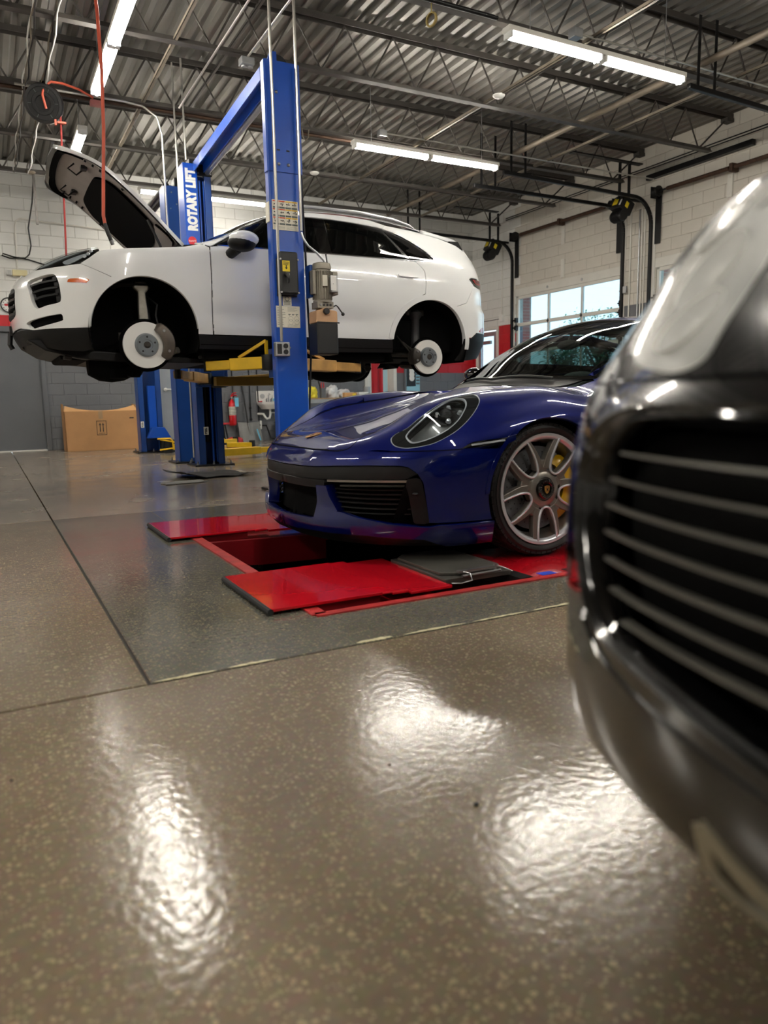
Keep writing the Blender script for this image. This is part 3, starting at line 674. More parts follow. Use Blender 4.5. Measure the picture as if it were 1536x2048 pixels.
# overhead beam and the round hose cover under it
obj('overhead_beam', MB().obox((2.36, 6.40, 3.60), (2.56, 9.62, 3.70), .13, .012).obox((2.30, 6.40, 3.55), (2.50, 9.62, 3.65), .012, .11).obox((2.42, 6.40, 3.55), (2.62, 9.62, 3.65), .012, .11), 'lift_blue', L1, bevel=.003, fix=False)
obj('sync_tube', MB().cyl((2.47, 6.45, 3.50), (2.66, 9.6, 3.60), .03, n=12), 'galv', L1, smooth=True)
fc = column(L1, 2.37, 2.70, 9.46, 9.74, 3.62, -1, 'lift_navy', plate=True)
obj('name_cover', MB().box(2.352, 2.525, 9.435, 9.452, 2.72, 3.68).box(2.352, 2.362, 9.44, 9.74, 2.72, 3.68), 'lift_blue', L1, bevel=.004)
obj('head_plate', MB().box(2.52, 2.71, 9.438, 9.45, 3.55, 3.68), 'black_steel', L1, bevel=.004)
obj('pulley_head', MB().box(2.44, 2.66, 9.46, 9.70, 3.62, 3.74).cyl((2.55, 9.45, 3.70), (2.55, 9.42, 3.70), .03, n=10), 'black_steel', L1, bevel=.004)
for x, z in ((2.54, 3.65), (2.54, 3.58), (2.69, 3.65), (2.69, 3.58)): obj('bolt', MB().cyl((x, 9.44, z), (x, 9.43, z), .009, n=8), 'steel', L1)
obj('inner_rail', MB().box(2.545, 2.565, 9.47, 9.49, .05, 3.5).box(2.60, 2.612, 9.48, 9.495, .05, 3.5).box(2.58, 2.588, 9.60, 9.61, .05, 3.5), 'lift_blue', L1)
obj('lift_cylinder', MB().cyl((2.53, 9.64, .3), (2.53, 9.64, 3.3), .035, n=12), 'black_steel', L1, smooth=True)
text('lettering', 'ROTARY LIFT', .150, frame((2.445, 9.433, 3.255), (0, 0, 1), (-1, 0, 0)), 'plastic_white', L1, .001, 1.06, bold=.011, xs=.76)
lg = obj('round_badge', MB().lathe([(0, .003), (.05, .003), (.052, 0)], (2.425, 9.434, 2.775), (0, -1, 0), 20), 'red_logo', L1)
text('badge_lettering', 'Rotary', .032, frame((2.425, 9.429, 2.775), (1, 0, .15), (-.15, 0, 1)), 'plastic_white', L1, .0005)
# carriages
for (xa, xb, ya, yb, zz) in ((2.34, 2.60, 6.50, 6.62, 1.02), (2.33, 2.75, 9.32, 9.43, 1.0)):
    obj('carriage', MB().box(xa, xb, ya, yb, zz, zz+.26).box(xa+.06, xb-.06, ya-.05, yb, zz+.02, zz+.9), 'lift_navy', L1, bevel=.006)
def arm(root, p0, p1, m, w0=.12, h0=.105, pad=True, guard=False):
    p0, p1 = Vector(p0), Vector(p1); d = (p1-p0).normalized(); L = (p1-p0).length
    a = obj('arm', MB().obox(p0, p0+d*L*.62, w0, h0).obox(p0+d*L*.55, p1, w0*.78, h0*.78), m, root, bevel=.008)
    obj('arm_gear', MB().lathe([(0, -.07), (.09, -.07), (.095, -.05), (.095, .05), (.09, .07), (0, .07)], p0, (0, 0, 1), 20), 'black_steel', a, smooth=True)
    if guard:
        n_ = Vector((0, 0, 1)); q = p0+d*.04
        obj('arm_brace', MB().obox(q+n_*.20, p0+d*L*.50+n_*.06, .03, .025).obox(q+n_*.04, q+n_*.20, .03, .025), m, a)
    if pad:
        obj('pad_post', MB().cyl(p1-Vector((0, 0, .05)), p1+Vector((0, 0, .07)), .035, n=12), 'black_steel', a, smooth=True)
        obj('lift_pad', MB().lathe([(0, 0), (.075, 0), (.08, .008), (.08, .022), (.07, .03), (0, .03)], p1+Vector((0, 0, .07)), (0, 0, 1), 20), 'rubber', a, smooth=True)
    return a
arm(L1, (2.36, 6.60, 1.16), (1.86, 6.95, 1.14), 'arm_yellow', .13, .11, guard=True)
arm(L1, (2.50, 6.58, 1.15), (3.42, 6.95, 1.13), 'arm_worn', .13, .11, guard=True)
arm(L1, (2.44, 9.28, 1.10), (1.90, 8.35, 1.12), 'arm_worn', .13, .11)
arm(L1, (2.62, 9.28, 1.06), (3.45, 8.30, 1.10), 'arm_dull', .14, .11)
obj('crossing_arm', MB().box(2.30, 3.05, 8.25, 8.37, .99, 1.09), 'arm_dull', L1, bevel=.008)
# fittings on the near column
F = 6.148
lb = obj('lock_cover', MB().box(2.283, 2.447, F-.085, F, 1.70, 2.05), 'plastic_black', L1, bevel=.018, seg=3)
obj('lock_cover_rim', MB().box(2.275, 2.456, F-.02, F, 1.69, 2.0), 'plastic_black', lb, bevel=.006)
for x in (2.288, 2.444):
    for z in (1.715, 1.985): obj('screw', MB().cyl((x, F-.088, z), (x, F-.02, z), .008, n=8), 'steel', lb)
obj('release_label', MB().box(2.303, 2.368, F-.0875, F-.085, 1.885, 1.972), 'yellow_label', lb)
mb = MB(); mb.prism([(0, -.018), (.012, -.002), (.004, -.002), (.004, .016), (-.004, .016), (-.004, -.002), (-.012, -.002)], lambda u, v, h: (2.336+u, F-.0885-h, 1.918+v), 0, .001)
for i in range(3): mb.box(2.308, 2.363-.004*i, F-.0892, F-.0885, 1.958-.011*i, 1.962-.011*i)
obj('arrow_print', mb, 'print_black', lb)
obj('release_knob', MB().tube([(2.335, F-.085, 1.862), (2.335, F-.12, 1.858), (2.337, F-.13, 1.82), (2.338, F-.12, 1.785)], [.02, .018, .013, .009], 10), 'plastic_black', lb, smooth=True)
pl = obj('instruction_placard', MB().box(2.262, 2.478, F-.004, F, 1.432, 1.612), 'paper', L1)
mb = MB()
for i in range(11): mb.box(2.272, 2.272+.075*random.uniform(.5, 1), F-.0052, F-.004, 1.596-.014*i, 1.599-.014*i)
for i in range(5): mb.box(2.365, 2.365+.10*random.uniform(.5, 1), F-.0052, F-.004, 1.600-.008*i, 1.6015-.008*i)
for i in range(3):
    mb.box(2.37+.034*i, 2.392+.034*i, F-.0052, F-.004, 1.540, 1.546); mb.box(2.376+.034*i, 2.382+.034*i, F-.0052, F-.004, 1.532, 1.541)
for i in range(2):
    for k in range(2):
        cx, cz = 2.392+.055*i, 1.507-.028*k
        mb.lathe([(.022, 0), (.022, .001), (.0205, .001), (.0205, 0)], (cx, F-.004, cz), (0, -1, 0), 16)
for i in range(3): mb.box(2.362, 2.362+.1*random.uniform(.6, 1), F-.0052, F-.004, 1.455-.007*i, 1.4565-.007*i)
obj('placard_print', mb, 'print_grey', pl)
sp_ = obj('serial_plate', MB().box(2.325, 2.405, F-.003, F, 1.615, 1.69), 'paper', L1)
mb = MB(); mb.lathe([(.020, 0), (.020, .001), (.015, .001), (.015, 0)], (2.365, F-.003, 1.672), (0, -1, 0), 18)
for i in range(5): mb.box(2.334, 2.396-.006*(i % 2), F-.0042, F-.003, 1.650-.007*i, 1.653-.007*i)
obj('serial_print', mb, 'print_grey', sp_)
# safety decals: three rows of picture pairs with orange and yellow heads
dec = obj('safety_decal', MB().box(2.262, 2.492, F-.004, F, 2.235, 2.475), 'paper', L1)
mo, my, mk, mg = MB(), MB(), MB(), MB(); FD = F-.0052
for r in range(3):
    zt = 2.470-.066*r
    for c in range(4):
        x = 2.268+.0555*c
        (mo if c < 2 else my).box(x, x+.052, FD, F-.004, zt-.009, zt)
        mg.box(x+.001, x+.051, FD, F-.004, zt-.062, zt-.048)
        for k in range(5):
            a, b = random.uniform(.006, .04), random.uniform(-.043, -.016); s_ = random.uniform(.003, .010); s2 = random.uniform(.003, .009)
            mk.box(x+a, x+min(a+s_, .048), FD-.0002, F-.004, zt+b, zt+min(b+s2, -.012))
        mk.box(x+.010, x+.040, FD-.0002, F-.004, zt-.030, zt-.025)
for i in range(3): mg.box(2.270, 2.37, FD, F-.004, 2.262-.009*i, 2.2635-.009*i); mg.box(2.384, 2.484, FD, F-.004, 2.262-.009*i, 2.2635-.009*i)
for nm_, mb_, c_ in (('orange_heads', mo, 'label_orange'), ('yellow_heads', my, 'label_yellow'), ('pictograms', mk, 'print_black'), ('caption_bars', mg, 'print_grey')):
    o = obj(nm_, mb_, c_, dec); o['kind'] = 'stuff'
obj('side_decal', MB().box(2.237, 2.245, 6.16, 6.24, 2.30, 2.46), 'paper', L1)
ob = obj('outlet_box', MB().box(2.225, 2.355, F-.06, F, 1.185, 1.305), 'galv', L1, bevel=.008)
obj('switch_insert', MB().box(2.238, 2.280, F-.064, F-.058, 1.205, 1.288), 'plastic_black', ob, bevel=.003)
for z in (1.222, 1.272): obj('socket', MB().cyl((2.315, F-.066, z), (2.315, F-.058, z), .021, n=18), 'plastic_black', ob)
obj('bolt', MB().cyl((2.372, F, 1.262), (2.372, F-.012, 1.262), .009, n=8), 'steel', L1)
# hydraulic power unit on the right flank of the near column
pu = obj('power_unit_bracket', MB().box(2.54, 2.565, 6.04, 6.14, 1.68, 1.95), 'lift_navy', L1, bevel=.004)
cx, cy = 2.645, 6.03
mo = obj('motor', MB().lathe([(0, .335), (.045, .335), (.075, .325), (.082, .30), (.082, .275), (.074, .27), (.074, .02), (.082, .015), (.082, 0), (0, 0)], (cx, cy, 1.635), (0, 0, 1), 28), 'motor_grey', pu, smooth=True)
fn = mesh_of('motor_fin', MB().box(.070, .086, -.0022, .0022, 1.66, 1.895), 'motor_grey')
for k in range(26): inst('cooling_fin', fn, Matrix.Translation((cx, cy, 0)) @ Matrix.Rotation(2*PI*k/26, 4, 'Z'), pu)
obj('rating_plate', MB().box(cx-.032, cx+.012, cy-.091, cy-.087, 1.765, 1.855), 'paper', pu)
cb = obj('terminal_box', MB().box(cx-.075, cx-.105, cy-.05, cy+.04, 1.70, 1.90), 'motor_grey', pu, bevel=.006)
sb = obj('switch_box', MB().box(cx+.035, cx+.10, cy-.115, cy-.03, 1.715, 1.855), 'galv', pu, bevel=.006)
obj('switch_plate', MB().box(cx+.03, cx+.08, cy-.119, cy-.115, 1.73, 1.85).cyl((cx+.055, cy-.118, 1.785), (cx+.055, cy-.126, 1.785), .006, n=8), 'plastic_white', pu)
obj('capacitor_box', MB().box(cx+.075, cx+.125, cy-.06, cy+.05, 1.70, 1.895), 'motor_grey', pu, bevel=.008)
vb = obj('valve_block', MB().box(cx-.075, cx+.075, cy-.065, cy+.065, 1.585, 1.64), 'motor_grey', pu, bevel=.003)
for k, x in enumerate((-.045, -.015, .015, .045)): obj('port_plug', MB().cyl((cx+x, cy-.065, 1.612), (cx+x, cy-.071, 1.612), .010, n=10), 'steel' if k == 0 else 'print_black', pu)
obj('lowering_lever', MB().tube([(cx+.075, cy-.04, 1.60), (cx+.105, cy-.05, 1.615), (cx+.12, cy-.055, 1.60), (cx+.155, cy-.07, 1.545)], .006, 8).sphere((cx+.158, cy-.071, 1.540), .016, 10, 8), 'plastic_black', pu, smooth=True)
tk = obj('tank', MB().box(cx-.098, cx+.098, cy-.095, cy+.085, 1.195, 1.462), 'plastic_black', pu, bevel=.012, seg=3)
obj('tank_lid', MB().prism([(-.098, 0), (.098, 0), (.098, .09), (.085, .102), (.03, .108), (.01, .125), (-.03, .125), (-.05, .108), (-.088, .102), (-.098, .09)], lambda u, v, h: (cx+u, h, 1.462+v), cy-.09, cy+.08), 'tank_tan', pu, bevel=.006)
obj('tank_strap', MB().box(cx-.10, cx+.11, cy-.10, cy-.095, 1.456, 1.468), 'plastic_black', pu)
obj('filler_cap', MB().lathe([(0, .03), (.024, .03), (.027, .025), (.027, 0), (0, 0)], (cx-.012, cy-.09, 1.555), (0, -1, 0), 16), 'plastic_black', pu, smooth=True)
obj('hydraulic_hose', MB().tube([(2.60, 6.30, 3.5), (2.60, 6.30, 2.6), (2.605, 6.28, 2.1), (2.60, 6.26, 1.7), (2.60, 6.22, 1.2), (2.58, 6.3, .4)], .010, 8), 'rubber', L1, smooth=True)
# ---- second lift, unloaded, arms down on the floor
L2 = thing('two_post_lift', 'empty blue two-post lift near the cardboard box with yellow arms lowered to the floor', 'car lift', (2.4, 11.5, 0), 'two-post lifts')
column(L2, 2.27, 2.56, 10.12, 10.42, 3.58, 1, 'lift_navy')
obj('pulley_head', MB().box(2.42, 2.54, 10.18, 10.34, 3.58, 3.70).cyl((2.42, 10.2, 3.66), (2.52, 10.2, 3.72), .012, n=8), 'black_steel', L2, bevel=.004)
for x, z in ((2.36, 3.5), (2.42, 3.36), (2.34, 3.30)): obj('bolt', MB().cyl((x, 10.12, z), (x, 10.11, z), .009, n=8), 'steel', L2)
column(L2, 2.23, 2.60, 12.72, 13.0, 3.55, -1, 'lift_navy')
obj('inner_carriage', MB().box(2.38, 2.50, 12.68, 12.78, .25, 1.10), 'lift_blue', L2, bevel=.005)
obj('carriage', MB().prism([(2.30, .25), (2.68, .25), (2.58, .42), (2.38, .42)], lambda u, v, h: (u, h, v), 12.50, 12.62), 'lift_blue', L2, bevel=.006)
obj('overhead_beam', MB().cyl((2.34, 10.3, 3.62), (2.34, 12.9, 3.60), .045, n=14).cyl((2.42, 10.3, 3.60), (2.42, 12.9, 3.58), .03, n=12), 'black_steel', L2, smooth=True)
for lab_x, y in ((2.243, 12.717), (2.50, 10.117)):
    s_ = obj('warning_sticker', MB().box(lab_x, lab_x+.05, y-.002, y, .42, .52), 'paper', L2)
    obj('sticker_print', MB().box(lab_x+.012, lab_x+.02, y-.0032, y-.002, .43, .50).box(lab_x+.012, lab_x+.035, y-.0032, y-.002, .43, .44).box(lab_x+.027, lab_x+.036, y-.0032, y-.002, .45, .51), 'print_black', s_)
s_ = obj('warning_sticker', MB().box(2.44, 2.50, 9.452, 9.458, .40, .50), 'paper', L1)
obj('sticker_print', MB().box(2.452, 2.462, 9.449, 9.452, .41, .48).box(2.452, 2.48, 9.449, 9.452, .41, .42).box(2.470, 2.481, 9.449, 9.452, .43, .49), 'print_black', s_)
def low_arm(root, p0, p1, m='arm_yellow', w_=.13):
    p0, p1 = Vector(p0), Vector(p1); d = (p1-p0).normalized(); L = (p1-p0).length
    a = obj('arm', MB().obox(p0, p0+d*L*.65, w_, .10).obox(p0+d*L*.6, p1, w_*.75, .075), m, root, bevel=.006)
    obj('arm_gear', MB().lathe([(0, -.09), (.09, -.09), (.09, .12), (0, .12)], p0, (0, 0, 1), 18), 'black_steel', a, smooth=True)
    obj('lift_pad', MB().cyl(p1+Vector((0, 0, -.06)), p1+Vector((0, 0, .07)), .05, n=16), 'rubber', a, smooth=True)
    return a
aa = low_arm(L2, (2.62, 12.42, .10), (3.9, 12.0, .10))
for z in (.24,):
    mb = MB(); mb.tube([(2.42, 12.34, z), (2.62, 12.33, z), (2.66, 12.33, .20), (2.66, 12.33, .08), (2.45, 12.34, .06)], .014, 8); mb.tube([(2.46, 12.34, z-.01), (2.95, 12.3, .12)], .012, 6); mb.tube([(2.98, 12.30, .10), (2.97, 12.3, .22), (2.95, 12.3, .25), (3.5, 12.25, .20)], .012, 8)
    obj('toe_guard', mb, 'arm_yellow', aa, smooth=True)
low_arm(L2, (2.60, 12.60, .10), (3.95, 13.1, .12))
low_arm(L2, (2.72, 10.35, .10), (3.95, 10.62, .10), w_=.15)
low_arm(L2, (2.60, 10.55, .10), (3.3, 11.6, .10), 'arm_worn')
# ================================================================== FLUSH RED ALIGNMENT LIFT UNDER THE BLUE CAR
mat('lift_red', (200, 16, 32), .16, coat=.6, noise=.07, nscale=4, rnoise=.06)
mat('lift_red_worn', (170, 40, 40), .45, noise=.35, nscale=10)
mat('red_shaded', (120, 10, 20), .4)  # lift red darkened, shade under the car painted into the colour
mat('plate_grey', (92, 90, 84), .4, metal=.5, noise=.25, nscale=8)
mat('blue_plastic', (30, 66, 190), .4)
AL = thing('alignment_lift', 'flush red alignment lift set into the floor pit under the blue car', 'car lift', (3.6, 3.75, 0))
mb = MB(); e = .045
mb.box(PX0-e*.3, PX0+e, PY0, PY1, -.03, .006); mb.box(PX0, PX1, PY0-e*.5, PY0+e*.4, -.03, .006); mb.box(PX0, PX1, PY1-e*.4, PY1+e*.5, -.03, .006); mb.box(PX1-e, PX1, PY0, PY1, -.03, .006)
obj('pit_frame', mb, 'lift_red_worn', AL, fix=False)
for (ya, yb, tag_) in ((2.545, 3.17, 0), (4.30, 4.93, 1)):
    rw = obj('runway', MB().box(2.10, 6.2, ya, yb, -.035, -.004).box(1.12, 2.10, ya+.02, yb-.02, -.09, -.06), 'lift_red', AL, fix=False, bevel=.003)
    obj('runway_beam', MB().box(1.45, 6.2, ya+.04, ya+.055, -.30, -.06).box(1.45, 6.2, yb-.055, yb-.04, -.30, -.06), mat('well_black', (5, 5, 5), .9, spec=.1), rw)  # red beams coloured black to stand for the shade below the car
    obj('runway_edge', MB().box(2.03, 2.10, ya-.01, yb+.01, -.06, .004), 'black_steel', rw)
    obj('front_plate', MB().box(.885, 1.40, ya+.04, yb+.04, .014, .026), 'lift_red', rw, bevel=.002)
    obj('front_plate', MB().box(1.40, 1.475, ya+.025, yb+.04, .012, .022).box(1.36, 1.475, ya+.03, yb+.035, .018, .0245), 'lift_red', rw, bevel=.002)
    obj('bridge_plate', MB().box(1.48, 1.68, ya+.01, yb+.02, .006, .018), 'lift_red', rw, bevel=.002)
    obj('rubber_lip', MB().cyl((.882, ya+.04, .014), (.882, yb+.04, .014), .013, n=8), 'rubber', rw, smooth=True)
    obj('plate_stop', MB().box(1.06, 1.36, ya+.06, ya+.12, -.03, .014), 'red_shaded', rw)
    tp = obj('turn_plate', MB().prism([(1.70, .04), (1.78, -.0), (2.0, -.0), (2.03, .06), (2.03, .42), (1.96, .48), (1.76, .48), (1.70, .42)], lambda u, v, h: (u, ya+.10+v, h), .030, .042).box(1.685, 2.035, ya+.07, yb-.06, .006, .028), 'plate_grey', rw, bevel=.002)
    obj('scale_bar', MB().box(1.76, 1.96, ya+.075, ya+.10, .044, .054), 'steel', rw)
    obj('lock_pin', MB().cyl((1.765, ya+.06, .035), (1.97, ya+.06, .038), .006, n=8).cyl((1.955, ya+.08, .03), (1.955, ya+.08, .066), .007, n=8), 'steel', rw)
    obj('pin_cord', MB().tube([(1.78, ya+.075, .05), (1.80, ya+.05, .045), (1.79, ya+.02, .022), (1.73, ya+.015, .018), (1.69, ya+.03, .02)], .0025, 6), 'galv', rw, smooth=True)
    obj('pin_cord', MB().tube([(1.95, ya+.085, .06), (1.98, ya+.06, .05), (2.02, ya+.04, .03)], .0025, 6), 'galv', rw, smooth=True)
    obj('scissor_beam', MB().prism([(1.10, -.07), (1.85, -.07), (1.85, -.24), (1.42, -.22), (1.12, -.18)], lambda u, v, h: (u, h, v), ya+.06, ya+.10) if tag_ == 0 else MB().prism([(1.10, -.02), (1.85, -.04), (1.85, -.20), (1.42, -.19), (1.12, -.16)], lambda u, v, h: (u, h, v), ya-.02, ya+.02), 'red_shaded', rw)
    obj('pivot_bolt', MB().cyl((1.165, ya-.02, -.09), (1.165, ya-.032, -.09), .016, n=6), 'steel', rw)
    for k, (m, x) in enumerate((('blue_plastic', 2.21), ('plastic_black', 2.36), ('paper', 2.44))):
        obj('wheel_target_sticker', MB().box(x-.04, x+(.04 if k < 2 else -.01), ya+.005, ya+.055, -.0038, -.0022), m, rw)
tag(obj('pit_floor_plate', MB().box(PX0+.05, PX1-.05, 3.4, 4.2, -.495, -.47), 'dark_concrete'), 'dark steel plate on the floor of the lift pit', 'steel plate')
# ================================================================== SMALL THINGS
mat('cardboard', (184, 138, 92), .75, noise=.08, nscale=5)
mat('cardboard_edge', (206, 158, 104), .75, noise=.08, nscale=5)
mat('red_plastic', (196, 26, 34), .35, coat=.3)
mat('extinguisher_red', (200, 18, 28), .2, coat=.5)
mat('orange_hose', (206, 84, 54), .45, noise=.08)
mat('red_hose', (150, 40, 36), .5)
mat('shovel_grey', (120, 120, 118), .5, noise=.15)
mat('porcelain', (232, 230, 226), .18, coat=.3)
mat('bag_white', (222, 224, 226), .3, noise=.1, nscale=12)
mat('yellow_cloth', (224, 208, 60), .7, noise=.15, nscale=12)
mat('sky_tag', (110, 190, 222), .5)
mat('wood_top', (170, 140, 106), .6, noise=.15)
# cardboard box with open flaps
x0, x1, y0, y1, zt = 1.20, 2.43, 14.05, 14.60, .70
bx = thing('cardboard_box', 'large brown cardboard box with two up-arrows, open flaps, against the grey wall', 'box', ((x0+x1)/2, y0, 0))
obj('carton', MB().box(x0, x1, y0, y0+.008, .004, zt).box(x0, x0+.008, y0, y1, .004, zt).box(x1-.008, x1, y0, y1, .004, zt).box(x0, x1, y1-.008, y1, .004, zt).box(x0, x1, y0, y1, 0.0, .008), 'cardboard', bx, fix=False)
n = 12; vs = []; fs = []
for i in range(n+1):
    t = i/n; x = x0+(x1-x0)*t; up = .09*abs(2*t-1)**2.2+.008
    vs += [(x, y0+.002, zt), (x+(.02 if t < .5 else -.05)*abs(2*t-1), y0+.03+.03*abs(2*t-1), zt+up), (x, y0+.010, zt), (x+(.02 if t < .5 else -.05)*abs(2*t-1), y0+.036+.03*abs(2*t-1), zt+up)]
for i in range(n): a = 4*i; fs += [(a, a+4, a+5, a+1), (a+2, a+3, a+7, a+6), (a+1, a+5, a+7, a+3)]
obj('front_flap', MB().add(vs, fs), 'cardboard_edge', bx, smooth=True, fix=False)
obj('side_flap', MB().prism([(y0, zt), (y0+.5, zt), (y0+.42, zt+.14), (y0+.06, zt+.12)], lambda u, v, h: (h, u, v), x0-.006, x0), 'cardboard_edge', bx)
obj('side_flap', MB().prism([(y0, zt), (y0+.5, zt), (y0+.42, zt+.12), (y0+.06, zt+.10)], lambda u, v, h: (h, u, v), x1-.02, x1-.014), 'cardboard_edge', bx)
obj('tape', MB().box(1.76, 1.83, y0-.001, y0, .56, zt), 'wood_top', bx)
obj('hand_hole', MB().box(2.285, 2.36, y0-.001, y0, .555, .575), 'print_black', bx)
mb = MB(); fx, fz = 1.80, .40
for a in ((-.085, .085, .118, .128), (-.085, .085, -.128, -.118), (-.085, -.076, -.128, .128), (.076, .085, -.128, .128), (-.055, .055, -.098, -.090)): mb.box(fx+a[0], fx+a[1], y0-.0015, y0, fz+a[2], fz+a[3])
for s in (-.025, .025): mb.prism([(-.009, -.07), (.009, -.07), (.006, .05), (.020, .05), (0, .09), (-.020, .05), (-.006, .05)], lambda u, v, h: (fx+s+u, y0-h, fz+v), 0, .0015)
obj('up_arrows_print', mb, 'print_black', bx)
# mats on the floor
def mat_piece(lab, x0, y0, L, Wd, rot, m, wob, lift_=0):
    n, k = 14, 7; vs = []; fs = []; Mx = Matrix.Translation((x0, y0, 0)) @ Matrix.Rotation(R(rot), 4, 'Z')
    for s in (0, 1):
        for i in range(n+1):
            for j in range(k+1):
                u, v = i/n-.5, j/k-.5
                z = .004+wob*abs(math.sin(u*7+v*3))*.5+lift_*max(0, -u*2-.3)**1.2+.006*s
                vs.append(tuple(Mx @ Vector((u*L*(1+.06*math.sin(9*v)), v*Wd*(1+.05*math.sin(11*u)), z))))
    q = (n+1)*(k+1)
    for i in range(n):
        for j in range(k):
            a = i*(k+1)+j; fs += [(a, a+1, a+k+2, a+k+1), (q+a, q+a+k+1, q+a+k+2, q+a+1)]
    for i in range(n):
        for j in (0, k):
            a = i*(k+1)+j; fs.append((a, a+k+1, q+a+k+1, q+a))
    for j in range(k):
        for i in (0, n):
            a = i*(k+1)+j; fs.append((a, a+1, q+a+1, q+a))
    return tag(obj('floor_mat', MB().add(vs, fs), m, smooth=True), lab, 'floor mat')
mat_piece('crumpled dark rubber mat lying in front of the lettered lift column', 2.12, 8.15, .80, .62, 14, 'rubber', .03, .09)
mat_piece('flat grey mat piece lying in front of the crumpled mat', 1.72, 7.58, .42, .22, 6, mat('grey_mat', (128, 126, 122), .7, noise=.2, nscale=12), .004)
# fire extinguisher
ex = thing('fire_extinguisher', 'red fire extinguisher with pale blue tag on the grey wall', 'fire extinguisher', (4.42, YB-.10, .35))
obj('cylinder', MB().lathe([(0, 0), (.06, 0), (.078, .02), (.08, .05), (.08, .40), (.065, .46), (.035, .50), (.025, .53), (0, .53)], (4.42, YB-.10, .34), (0, 0, 1), 24), 'extinguisher_red', ex, smooth=True)
obj('label', MB().lathe([(.0808, .21), (.0808, .38)], (4.42, YB-.10, .34), (0, 0, 1), 24), 'paper', ex, smooth=True)
mb = MB()
for i in range(5): mb.lathe([(.0812, .225+.03*i), (.0812, .237+.03*i)], (4.42, YB-.10, .34), (0, 0, 1), 24)
obj('label_print', mb, 'print_grey', ex)
obj('valve', MB().cyl((4.42, YB-.10, .86), (4.42, YB-.10, .92), .024, n=12), 'steel', ex, smooth=True)
obj('handle', MB().tube([(4.40, YB-.10, .91), (4.46, YB-.12, .95), (4.52, YB-.13, .945)], .010, 8).tube([(4.40, YB-.10, .92), (4.44, YB-.12, .985), (4.51, YB-.13, 1.0)], .010, 8), 'extinguisher_red', ex, smooth=True)
obj('hose', MB().tube([(4.40, YB-.11, .89), (4.345, YB-.12, .84), (4.33, YB-.12, .70), (4.335, YB-.12, .50), (4.345, YB-.12, .42)], .010, 8), 'rubber', ex, smooth=True)
obj('inspection_tag', MB().box(4.455, 4.53, YB-.20, YB-.198, .72, .90), 'sky_tag', ex)
obj('wall_hook', MB().box(4.39, 4.45, YB-.02, YB, .78, .86), 'steel', ex)
# snow shovel
sh = thing('snow_shovel', 'grey snow shovel with D-grip leaning on the grey wall', 'shovel', (4.72, YB-.2, 0))
obj('shaft', MB().tube([(4.71, YB-.20, .36), (4.67, YB-.03, 1.13)], .017, 10), 'plastic_black', sh, smooth=True)
mb = MB(); mb.tube([(4.67, YB-.03, 1.12), (4.605, YB-.03, 1.24), (4.605, YB-.03, 1.27), (4.73, YB-.03, 1.27), (4.73, YB-.03, 1.24), (4.67, YB-.03, 1.12)], .013, 8)
obj('grip', mb, 'plastic_black', sh, smooth=True)
n, k = 12, 8; vs = []; fs = []
for s in (0, 1):
    for i in range(n+1):
        for j in range(k+1):
            u, v = i/n*2-1, j/k
            x = 4.745+u*(.225+.015*(1-v)); y = YB-.13-.16*(1-v)-.05*(1-u*u)*(1-.3*v)+.008*s+.006*math.cos(u*PI*4); z = .003+.40*v-(.015 if v > .9 else 0)*(1-u*u)
            vs.append((x, y, z))
q = (n+1)*(k+1)
for i in range(n):
    for j in range(k):
        a = i*(k+1)+j; fs += [(a, a+k+1, a+k+2, a+1), (q+a, q+a+1, q+a+k+2, q+a+k+1)]
for i in range(n):
    for j in (0, k): a = i*(k+1)+j; fs.append((a, a+k+1, q+a+k+1, q+a))
for j in range(k):
    for i in (0, n): a = i*(k+1)+j; fs.append((a, a+1, q+a+1, q+a))
obj('blade', MB().add(vs, fs), 'shovel_grey', sh, smooth=True)
obj('socket', MB().tube([(4.72, YB-.27, .12), (4.71, YB-.21, .38)], [.012, .028], 10), 'shovel_grey', sh, smooth=True)
bb = obj('ice_brush', MB().obox((4.85, YB-.335, .26), (4.91, YB-.365, .03), .06, .02), 'sky_tag'); tag(bb, 'small blue and white brush leaning on the snow shovel', 'brush')
# poles on the wall
for x, zt_, zb, l in ((4.47, 1.7, .90, 'short dark pole hanging beside the shovel grip'), (4.83, 1.7, .42, 'long dark pole hanging between shovel and sink'), (5.0, 1.7, .30, 'thin dark pipe running down beside the sink')):
    p = thing('wall_pole', l, 'pole', (x, YB-.04, zb), 'poles on the grey wall')
    obj('rod', MB().tube([(x-.01, YB-.04, zt_), (x, YB-.04, zb)], .012, 8), 'black_steel', p, smooth=True)
    obj('end_ring', MB().lathe([(.012, -.01), (.025, -.01), (.025, .01), (.012, .01)], (x, YB-.04, zb+.03), (0, 1, 0), 14), 'black_steel', p)
    obj('clip', MB().box(x-.02, x+.02, YB-.04, YB, zb+.25, zb+.28), 'black_steel', p)
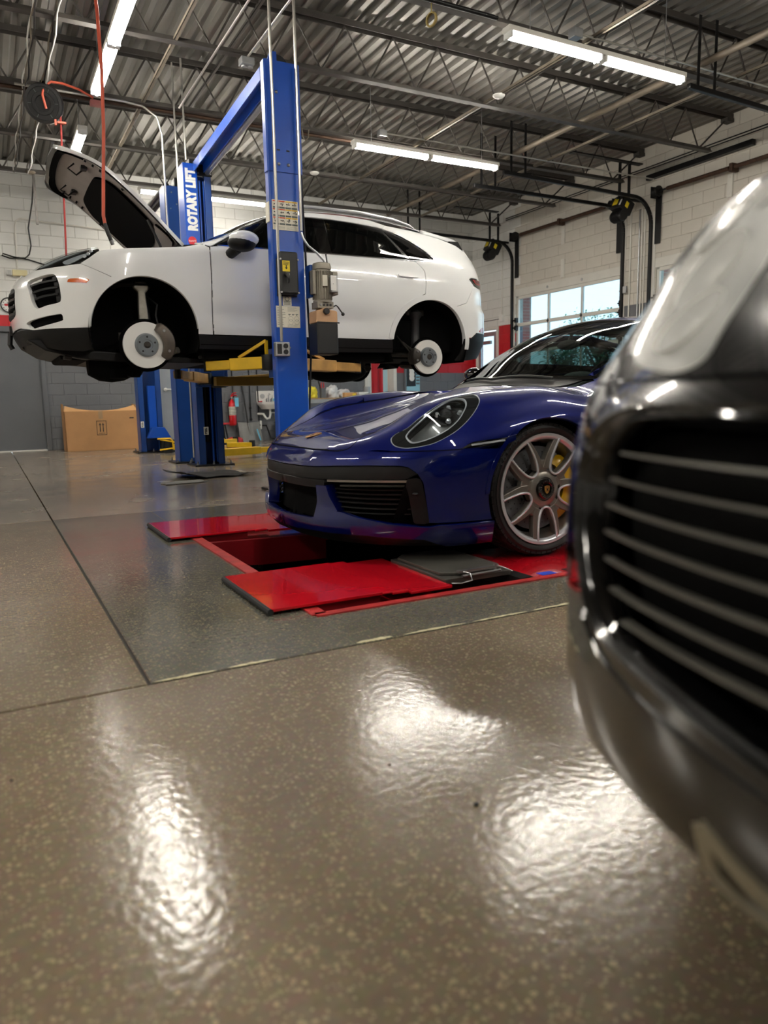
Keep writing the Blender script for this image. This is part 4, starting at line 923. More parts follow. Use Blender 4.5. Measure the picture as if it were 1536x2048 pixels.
# sink
sk = thing('wall_sink', 'white wall-hung hand sink with chrome taps and white trap pipe', 'sink', (5.18, YB-.1, .4))
obj('splashback', MB().box(4.97, 5.42, YB-.04, YB-.003, .80, 1.03), 'porcelain', sk, bevel=.01)
mb = MB(); mb.box(4.97, 5.42, YB-.36, YB-.04, .79, .80)
def rr(u0, u1, v0, v1, r, z, n=5):
    o = []
    for cx_, cy_, a0 in ((u1-r, v1-r, 0), (u0+r, v1-r, 90), (u0+r, v0+r, 180), (u1-r, v0+r, 270)):
        for i in range(n+1): a = R(a0+90*i/n); o.append((cx_+r*math.cos(a), cy_+r*math.sin(a), z))
    return o
mb = MB(); rings = [rr(5.03, 5.36, YB-.30, YB-.06, .08, .655), rr(4.98, 5.41, YB-.37, YB-.02, .06, .74), rr(4.965, 5.425, YB-.38, YB-.01, .04, .76), rr(4.965, 5.425, YB-.38, YB-.01, .04, .80), rr(5.0, 5.39, YB-.345, YB-.08, .05, .80), rr(5.04, 5.35, YB-.29, YB-.10, .07, .69)]
m_ = len(rings[0])
for i, r_ in enumerate(rings): mb.v += r_
for i in range(len(rings)-1):
    for j in range(m_): mb.f.append((i*m_+j, i*m_+(j+1) % m_, (i+1)*m_+(j+1) % m_, (i+1)*m_+j)); mb.mi.append(0)
mb.f.append(tuple(range(m_))); mb.mi.append(0); mb.f.append(tuple((len(rings)-1)*m_+j for j in range(m_-1, -1, -1))); mb.mi.append(0)
obj('basin', mb, 'porcelain', sk, smooth=True)
mb = MB()
for x in (5.17, 5.27): mb.cyl((x, YB-.06, .80), (x, YB-.06, .86), .018, n=10); mb.tube([(x, YB-.06, .86), (x, YB-.10, .875)], .010, 8)
mb.tube([(5.22, YB-.05, .80), (5.22, YB-.05, .94), (5.22, YB-.09, .97), (5.22, YB-.15, .95)], .011, 8)
obj('taps', mb, 'chrome', sk, smooth=True)
obj('drain', MB().lathe([(0, 0), (.05, 0), (.05, .005), (0, .005)], (5.09, YB-.043, .92), (0, -1, 0), 20), 'galv', sk)
obj('trap_pipe', MB().tube([(5.20, YB-.18, .66), (5.20, YB-.18, .55), (5.18, YB-.18, .47), (5.12, YB-.17, .455), (5.09, YB-.16, .50), (5.07, YB-.14, .555), (5.02, YB-.10, .56), (4.99, YB-.02, .56)], .024, 12).tube([(5.20, YB-.16, .58), (5.32, YB-.14, .58), (5.34, YB-.12, .45)], .016, 10), 'plastic_white', sk, smooth=True)
sd = thing('soap_dispenser', 'white pump soap bottle standing on the sink edge', 'soap bottle', (5.36, YB-.10, .80))
obj('bottle', MB().lathe([(0, 0), (.045, 0), (.05, .02), (.05, .14), (.03, .18), (.014, .19), (.014, .21), (0, .21)], (5.36, YB-.09, .80), (0, 0, 1), 18), 'plastic_white', sd, smooth=True)
obj('liquid_band', MB().lathe([(.0508, .02), (.0508, .07)], (5.36, YB-.09, .80), (0, 0, 1), 18), 'sky_tag', sd, smooth=True)
obj('pump', MB().tube([(5.36, YB-.09, 1.01), (5.36, YB-.09, 1.06), (5.32, YB-.10, 1.06)], .009, 8), 'plastic_white', sd, smooth=True)
tag(obj('scrub_pad', MB().box(4.99, 5.06, YB-.13, YB-.08, .80, .825), 'red_plastic', bevel=.008), 'red scrub pad lying on the sink edge', 'scrub pad')
tag(obj('socket_outlet', MB().box(4.985, 5.06, YB-.04, YB-.003, .24, .42), 'plastic_white', bevel=.01), 'white outlet cover low on the grey wall under the sink', 'outlet')
runp('drain_cable', 'black hose lying from the outlet down to the floor under the sink', 'hose', [(5.06, YB-.02, .32), (5.16, YB-.02, .32), (5.20, YB-.03, .2), (5.24, YB-.05, .05), (5.34, YB-.1, .015)], .010, 'rubber')
tb = obj('waste_bin', MB().lathe([(0, 0), (.12, 0), (.14, .36), (.15, .36), (.15, .39), (0, .40)], (5.42, YB-.24, .0), (0, 0, 1), 20), 'plastic_black', smooth=True); tag(tb, 'black waste bin standing behind the near lift column', 'bin')
# red stool with red tin below
st = thing('stool', 'low black stool with red round seat beside the extinguisher', 'stool', (4.0, 14.25, 0))
obj('seat', MB().lathe([(0, .38), (.16, .38), (.175, .385), (.18, .40), (.175, .415), (0, .42)], (4.02, 14.3, 0), (0, 0, 1), 24), 'red_plastic', st, smooth=True)
for a in (45, 135, 225, 315):
    obj('leg', MB().tube([(4.02+.10*math.cos(R(a)), 14.3+.10*math.sin(R(a)), .38), (4.02+.17*math.cos(R(a)), 14.3+.17*math.sin(R(a)), 0)], .018, 8), 'black_steel', st, smooth=True)
tn = thing('oil_pan', 'red drain tin with yellow print on the floor by the stool', 'tin', (4.22, 13.95, 0))
obj('pan', MB().lathe([(0, 0), (.13, 0), (.16, .05), (.15, .12), (.08, .15), (0, .15)], (4.16, 13.85, 0), (0, 0, 1), 20), 'red_plastic', tn, smooth=True)
obj('print', MB().lathe([(.152, .105), (.12, .135)], (4.16, 13.85, 0.002), (0, 0, 1), 20, R(20), R(80)), 'yellow_label', tn)
# work bench and what lies on it
bn = thing('work_bench', 'steel work bench with wooden top behind the near lift column', 'bench', (6.4, 14.1, 0))
obj('bench_top', MB().box(5.62, 7.30, 13.80, 14.55, .835, .86), 'wood_top', bn, bevel=.004)
obj('apron', MB().box(5.62, 7.30, 13.80, 13.83, .76, .834), 'galv', bn, bevel=.004)
for x in (5.66, 7.22):
    for y in (13.83, 14.48): obj('leg', MB().box(x, x+.05, y, y+.05, 0, .835), 'galv', bn)
obj('shelf', MB().box(5.68, 7.24, 13.86, 14.5, .28, .31), 'galv', bn)
def crumple(name, c, r, m, lab, cat, sc=(1, 1, 1), amp=.35, sub=4):
    bm = bmesh.new(); bmesh.ops.create_icosphere(bm, subdivisions=sub, radius=1)
    from mathutils import noise as nz
    for v in bm.verts:
        p = v.co.copy(); k = 1+amp*nz.noise(p*2.1+Vector(c))+amp*.6*abs(nz.noise(p*5+Vector(c)))
        v.co = Vector((p.x*sc[0], p.y*sc[1], p.z*sc[2]))*k*r
    zmin = min(v.co.z for v in bm.verts)
    for v in bm.verts: v.co.z = max(v.co.z, zmin*.6); v.co += Vector(c)-Vector((0, 0, zmin*.6))
    me = bpy.data.meshes.new(name); bm.to_mesh(me); bm.free(); me.materials.append(getm(m)); me.polygons.foreach_set('use_smooth', [True]*len(me.polygons))
    o = bpy.data.objects.new(name, me); COL.objects.link(o); return tag(o, lab, cat)
crumple('cloth_bag', (5.83, 14.0, .86), .13, 'yellow_cloth', 'crumpled bright yellow cloth on the work bench', 'cloth', (.9, .8, 1.0))
crumple('plastic_bag', (6.30, 14.02, .86), .13, 'bag_white', 'upright crumpled white plastic bag on the work bench', 'plastic bag', (1, .8, 1.0), .5)
crumple('plastic_bag', (6.68, 14.28, .86), .13, 'bag_white', 'flat white plastic bag behind the small carton on the bench', 'plastic bag', (1.4, .8, .7), .5)
tag(obj('tool_cup', MB().box(6.02, 6.12, 13.92, 14.02, .861, 1.06), 'door_grey', bevel=.006), 'grey square tool cup on the work bench', 'cup')
pr = thing('pliers', 'red-handled pliers standing in the grey tool cup', 'pliers', (6.07, 13.97, 1.0))
for s in (-1, 1): obj('handle', MB().tube([(6.07, 13.97, 1.0), (6.07+.03*s, 13.97, 1.09), (6.07+.022*s, 13.97, 1.17)], .011, 8), 'red_plastic', pr, smooth=True)
tag(obj('screwdriver', MB().tube([(6.04, 13.99, .9), (6.02, 13.99, 1.10), (5.99, 13.99, 1.2)], [.005, .012, .016], 8), 'plastic_black', smooth=True), 'black screwdriver standing in the grey tool cup', 'screwdriver')
cbx = thing('small_carton', 'low white carton with yellow label on the work bench', 'box', (6.62, 13.9, .86)); obj('carton', MB().box(6.50, 6.78, 13.84, 13.95, .861, .96), 'cardboard_edge', cbx, bevel=.004); obj('label', MB().box(6.68, 6.75, 13.838, 13.84, .88, .94), 'yellow_label', cbx)
tag(obj('white_carton', MB().box(6.84, 7.06, 13.86, 14.02, .861, .97), 'plastic_white', bevel=.005), 'plain white carton between the small carton and the steel canister', 'box')
mb = MB().lathe([(0, 0), (.07, 0), (.08, .2), (.085, .2), (.085, .22), (0, .22)], (7.16, 14.15, .861), (0, 0, 1), 18); tag(obj('steel_pot', mb, 'galv', smooth=True), 'steel canister standing on the work bench by the open doorway', 'canister')
# glove rack hung on the grey wall
gr = thing('glove_rack', 'black hanging card with white shapes and pale panel on the grey wall', 'wall rack', (8.68, YB-.03, 1.1))
obj('back_card', MB().box(8.57, 8.80, YB-.03, YB-.004, 1.10, 1.75), 'plastic_black', gr)
for i in range(5): obj('white_shape', MB().lathe([(0, .008), (.06, .006), (.07, 0)], (8.70, YB-.03, 1.28+.085*i), (0, -1, 0), 16), 'plastic_white', gr, smooth=True)
obj('pale_panel', MB().box(8.56, 8.92, YB-.012, YB-.002, .55, 1.65), 'pale_blue', gr)
for i in range(7): obj('panel_slat', MB().box(8.82, 8.91, YB-.018, YB-.012, 1.14+.07*i, 1.18+.07*i), 'door_grey', gr)
tag(obj('wall_post', MB().box(8.50, 8.545, YB-.05, YB-.002, 0, 2.2), 'door_grey', bevel=.004), 'dark grey upright post beside the hanging rack', 'post')
# clock
ck = thing('wall_clock', 'round white wall clock with black rim and red emblem', 'clock', (.52, YB-.02, 2.57))
obj('rim', MB().lathe([(.112, 0), (.13, 0), (.132, .03), (.118, .036), (.112, .02)], (.52, YB-.002, 2.57), (0, -1, 0), 32), 'plastic_black', ck, smooth=True)
obj('dial', MB().lathe([(0, .012), (.114, .012), (.114, 0), (0, 0)], (.52, YB-.003, 2.57), (0, -1, 0), 32), 'plastic_white', ck)
for k in range(12):
    a = 2*PI*k/12; mb = MB(); mb.obox((.52+.085*math.sin(a), YB-.0165, 2.57+.085*math.cos(a)), (.52+.10*math.sin(a), YB-.0165, 2.57+.10*math.cos(a)), .012, .002, up=(0, 1, 0)); obj('hour_mark', mb, 'print_black', ck)
obj('emblem', MB().sphere((.52-.035, YB-.016, 2.575), .03, 12, 6, (1.3, .05, .7)).sphere((.52+.04, YB-.016, 2.578), .03, 12, 6, (1.3, .05, .7)), 'red_logo', ck, smooth=True)
obj('hands', MB().obox((.52, YB-.018, 2.57), (.50, YB-.018, 2.625), .007, .002, up=(0, 1, 0)).obox((.52, YB-.018, 2.57), (.575, YB-.018, 2.535), .005, .002, up=(0, 1, 0)), 'print_black', ck)
# emergency light, conduit and slack cables on the white wall
el = thing('emergency_light', 'cream battery emergency light on the white block wall', 'wall light', (.70, YB-.05, 3.13)); obj('body', MB().box(.62, .86, YB-.10, YB-.003, 3.07, 3.17), mat('cream_plastic', (218, 208, 160), .45), el, bevel=.01)
obj('grille', MB().box(.53, .62, YB-.095, YB-.003, 3.08, 3.165), 'plastic_white', el, bevel=.006)
for i in range(4): obj('grille_slot', MB().box(.545, .61, YB-.098, YB-.095, 3.09+.018*i, 3.098+.018*i), 'print_grey', el)
runp('conduit', 'white conduit bending down to the cream emergency light', 'conduit', [(2.6, YB-.03, 3.96), (1.0, YB-.03, 4.04), (.82, YB-.03, 4.05), (.75, YB-.03, 4.0), (.73, YB-.03, 3.9), (.71, YB-.03, 3.17)], .014, 'white_paint')
runp('cable', 'dark cable hanging down the white wall beside the conduit', 'cable', [(.98, 13.3, 4.36), (.97, 13.9, 4.1), (.94, YB-.04, 3.9), (.96, YB-.04, 3.6), (.92, YB-.05, 3.45), (.85, YB-.06, 3.38), (.60, YB-.07, 3.36), (.48, YB-.08, 3.40), (.50, YB-.08, 3.43), (.66, YB-.06, 3.39), (.9, YB-.04, 3.36), (1.2, YB-.03, 3.28)], .012, 'black_steel', 6)
for i, (x, lab) in enumerate(((.70, 'bundle of pale cables strung under the joists beside the hose reel'), (.89, 'bundle of brown cables strung under the joists above the hose reel'))):
    t = thing('cable_bundle', lab, 'cables', (x, 9, 4.36), 'cable bundles under the roof')
    for k in range(3):
        pts = []
        for j in range(37):
            y = 5.5+7.7*j/36; f = ((y-2.86) % 1.73)/1.73; pts.append((x+.012*math.sin(2.1*j*.6+k*2)+(k-1)*.014, y, 4.385-.05*math.sin(PI*f)-.012*k))
        obj('cable', MB().tube(pts, .008, 5), ('plastic_white', 'bridging', 'black_steel')[(k+i) % 3], t, smooth=True)
tag(obj('unistrut_post', MB().box(.955, .99, 13.20, 13.24, 3.62, 4.40), 'joist_steel'), 'short dark steel post hanging below the last joist beside the cables', 'strut')
# smoke or sensor discs under joists
for x, y, lab in ((.88, 9.70, 'pale round disc under the joist beside the hose reel'), (.93, 13.15, 'pale round disc on the last joist beside the steel post')):
    tag(obj('ceiling_disc', MB().lathe([(0, -.03), (.05, -.03), (.075, -.01), (.075, 0), (0, 0)], (x, y, 4.38), (0, 0, 1), 20), 'bridging', smooth=True), lab, 'sensor', 'discs under the joists')
for x, y, lab in ((5.78, 7.72, 'pale sensor disc under the deck between the two long strip lights'), (4.95, 11.45, 'pale sensor disc below the joist beyond the far strip light')):
    tag(obj('ceiling_disc', MB().lathe([(0, -.03), (.05, -.03), (.075, -.01), (.075, 0), (0, 0)], (x, y, 4.40), (0, 0, 1), 20), 'plastic_white', smooth=True), lab, 'sensor', 'discs under the joists')
# hose reel
RC = Vector((.88, 9.60, 4.16)); ax = Vector((-.30, -.90, -.30)).normalized()
hr = thing('hose_reel', 'round black hose reel hung under the joist with orange hose', 'hose reel', RC)
obj('drum', MB().lathe([(0, -.05), (.19, -.05), (.205, -.04), (.205, .03), (.198, .045), (.17, .05), (.165, .042), (.12, .042), (.115, .05), (.085, .05), (.08, .03), (0, .03)], RC, ax, 36), 'plastic_black', hr, smooth=True, ang=30)
mb = MB(); a_ = ax.orthogonal().normalized(); b_ = ax.cross(a_)
for k in range(6):
    t = 2*PI*k/6+.3; d = a_*math.cos(t)+b_*math.sin(t); mb.obox(RC+ax*.046+d*.125, RC+ax*.046+d*.16, .006, .004, up=ax)
obj('drum_marks', mb, 'print_grey', hr)
obj('hanger', MB().box(RC.x-.02, RC.x+.02, RC.y+.05, RC.y+.07, RC.z, 4.42).box(RC.x-.02, RC.x+.02, RC.y+.05, RC.y+.15, 4.40, 4.42), 'black_steel', hr)
q0 = RC+ax*.05
obj('inlet_hose', MB().tube([q0+Vector((.03, 0, -.05)), q0+Vector((0, -.03, .08)), q0+Vector((.02, -.03, .17)), q0+Vector((.10, -.02, .235)), q0+Vector((.22, 0, .245)), q0+Vector((.40, .03, .22)), q0+Vector((.55, .08, .175))], .013, 8), 'orange_hose', hr, smooth=True)
obj('hose_guide', MB().box(1.0, 1.09, 9.53, 9.57, 3.955, 3.975).box(.97, .99, 9.53, 9.57, 3.93, 3.99), 'orange_hose', hr)
obj('down_hose', MB().tube([(1.04, 9.57, 4.1), (1.035, 9.57, 3.9), (1.01, 9.6, 3.2), (.985, 9.65, 2.4), (.97, 9.7, 1.5)], .011, 8), 'red_hose', hr, smooth=True)
tag(obj('red_box', MB().box(1.38, 1.50, 9.62, 9.70, 4.24, 4.30), mat('dusty_red', (170, 104, 100), .6), bevel=.006), 'dusty red box at the end of the strip light by the reel', 'electrical box')
# hanging orange air hose in front of the hood
ho = thing('air_hose', 'orange air hose hanging straight down in front of the raised hood', 'hose', (.95, 6.3, 4.4))
obj('hose', MB().tube([(.97, 6.32, 4.40), (.985, 6.3, 4.0), (.998, 6.3, 3.7), (1.0, 6.3, 3.3), (.985, 6.3, 2.9), (.955, 6.3, 2.5), (.937, 6.3, 2.25), (.945, 6.3, 2.19)], .013, 10), 'orange_hose', ho, smooth=True)
obj('nozzle', MB().tube([(.943, 6.3, 2.195), (.96, 6.3, 2.13), (.985, 6.3, 2.06)], [.014, .016, .015], 10), 'plastic_black', ho, smooth=True)
obj('coupling', MB().tube([(.982, 6.3, 2.07), (.992, 6.3, 2.04)], [.017, .014], 10), 'steel', ho, smooth=True)
hk = MB().lathe([(.05, -.012), (.062, -.012), (.066, 0), (.062, .012), (.05, .012)], (3.92, 6.26, 4.24), (1, .3, 0), 24).cyl((3.92, 6.26, 4.30), (3.92, 6.26, 4.385), .006, n=6)
tag(obj('hanging_ring', hk, mat('ochre', (170, 150, 90), .5), smooth=True), 'yellowish ring hanging from the dark conduit of the strip light', 'ring')
tag(obj('cable_loop', MB().tube([(4.05, 9.74, 4.40), (4.06, 9.72, 4.28), (4.09, 9.72, 4.24), (4.13, 9.72, 4.29), (4.15, 9.74, 4.40)], .009, 8), 'bridging', smooth=True), 'loop of cable hanging from the hose reel joist near the strip light', 'cable')
# ================================================================== CAR BODY TOOLS: panels cut from one smooth implicit body surface
class Sp:
    """smooth monotone interpolation through knots"""
    def __init__(s, *kn):
        s.x = np.array([k[0] for k in kn], float); s.y = np.array([k[1] for k in kn], float)
        h = np.diff(s.x); d = np.diff(s.y)/h; m = np.zeros_like(s.y); m[0], m[-1] = d[0], d[-1]
        for i in range(1, len(m)-1):
            if d[i-1]*d[i] > 0: w1, w2 = 2*h[i]+h[i-1], h[i]+2*h[i-1]; m[i] = (w1+w2)/(w1/d[i-1]+w2/d[i])
        s.m = m
    def __call__(s, x):
        x = np.asarray(x, float); xc = np.clip(x, s.x[0], s.x[-1]); i = np.clip(np.searchsorted(s.x, xc)-1, 0, len(s.x)-2)
        h = s.x[i+1]-s.x[i]; t = (xc-s.x[i])/h; t2, t3 = t*t, t*t*t
        r = (2*t3-3*t2+1)*s.y[i]+(t3-2*t2+t)*h*s.m[i]+(-2*t3+3*t2)*s.y[i+1]+(t3-t2)*h*s.m[i+1]
        return r+np.where(x < s.x[0], (x-s.x[0])*s.m[0], 0)+np.where(x > s.x[-1], (x-s.x[-1])*s.m[-1], 0)
def smax(a, b, k):
    h = np.maximum(k-np.abs(a-b), 0)/k; return np.maximum(a, b)+h*h*k*.25
def gauss(x, c, s): return np.exp(-((x-c)/s)**2)
def sstep(x, a, b):
    t = np.clip((x-a)/(b-a), 0, 1); return t*t*(3-2*t)
def curve(pts, n=6, closed=True):
    """Catmull-Rom outline through points; a point given as (x, y, 1) stays a sharp corner"""
    P_ = [np.array(p[:2], float) for p in pts]; sharp = [len(p) > 2 for p in pts]; N = len(P_); out = []
    for i in range(N if closed else N-1):
        p1, p2 = P_[i], P_[(i+1) % N]
        p0 = p1-(p2-p1) if sharp[i] or (not closed and i == 0) else P_[i-1]
        p3 = p2+(p2-p1) if sharp[(i+1) % N] or (not closed and i+2 >= N) else P_[(i+2) % N]
        for k in range(n):
            t = k/n; out.append(tuple(.5*((2*p1)+(-p0+p2)*t+(2*p0-5*p1+4*p2-p3)*t*t+(-p0+3*p1-3*p2+p3)*t**3)))
    if not closed: out.append(tuple(P_[-1]))
    return out
def arc(cx, cy, r, a0, a1, n=20): return [(cx+r*math.cos(R(a0+(a1-a0)*i/n)), cy+r*math.sin(R(a0+(a1-a0)*i/n))) for i in range(n+1)]
def ellipse(cx, cy, rx, ry, rot=0, n=36):
    c, s = math.cos(R(rot)), math.sin(R(rot)); o = []
    for i in range(n):
        t = 2*PI*i/n; a, b = rx*math.cos(t), ry*math.sin(t); o.append((cx+a*c-b*s, cy+a*s+b*c))
    return o
def area(p): return .5*sum(p[i][0]*p[(i+1) % len(p)][1]-p[(i+1) % len(p)][0]*p[i][1] for i in range(len(p)))
def inside(P_, poly):
    """points of an array that lie inside a closed outline"""
    A = np.array(poly); B_ = np.roll(A, -1, 0); r = np.zeros(len(P_), int)
    for (ax, ay), (bx, by) in zip(A, B_):
        if ay == by: continue
        c = (ay > P_[:, 1]) != (by > P_[:, 1]); r += c & (ax+(P_[:, 1]-ay)*(bx-ax)/(by-ay) > P_[:, 0])
    return r % 2 == 1
def densify(poly, st):
    o = []; n = len(poly)
    for i in range(n):
        a, b = np.array(poly[i], float), np.array(poly[(i+1) % n], float); m = max(1, int(math.ceil(np.linalg.norm(b-a)/st)))
        for k in range(m): o.append(tuple(a+(b-a)*k/m))
    return o
def grid_mesh(poly, step, holes=()):
    from mathutils.geometry import delaunay_2d_cdt
    st = step[0] if isinstance(step, tuple) else step
    loops = [densify(poly, st*.8)]+[densify(h, st*.8) for h in holes]
    A = np.array(loops[0]); x0, y0 = A.min(0); x1, y1 = A.max(0); nx, ny = max(2, int((x1-x0)/st)), max(2, int((y1-y0)/st))
    G = np.array([(x0+(x1-x0)*(i+.5)/nx, y0+(y1-y0)*(j+.5)/ny) for i in range(nx) for j in range(ny)])
    G = G[inside(G, poly)]
    for h in holes:
        if len(G): G = G[~inside(G, h)]
    bd = np.array([p for l in loops for p in l])
    if len(G):
        d2 = ((G[:, None, :]-bd[None])**2).sum(2).min(1); G = G[d2 > (.42*st)**2]
    vs = [Vector(p) for l in loops for p in l]+[Vector(p) for p in G]; ed = []; k = 0
    for l in loops: ed += [(k+i, k+(i+1) % len(l)) for i in range(len(l))]; k += len(l)
    ov, oe, of, *_ = delaunay_2d_cdt(vs, ed, [], 0, 1e-6)
    V = np.array([(p.x, p.y) for p in ov]); F_ = [tuple(f) for f in of]
    C = np.array([V[list(f)].mean(0) for f in F_]); m = inside(C, poly)
    for h in holes: m &= ~inside(C, h)
    F_ = [f for f, q in zip(F_, m) if q and abs(area([V[i] for i in f])) > 1e-10]
    used = sorted({i for f in F_ for i in f}); rm = {u: i for i, u in enumerate(used)}
    return V[used], [tuple(rm[i] for i in f) for f in F_]
class Body:
    """f(x, v, z) < 0 inside; x from front to rear, v = |y|. M maps car space to the world"""
    def __init__(s, f, M, root): s.f, s.M, s.root = f, M, root
    def F(s, P_): return s.f(P_[:, 0], np.abs(P_[:, 1]), P_[:, 2])
    def grad(s, P_):
        e = 1e-3; g_ = np.stack([s.F(P_+np.eye(3)[i]*e)-s.F(P_-np.eye(3)[i]*e) for i in range(3)], 1)
        return g_/np.maximum(np.linalg.norm(g_, axis=1, keepdims=True), 1e-9)
    def project(s, ab, chart, side=1):
        n = len(ab); a, b = ab[:, 0], ab[:, 1]; z = np.zeros(n)
        if chart == 'side': O = np.stack([a, z+1.6, b], 1); D_ = np.array([0, -1., 0]); L = 1.6
        elif chart == 'top': O = np.stack([a, b, z+s.ztop], 1); D_ = np.array([0, 0, -1.]); L = s.ztop-s.zlow
        elif chart == 'front': O = np.stack([z+s.x0-.3, a, b], 1); D_ = np.array([1., 0, 0]); L = 2.3
        elif chart == 'rear': O = np.stack([z+s.x1+.3, a, b], 1); D_ = np.array([-1., 0, 0]); L = 2.3
        else:
            o, u, w_, d = [np.array(q, float) for q in chart]; D_ = d/np.linalg.norm(d); O = o+a[:, None]*u+b[:, None]*w_-D_*1.2; L = 2.4
        # march to the first crossing, then bisect
        T = np.linspace(0, L, 120); t0 = np.zeros(n); t1 = np.full(n, L); found = np.zeros(n, bool)
        for k in range(1, len(T)):
            v = s.F(O+D_*T[k]) < 0; new = v & ~found; t0[new], t1[new] = T[k-1], T[k]; found |= v
        for _ in range(26):
            m = (t0+t1)/2; v = s.F(O+D_*m[:, None]) < 0; t1 = np.where(v, m, t1); t0 = np.where(v, t0, m)
        P_ = O+D_*((t0+t1)/2)[:, None]
        if not found.all():
            bad = ~found; good = np.where(found)[0]
            for i in np.where(bad)[0]:
                j = good[np.argmin((ab[good, 0]-a[i])**2+(ab[good, 1]-b[i])**2)]; P_[i] = P_[j]
        return P_
    def panel(s, name, poly, chart, m, off=0., thick=.006, step=.04, holes=(), side=1, parent=None, post=None, smooth_off=None, flat=False):
        V, F_ = grid_mesh(poly, step, holes); P_ = s.project(V, chart); N_ = s.grad(P_)
        o_ = off if smooth_off is None else off+smooth_off(V[:, 0], V[:, 1])
        P_ = P_+N_*(o_[:, None] if isinstance(o_, np.ndarray) else o_)
        if smooth_off is not None:   # normals of the sculpted surface from its faces
            N_ = None
        if side < 0: P_ = P_*np.array([1, -1, 1]); N_ = None if N_ is None else N_*np.array([1, -1, 1])
        if post is not None:
            P_ = post(P_)
            if N_ is not None: N_ = post(N_, True)
        # orientation
        ref = N_ if N_ is not None else None
        faces = []
        for f_ in F_:
            p = P_[list(f_)]; c = p.mean(0); nn = np.zeros(3)
            for i in range(len(p)): nn += np.cross(p[i]-c, p[(i+1) % len(p)]-c)
            if ref is not None and nn @ ref[f_[0]] < 0: f_ = f_[::-1]
            faces.append(f_)
        if N_ is None:
            N_ = np.zeros_like(P_); G = s.grad(P_*np.array([1, side, 1])) if post is None else None
            for i, f_ in enumerate(faces):
                p = P_[list(f_)]; nn = np.zeros(3); c = p.mean(0)
                for k in range(len(p)): nn += np.cross(p[k]-c, p[(k+1) % len(p)]-c)
                if G is not None and nn @ (G[f_[0]]*np.array([1, side, 1])) < 0: faces[i] = f_[::-1]; nn = -nn
                for k in f_: N_[k] += nn
            N_ /= np.maximum(np.linalg.norm(N_, axis=1, keepdims=True), 1e-12)
        verts = [tuple(p) for p in P_]; norms = [tuple(v) for v in N_]
        if thick:
            ec = {}
            for f_ in faces:
                for i in range(len(f_)):
                    a, b = f_[i], f_[(i+1) % len(f_)]; ec.setdefault((min(a, b), max(a, b)), []).append((a, b))
            rim = {}
            bound = [v[0] for v in ec.values() if len(v) == 1]
            lat = {}
            for a, b in bound:
                e_ = P_[b]-P_[a]; l = np.cross(e_, N_[a]+N_[b]); l /= max(np.linalg.norm(l), 1e-12)
                for q in (a, b): lat[q] = lat.get(q, 0)+l
            for q, l in lat.items():
                l = l/max(np.linalg.norm(l), 1e-12); n0 = N_[q]*.35+l; n0 = n0/np.linalg.norm(n0)
                rim[q] = (len(verts), len(verts)+1)
                verts += [tuple(P_[q]), tuple(P_[q]-N_[q]*thick)]; norms += [tuple(n0), tuple(l)]
            for a, b in bound: faces.append((rim[b][0], rim[a][0], rim[a][1], rim[b][1]))
        me = bpy.data.meshes.new(name); me.from_pydata(verts, [], [tuple(int(i) for i in f_) for f_ in faces]); me.materials.append(getm(m))
        me.polygons.foreach_set('use_smooth', [True]*len(me.polygons))
        me.transform(s.M); R3 = np.array(s.M.to_3x3())
        nv = (R3 @ np.array(norms).T).T; nv /= np.maximum(np.linalg.norm(nv, axis=1, keepdims=True), 1e-12)
        me.normals_split_custom_set_from_vertices([tuple(v) for v in nv])
        o = bpy.data.objects.new(name, me); return link(o, parent or s.root)
    def pt(s, a, b, chart, off=0, side=1):
        P_ = s.project(np.array([[a, b]], float), chart); N_ = s.grad(P_); q = P_[0]+N_[0]*off; n_ = N_[0].copy()
        if side < 0: q[1] *= -1; n_[1] *= -1
        return Vector(q), Vector(n_)
    def ribbon(s, name, pts, chart, w_, m, off=.001, side=1, parent=None, thick=.004, n=4):
        """narrow strip following a line of chart points"""
        c = np.array(curve(pts, n, False)); t = np.gradient(c, axis=0); t /= np.maximum(np.linalg.norm(t, axis=1, keepdims=True), 1e-9); nn = np.stack([-t[:, 1], t[:, 0]], 1)
        poly = [tuple(p) for p in c+nn*w_/2]+[tuple(p) for p in (c-nn*w_/2)[::-1]]
        return s.panel(name, poly, chart, m, off, thick, .03, (), side, parent)
    def add(s, name, mb, m, parent=None, **k):
        mb.xform(s.M); return obj(name, mb, m, parent or s.root, **k)
mat('paint_white', (236, 238, 238), .22, coat=1.0)
mat('paint_blue', (0, 13, 84), .35, metal=.3, coat=1.0, spec=.1)
mat('paint_black', (6, 6, 7), .2, coat=1.0)
mat('trim_black', (10, 10, 11), .5, spec=.3)
mat('gloss_black', (5, 5, 6), .08, coat=1.0)
mat('glass_dark', (4, 5, 5), .02, spec=.35)
mat('well_black', (5, 5, 5), .9, spec=.1)
mat('tyre', (19, 19, 20), .62, noise=.15, nscale=30)
mat('cast_iron', (58, 54, 50), .6, metal=.5, noise=.3, nscale=20)
mat('alloy_rough', (150, 146, 138), .45, metal=.7, noise=.2, nscale=18)
mat('disc_white', (232, 232, 228), .4, metal=.15)
mat('disc_steel', (128, 134, 140), .3, metal=.7)
mat('caliper_brown', (88, 80, 72), .45, metal=.3)
mat('amber', (206, 92, 18), .2, coat=.6)
mat('tail_red', (150, 12, 24), .12, coat=1.0)
mat('lamp_clear', (205, 210, 214), .08, metal=.4, coat=1.0)
mat('hood_inner', (176, 168, 164), .45, noise=.06)
mat('leather', (28, 28, 30), .6)
glass_mat('car_glass', (150, 168, 164), .06)
glass_mat('lamp_glass', (236, 240, 242), .05)
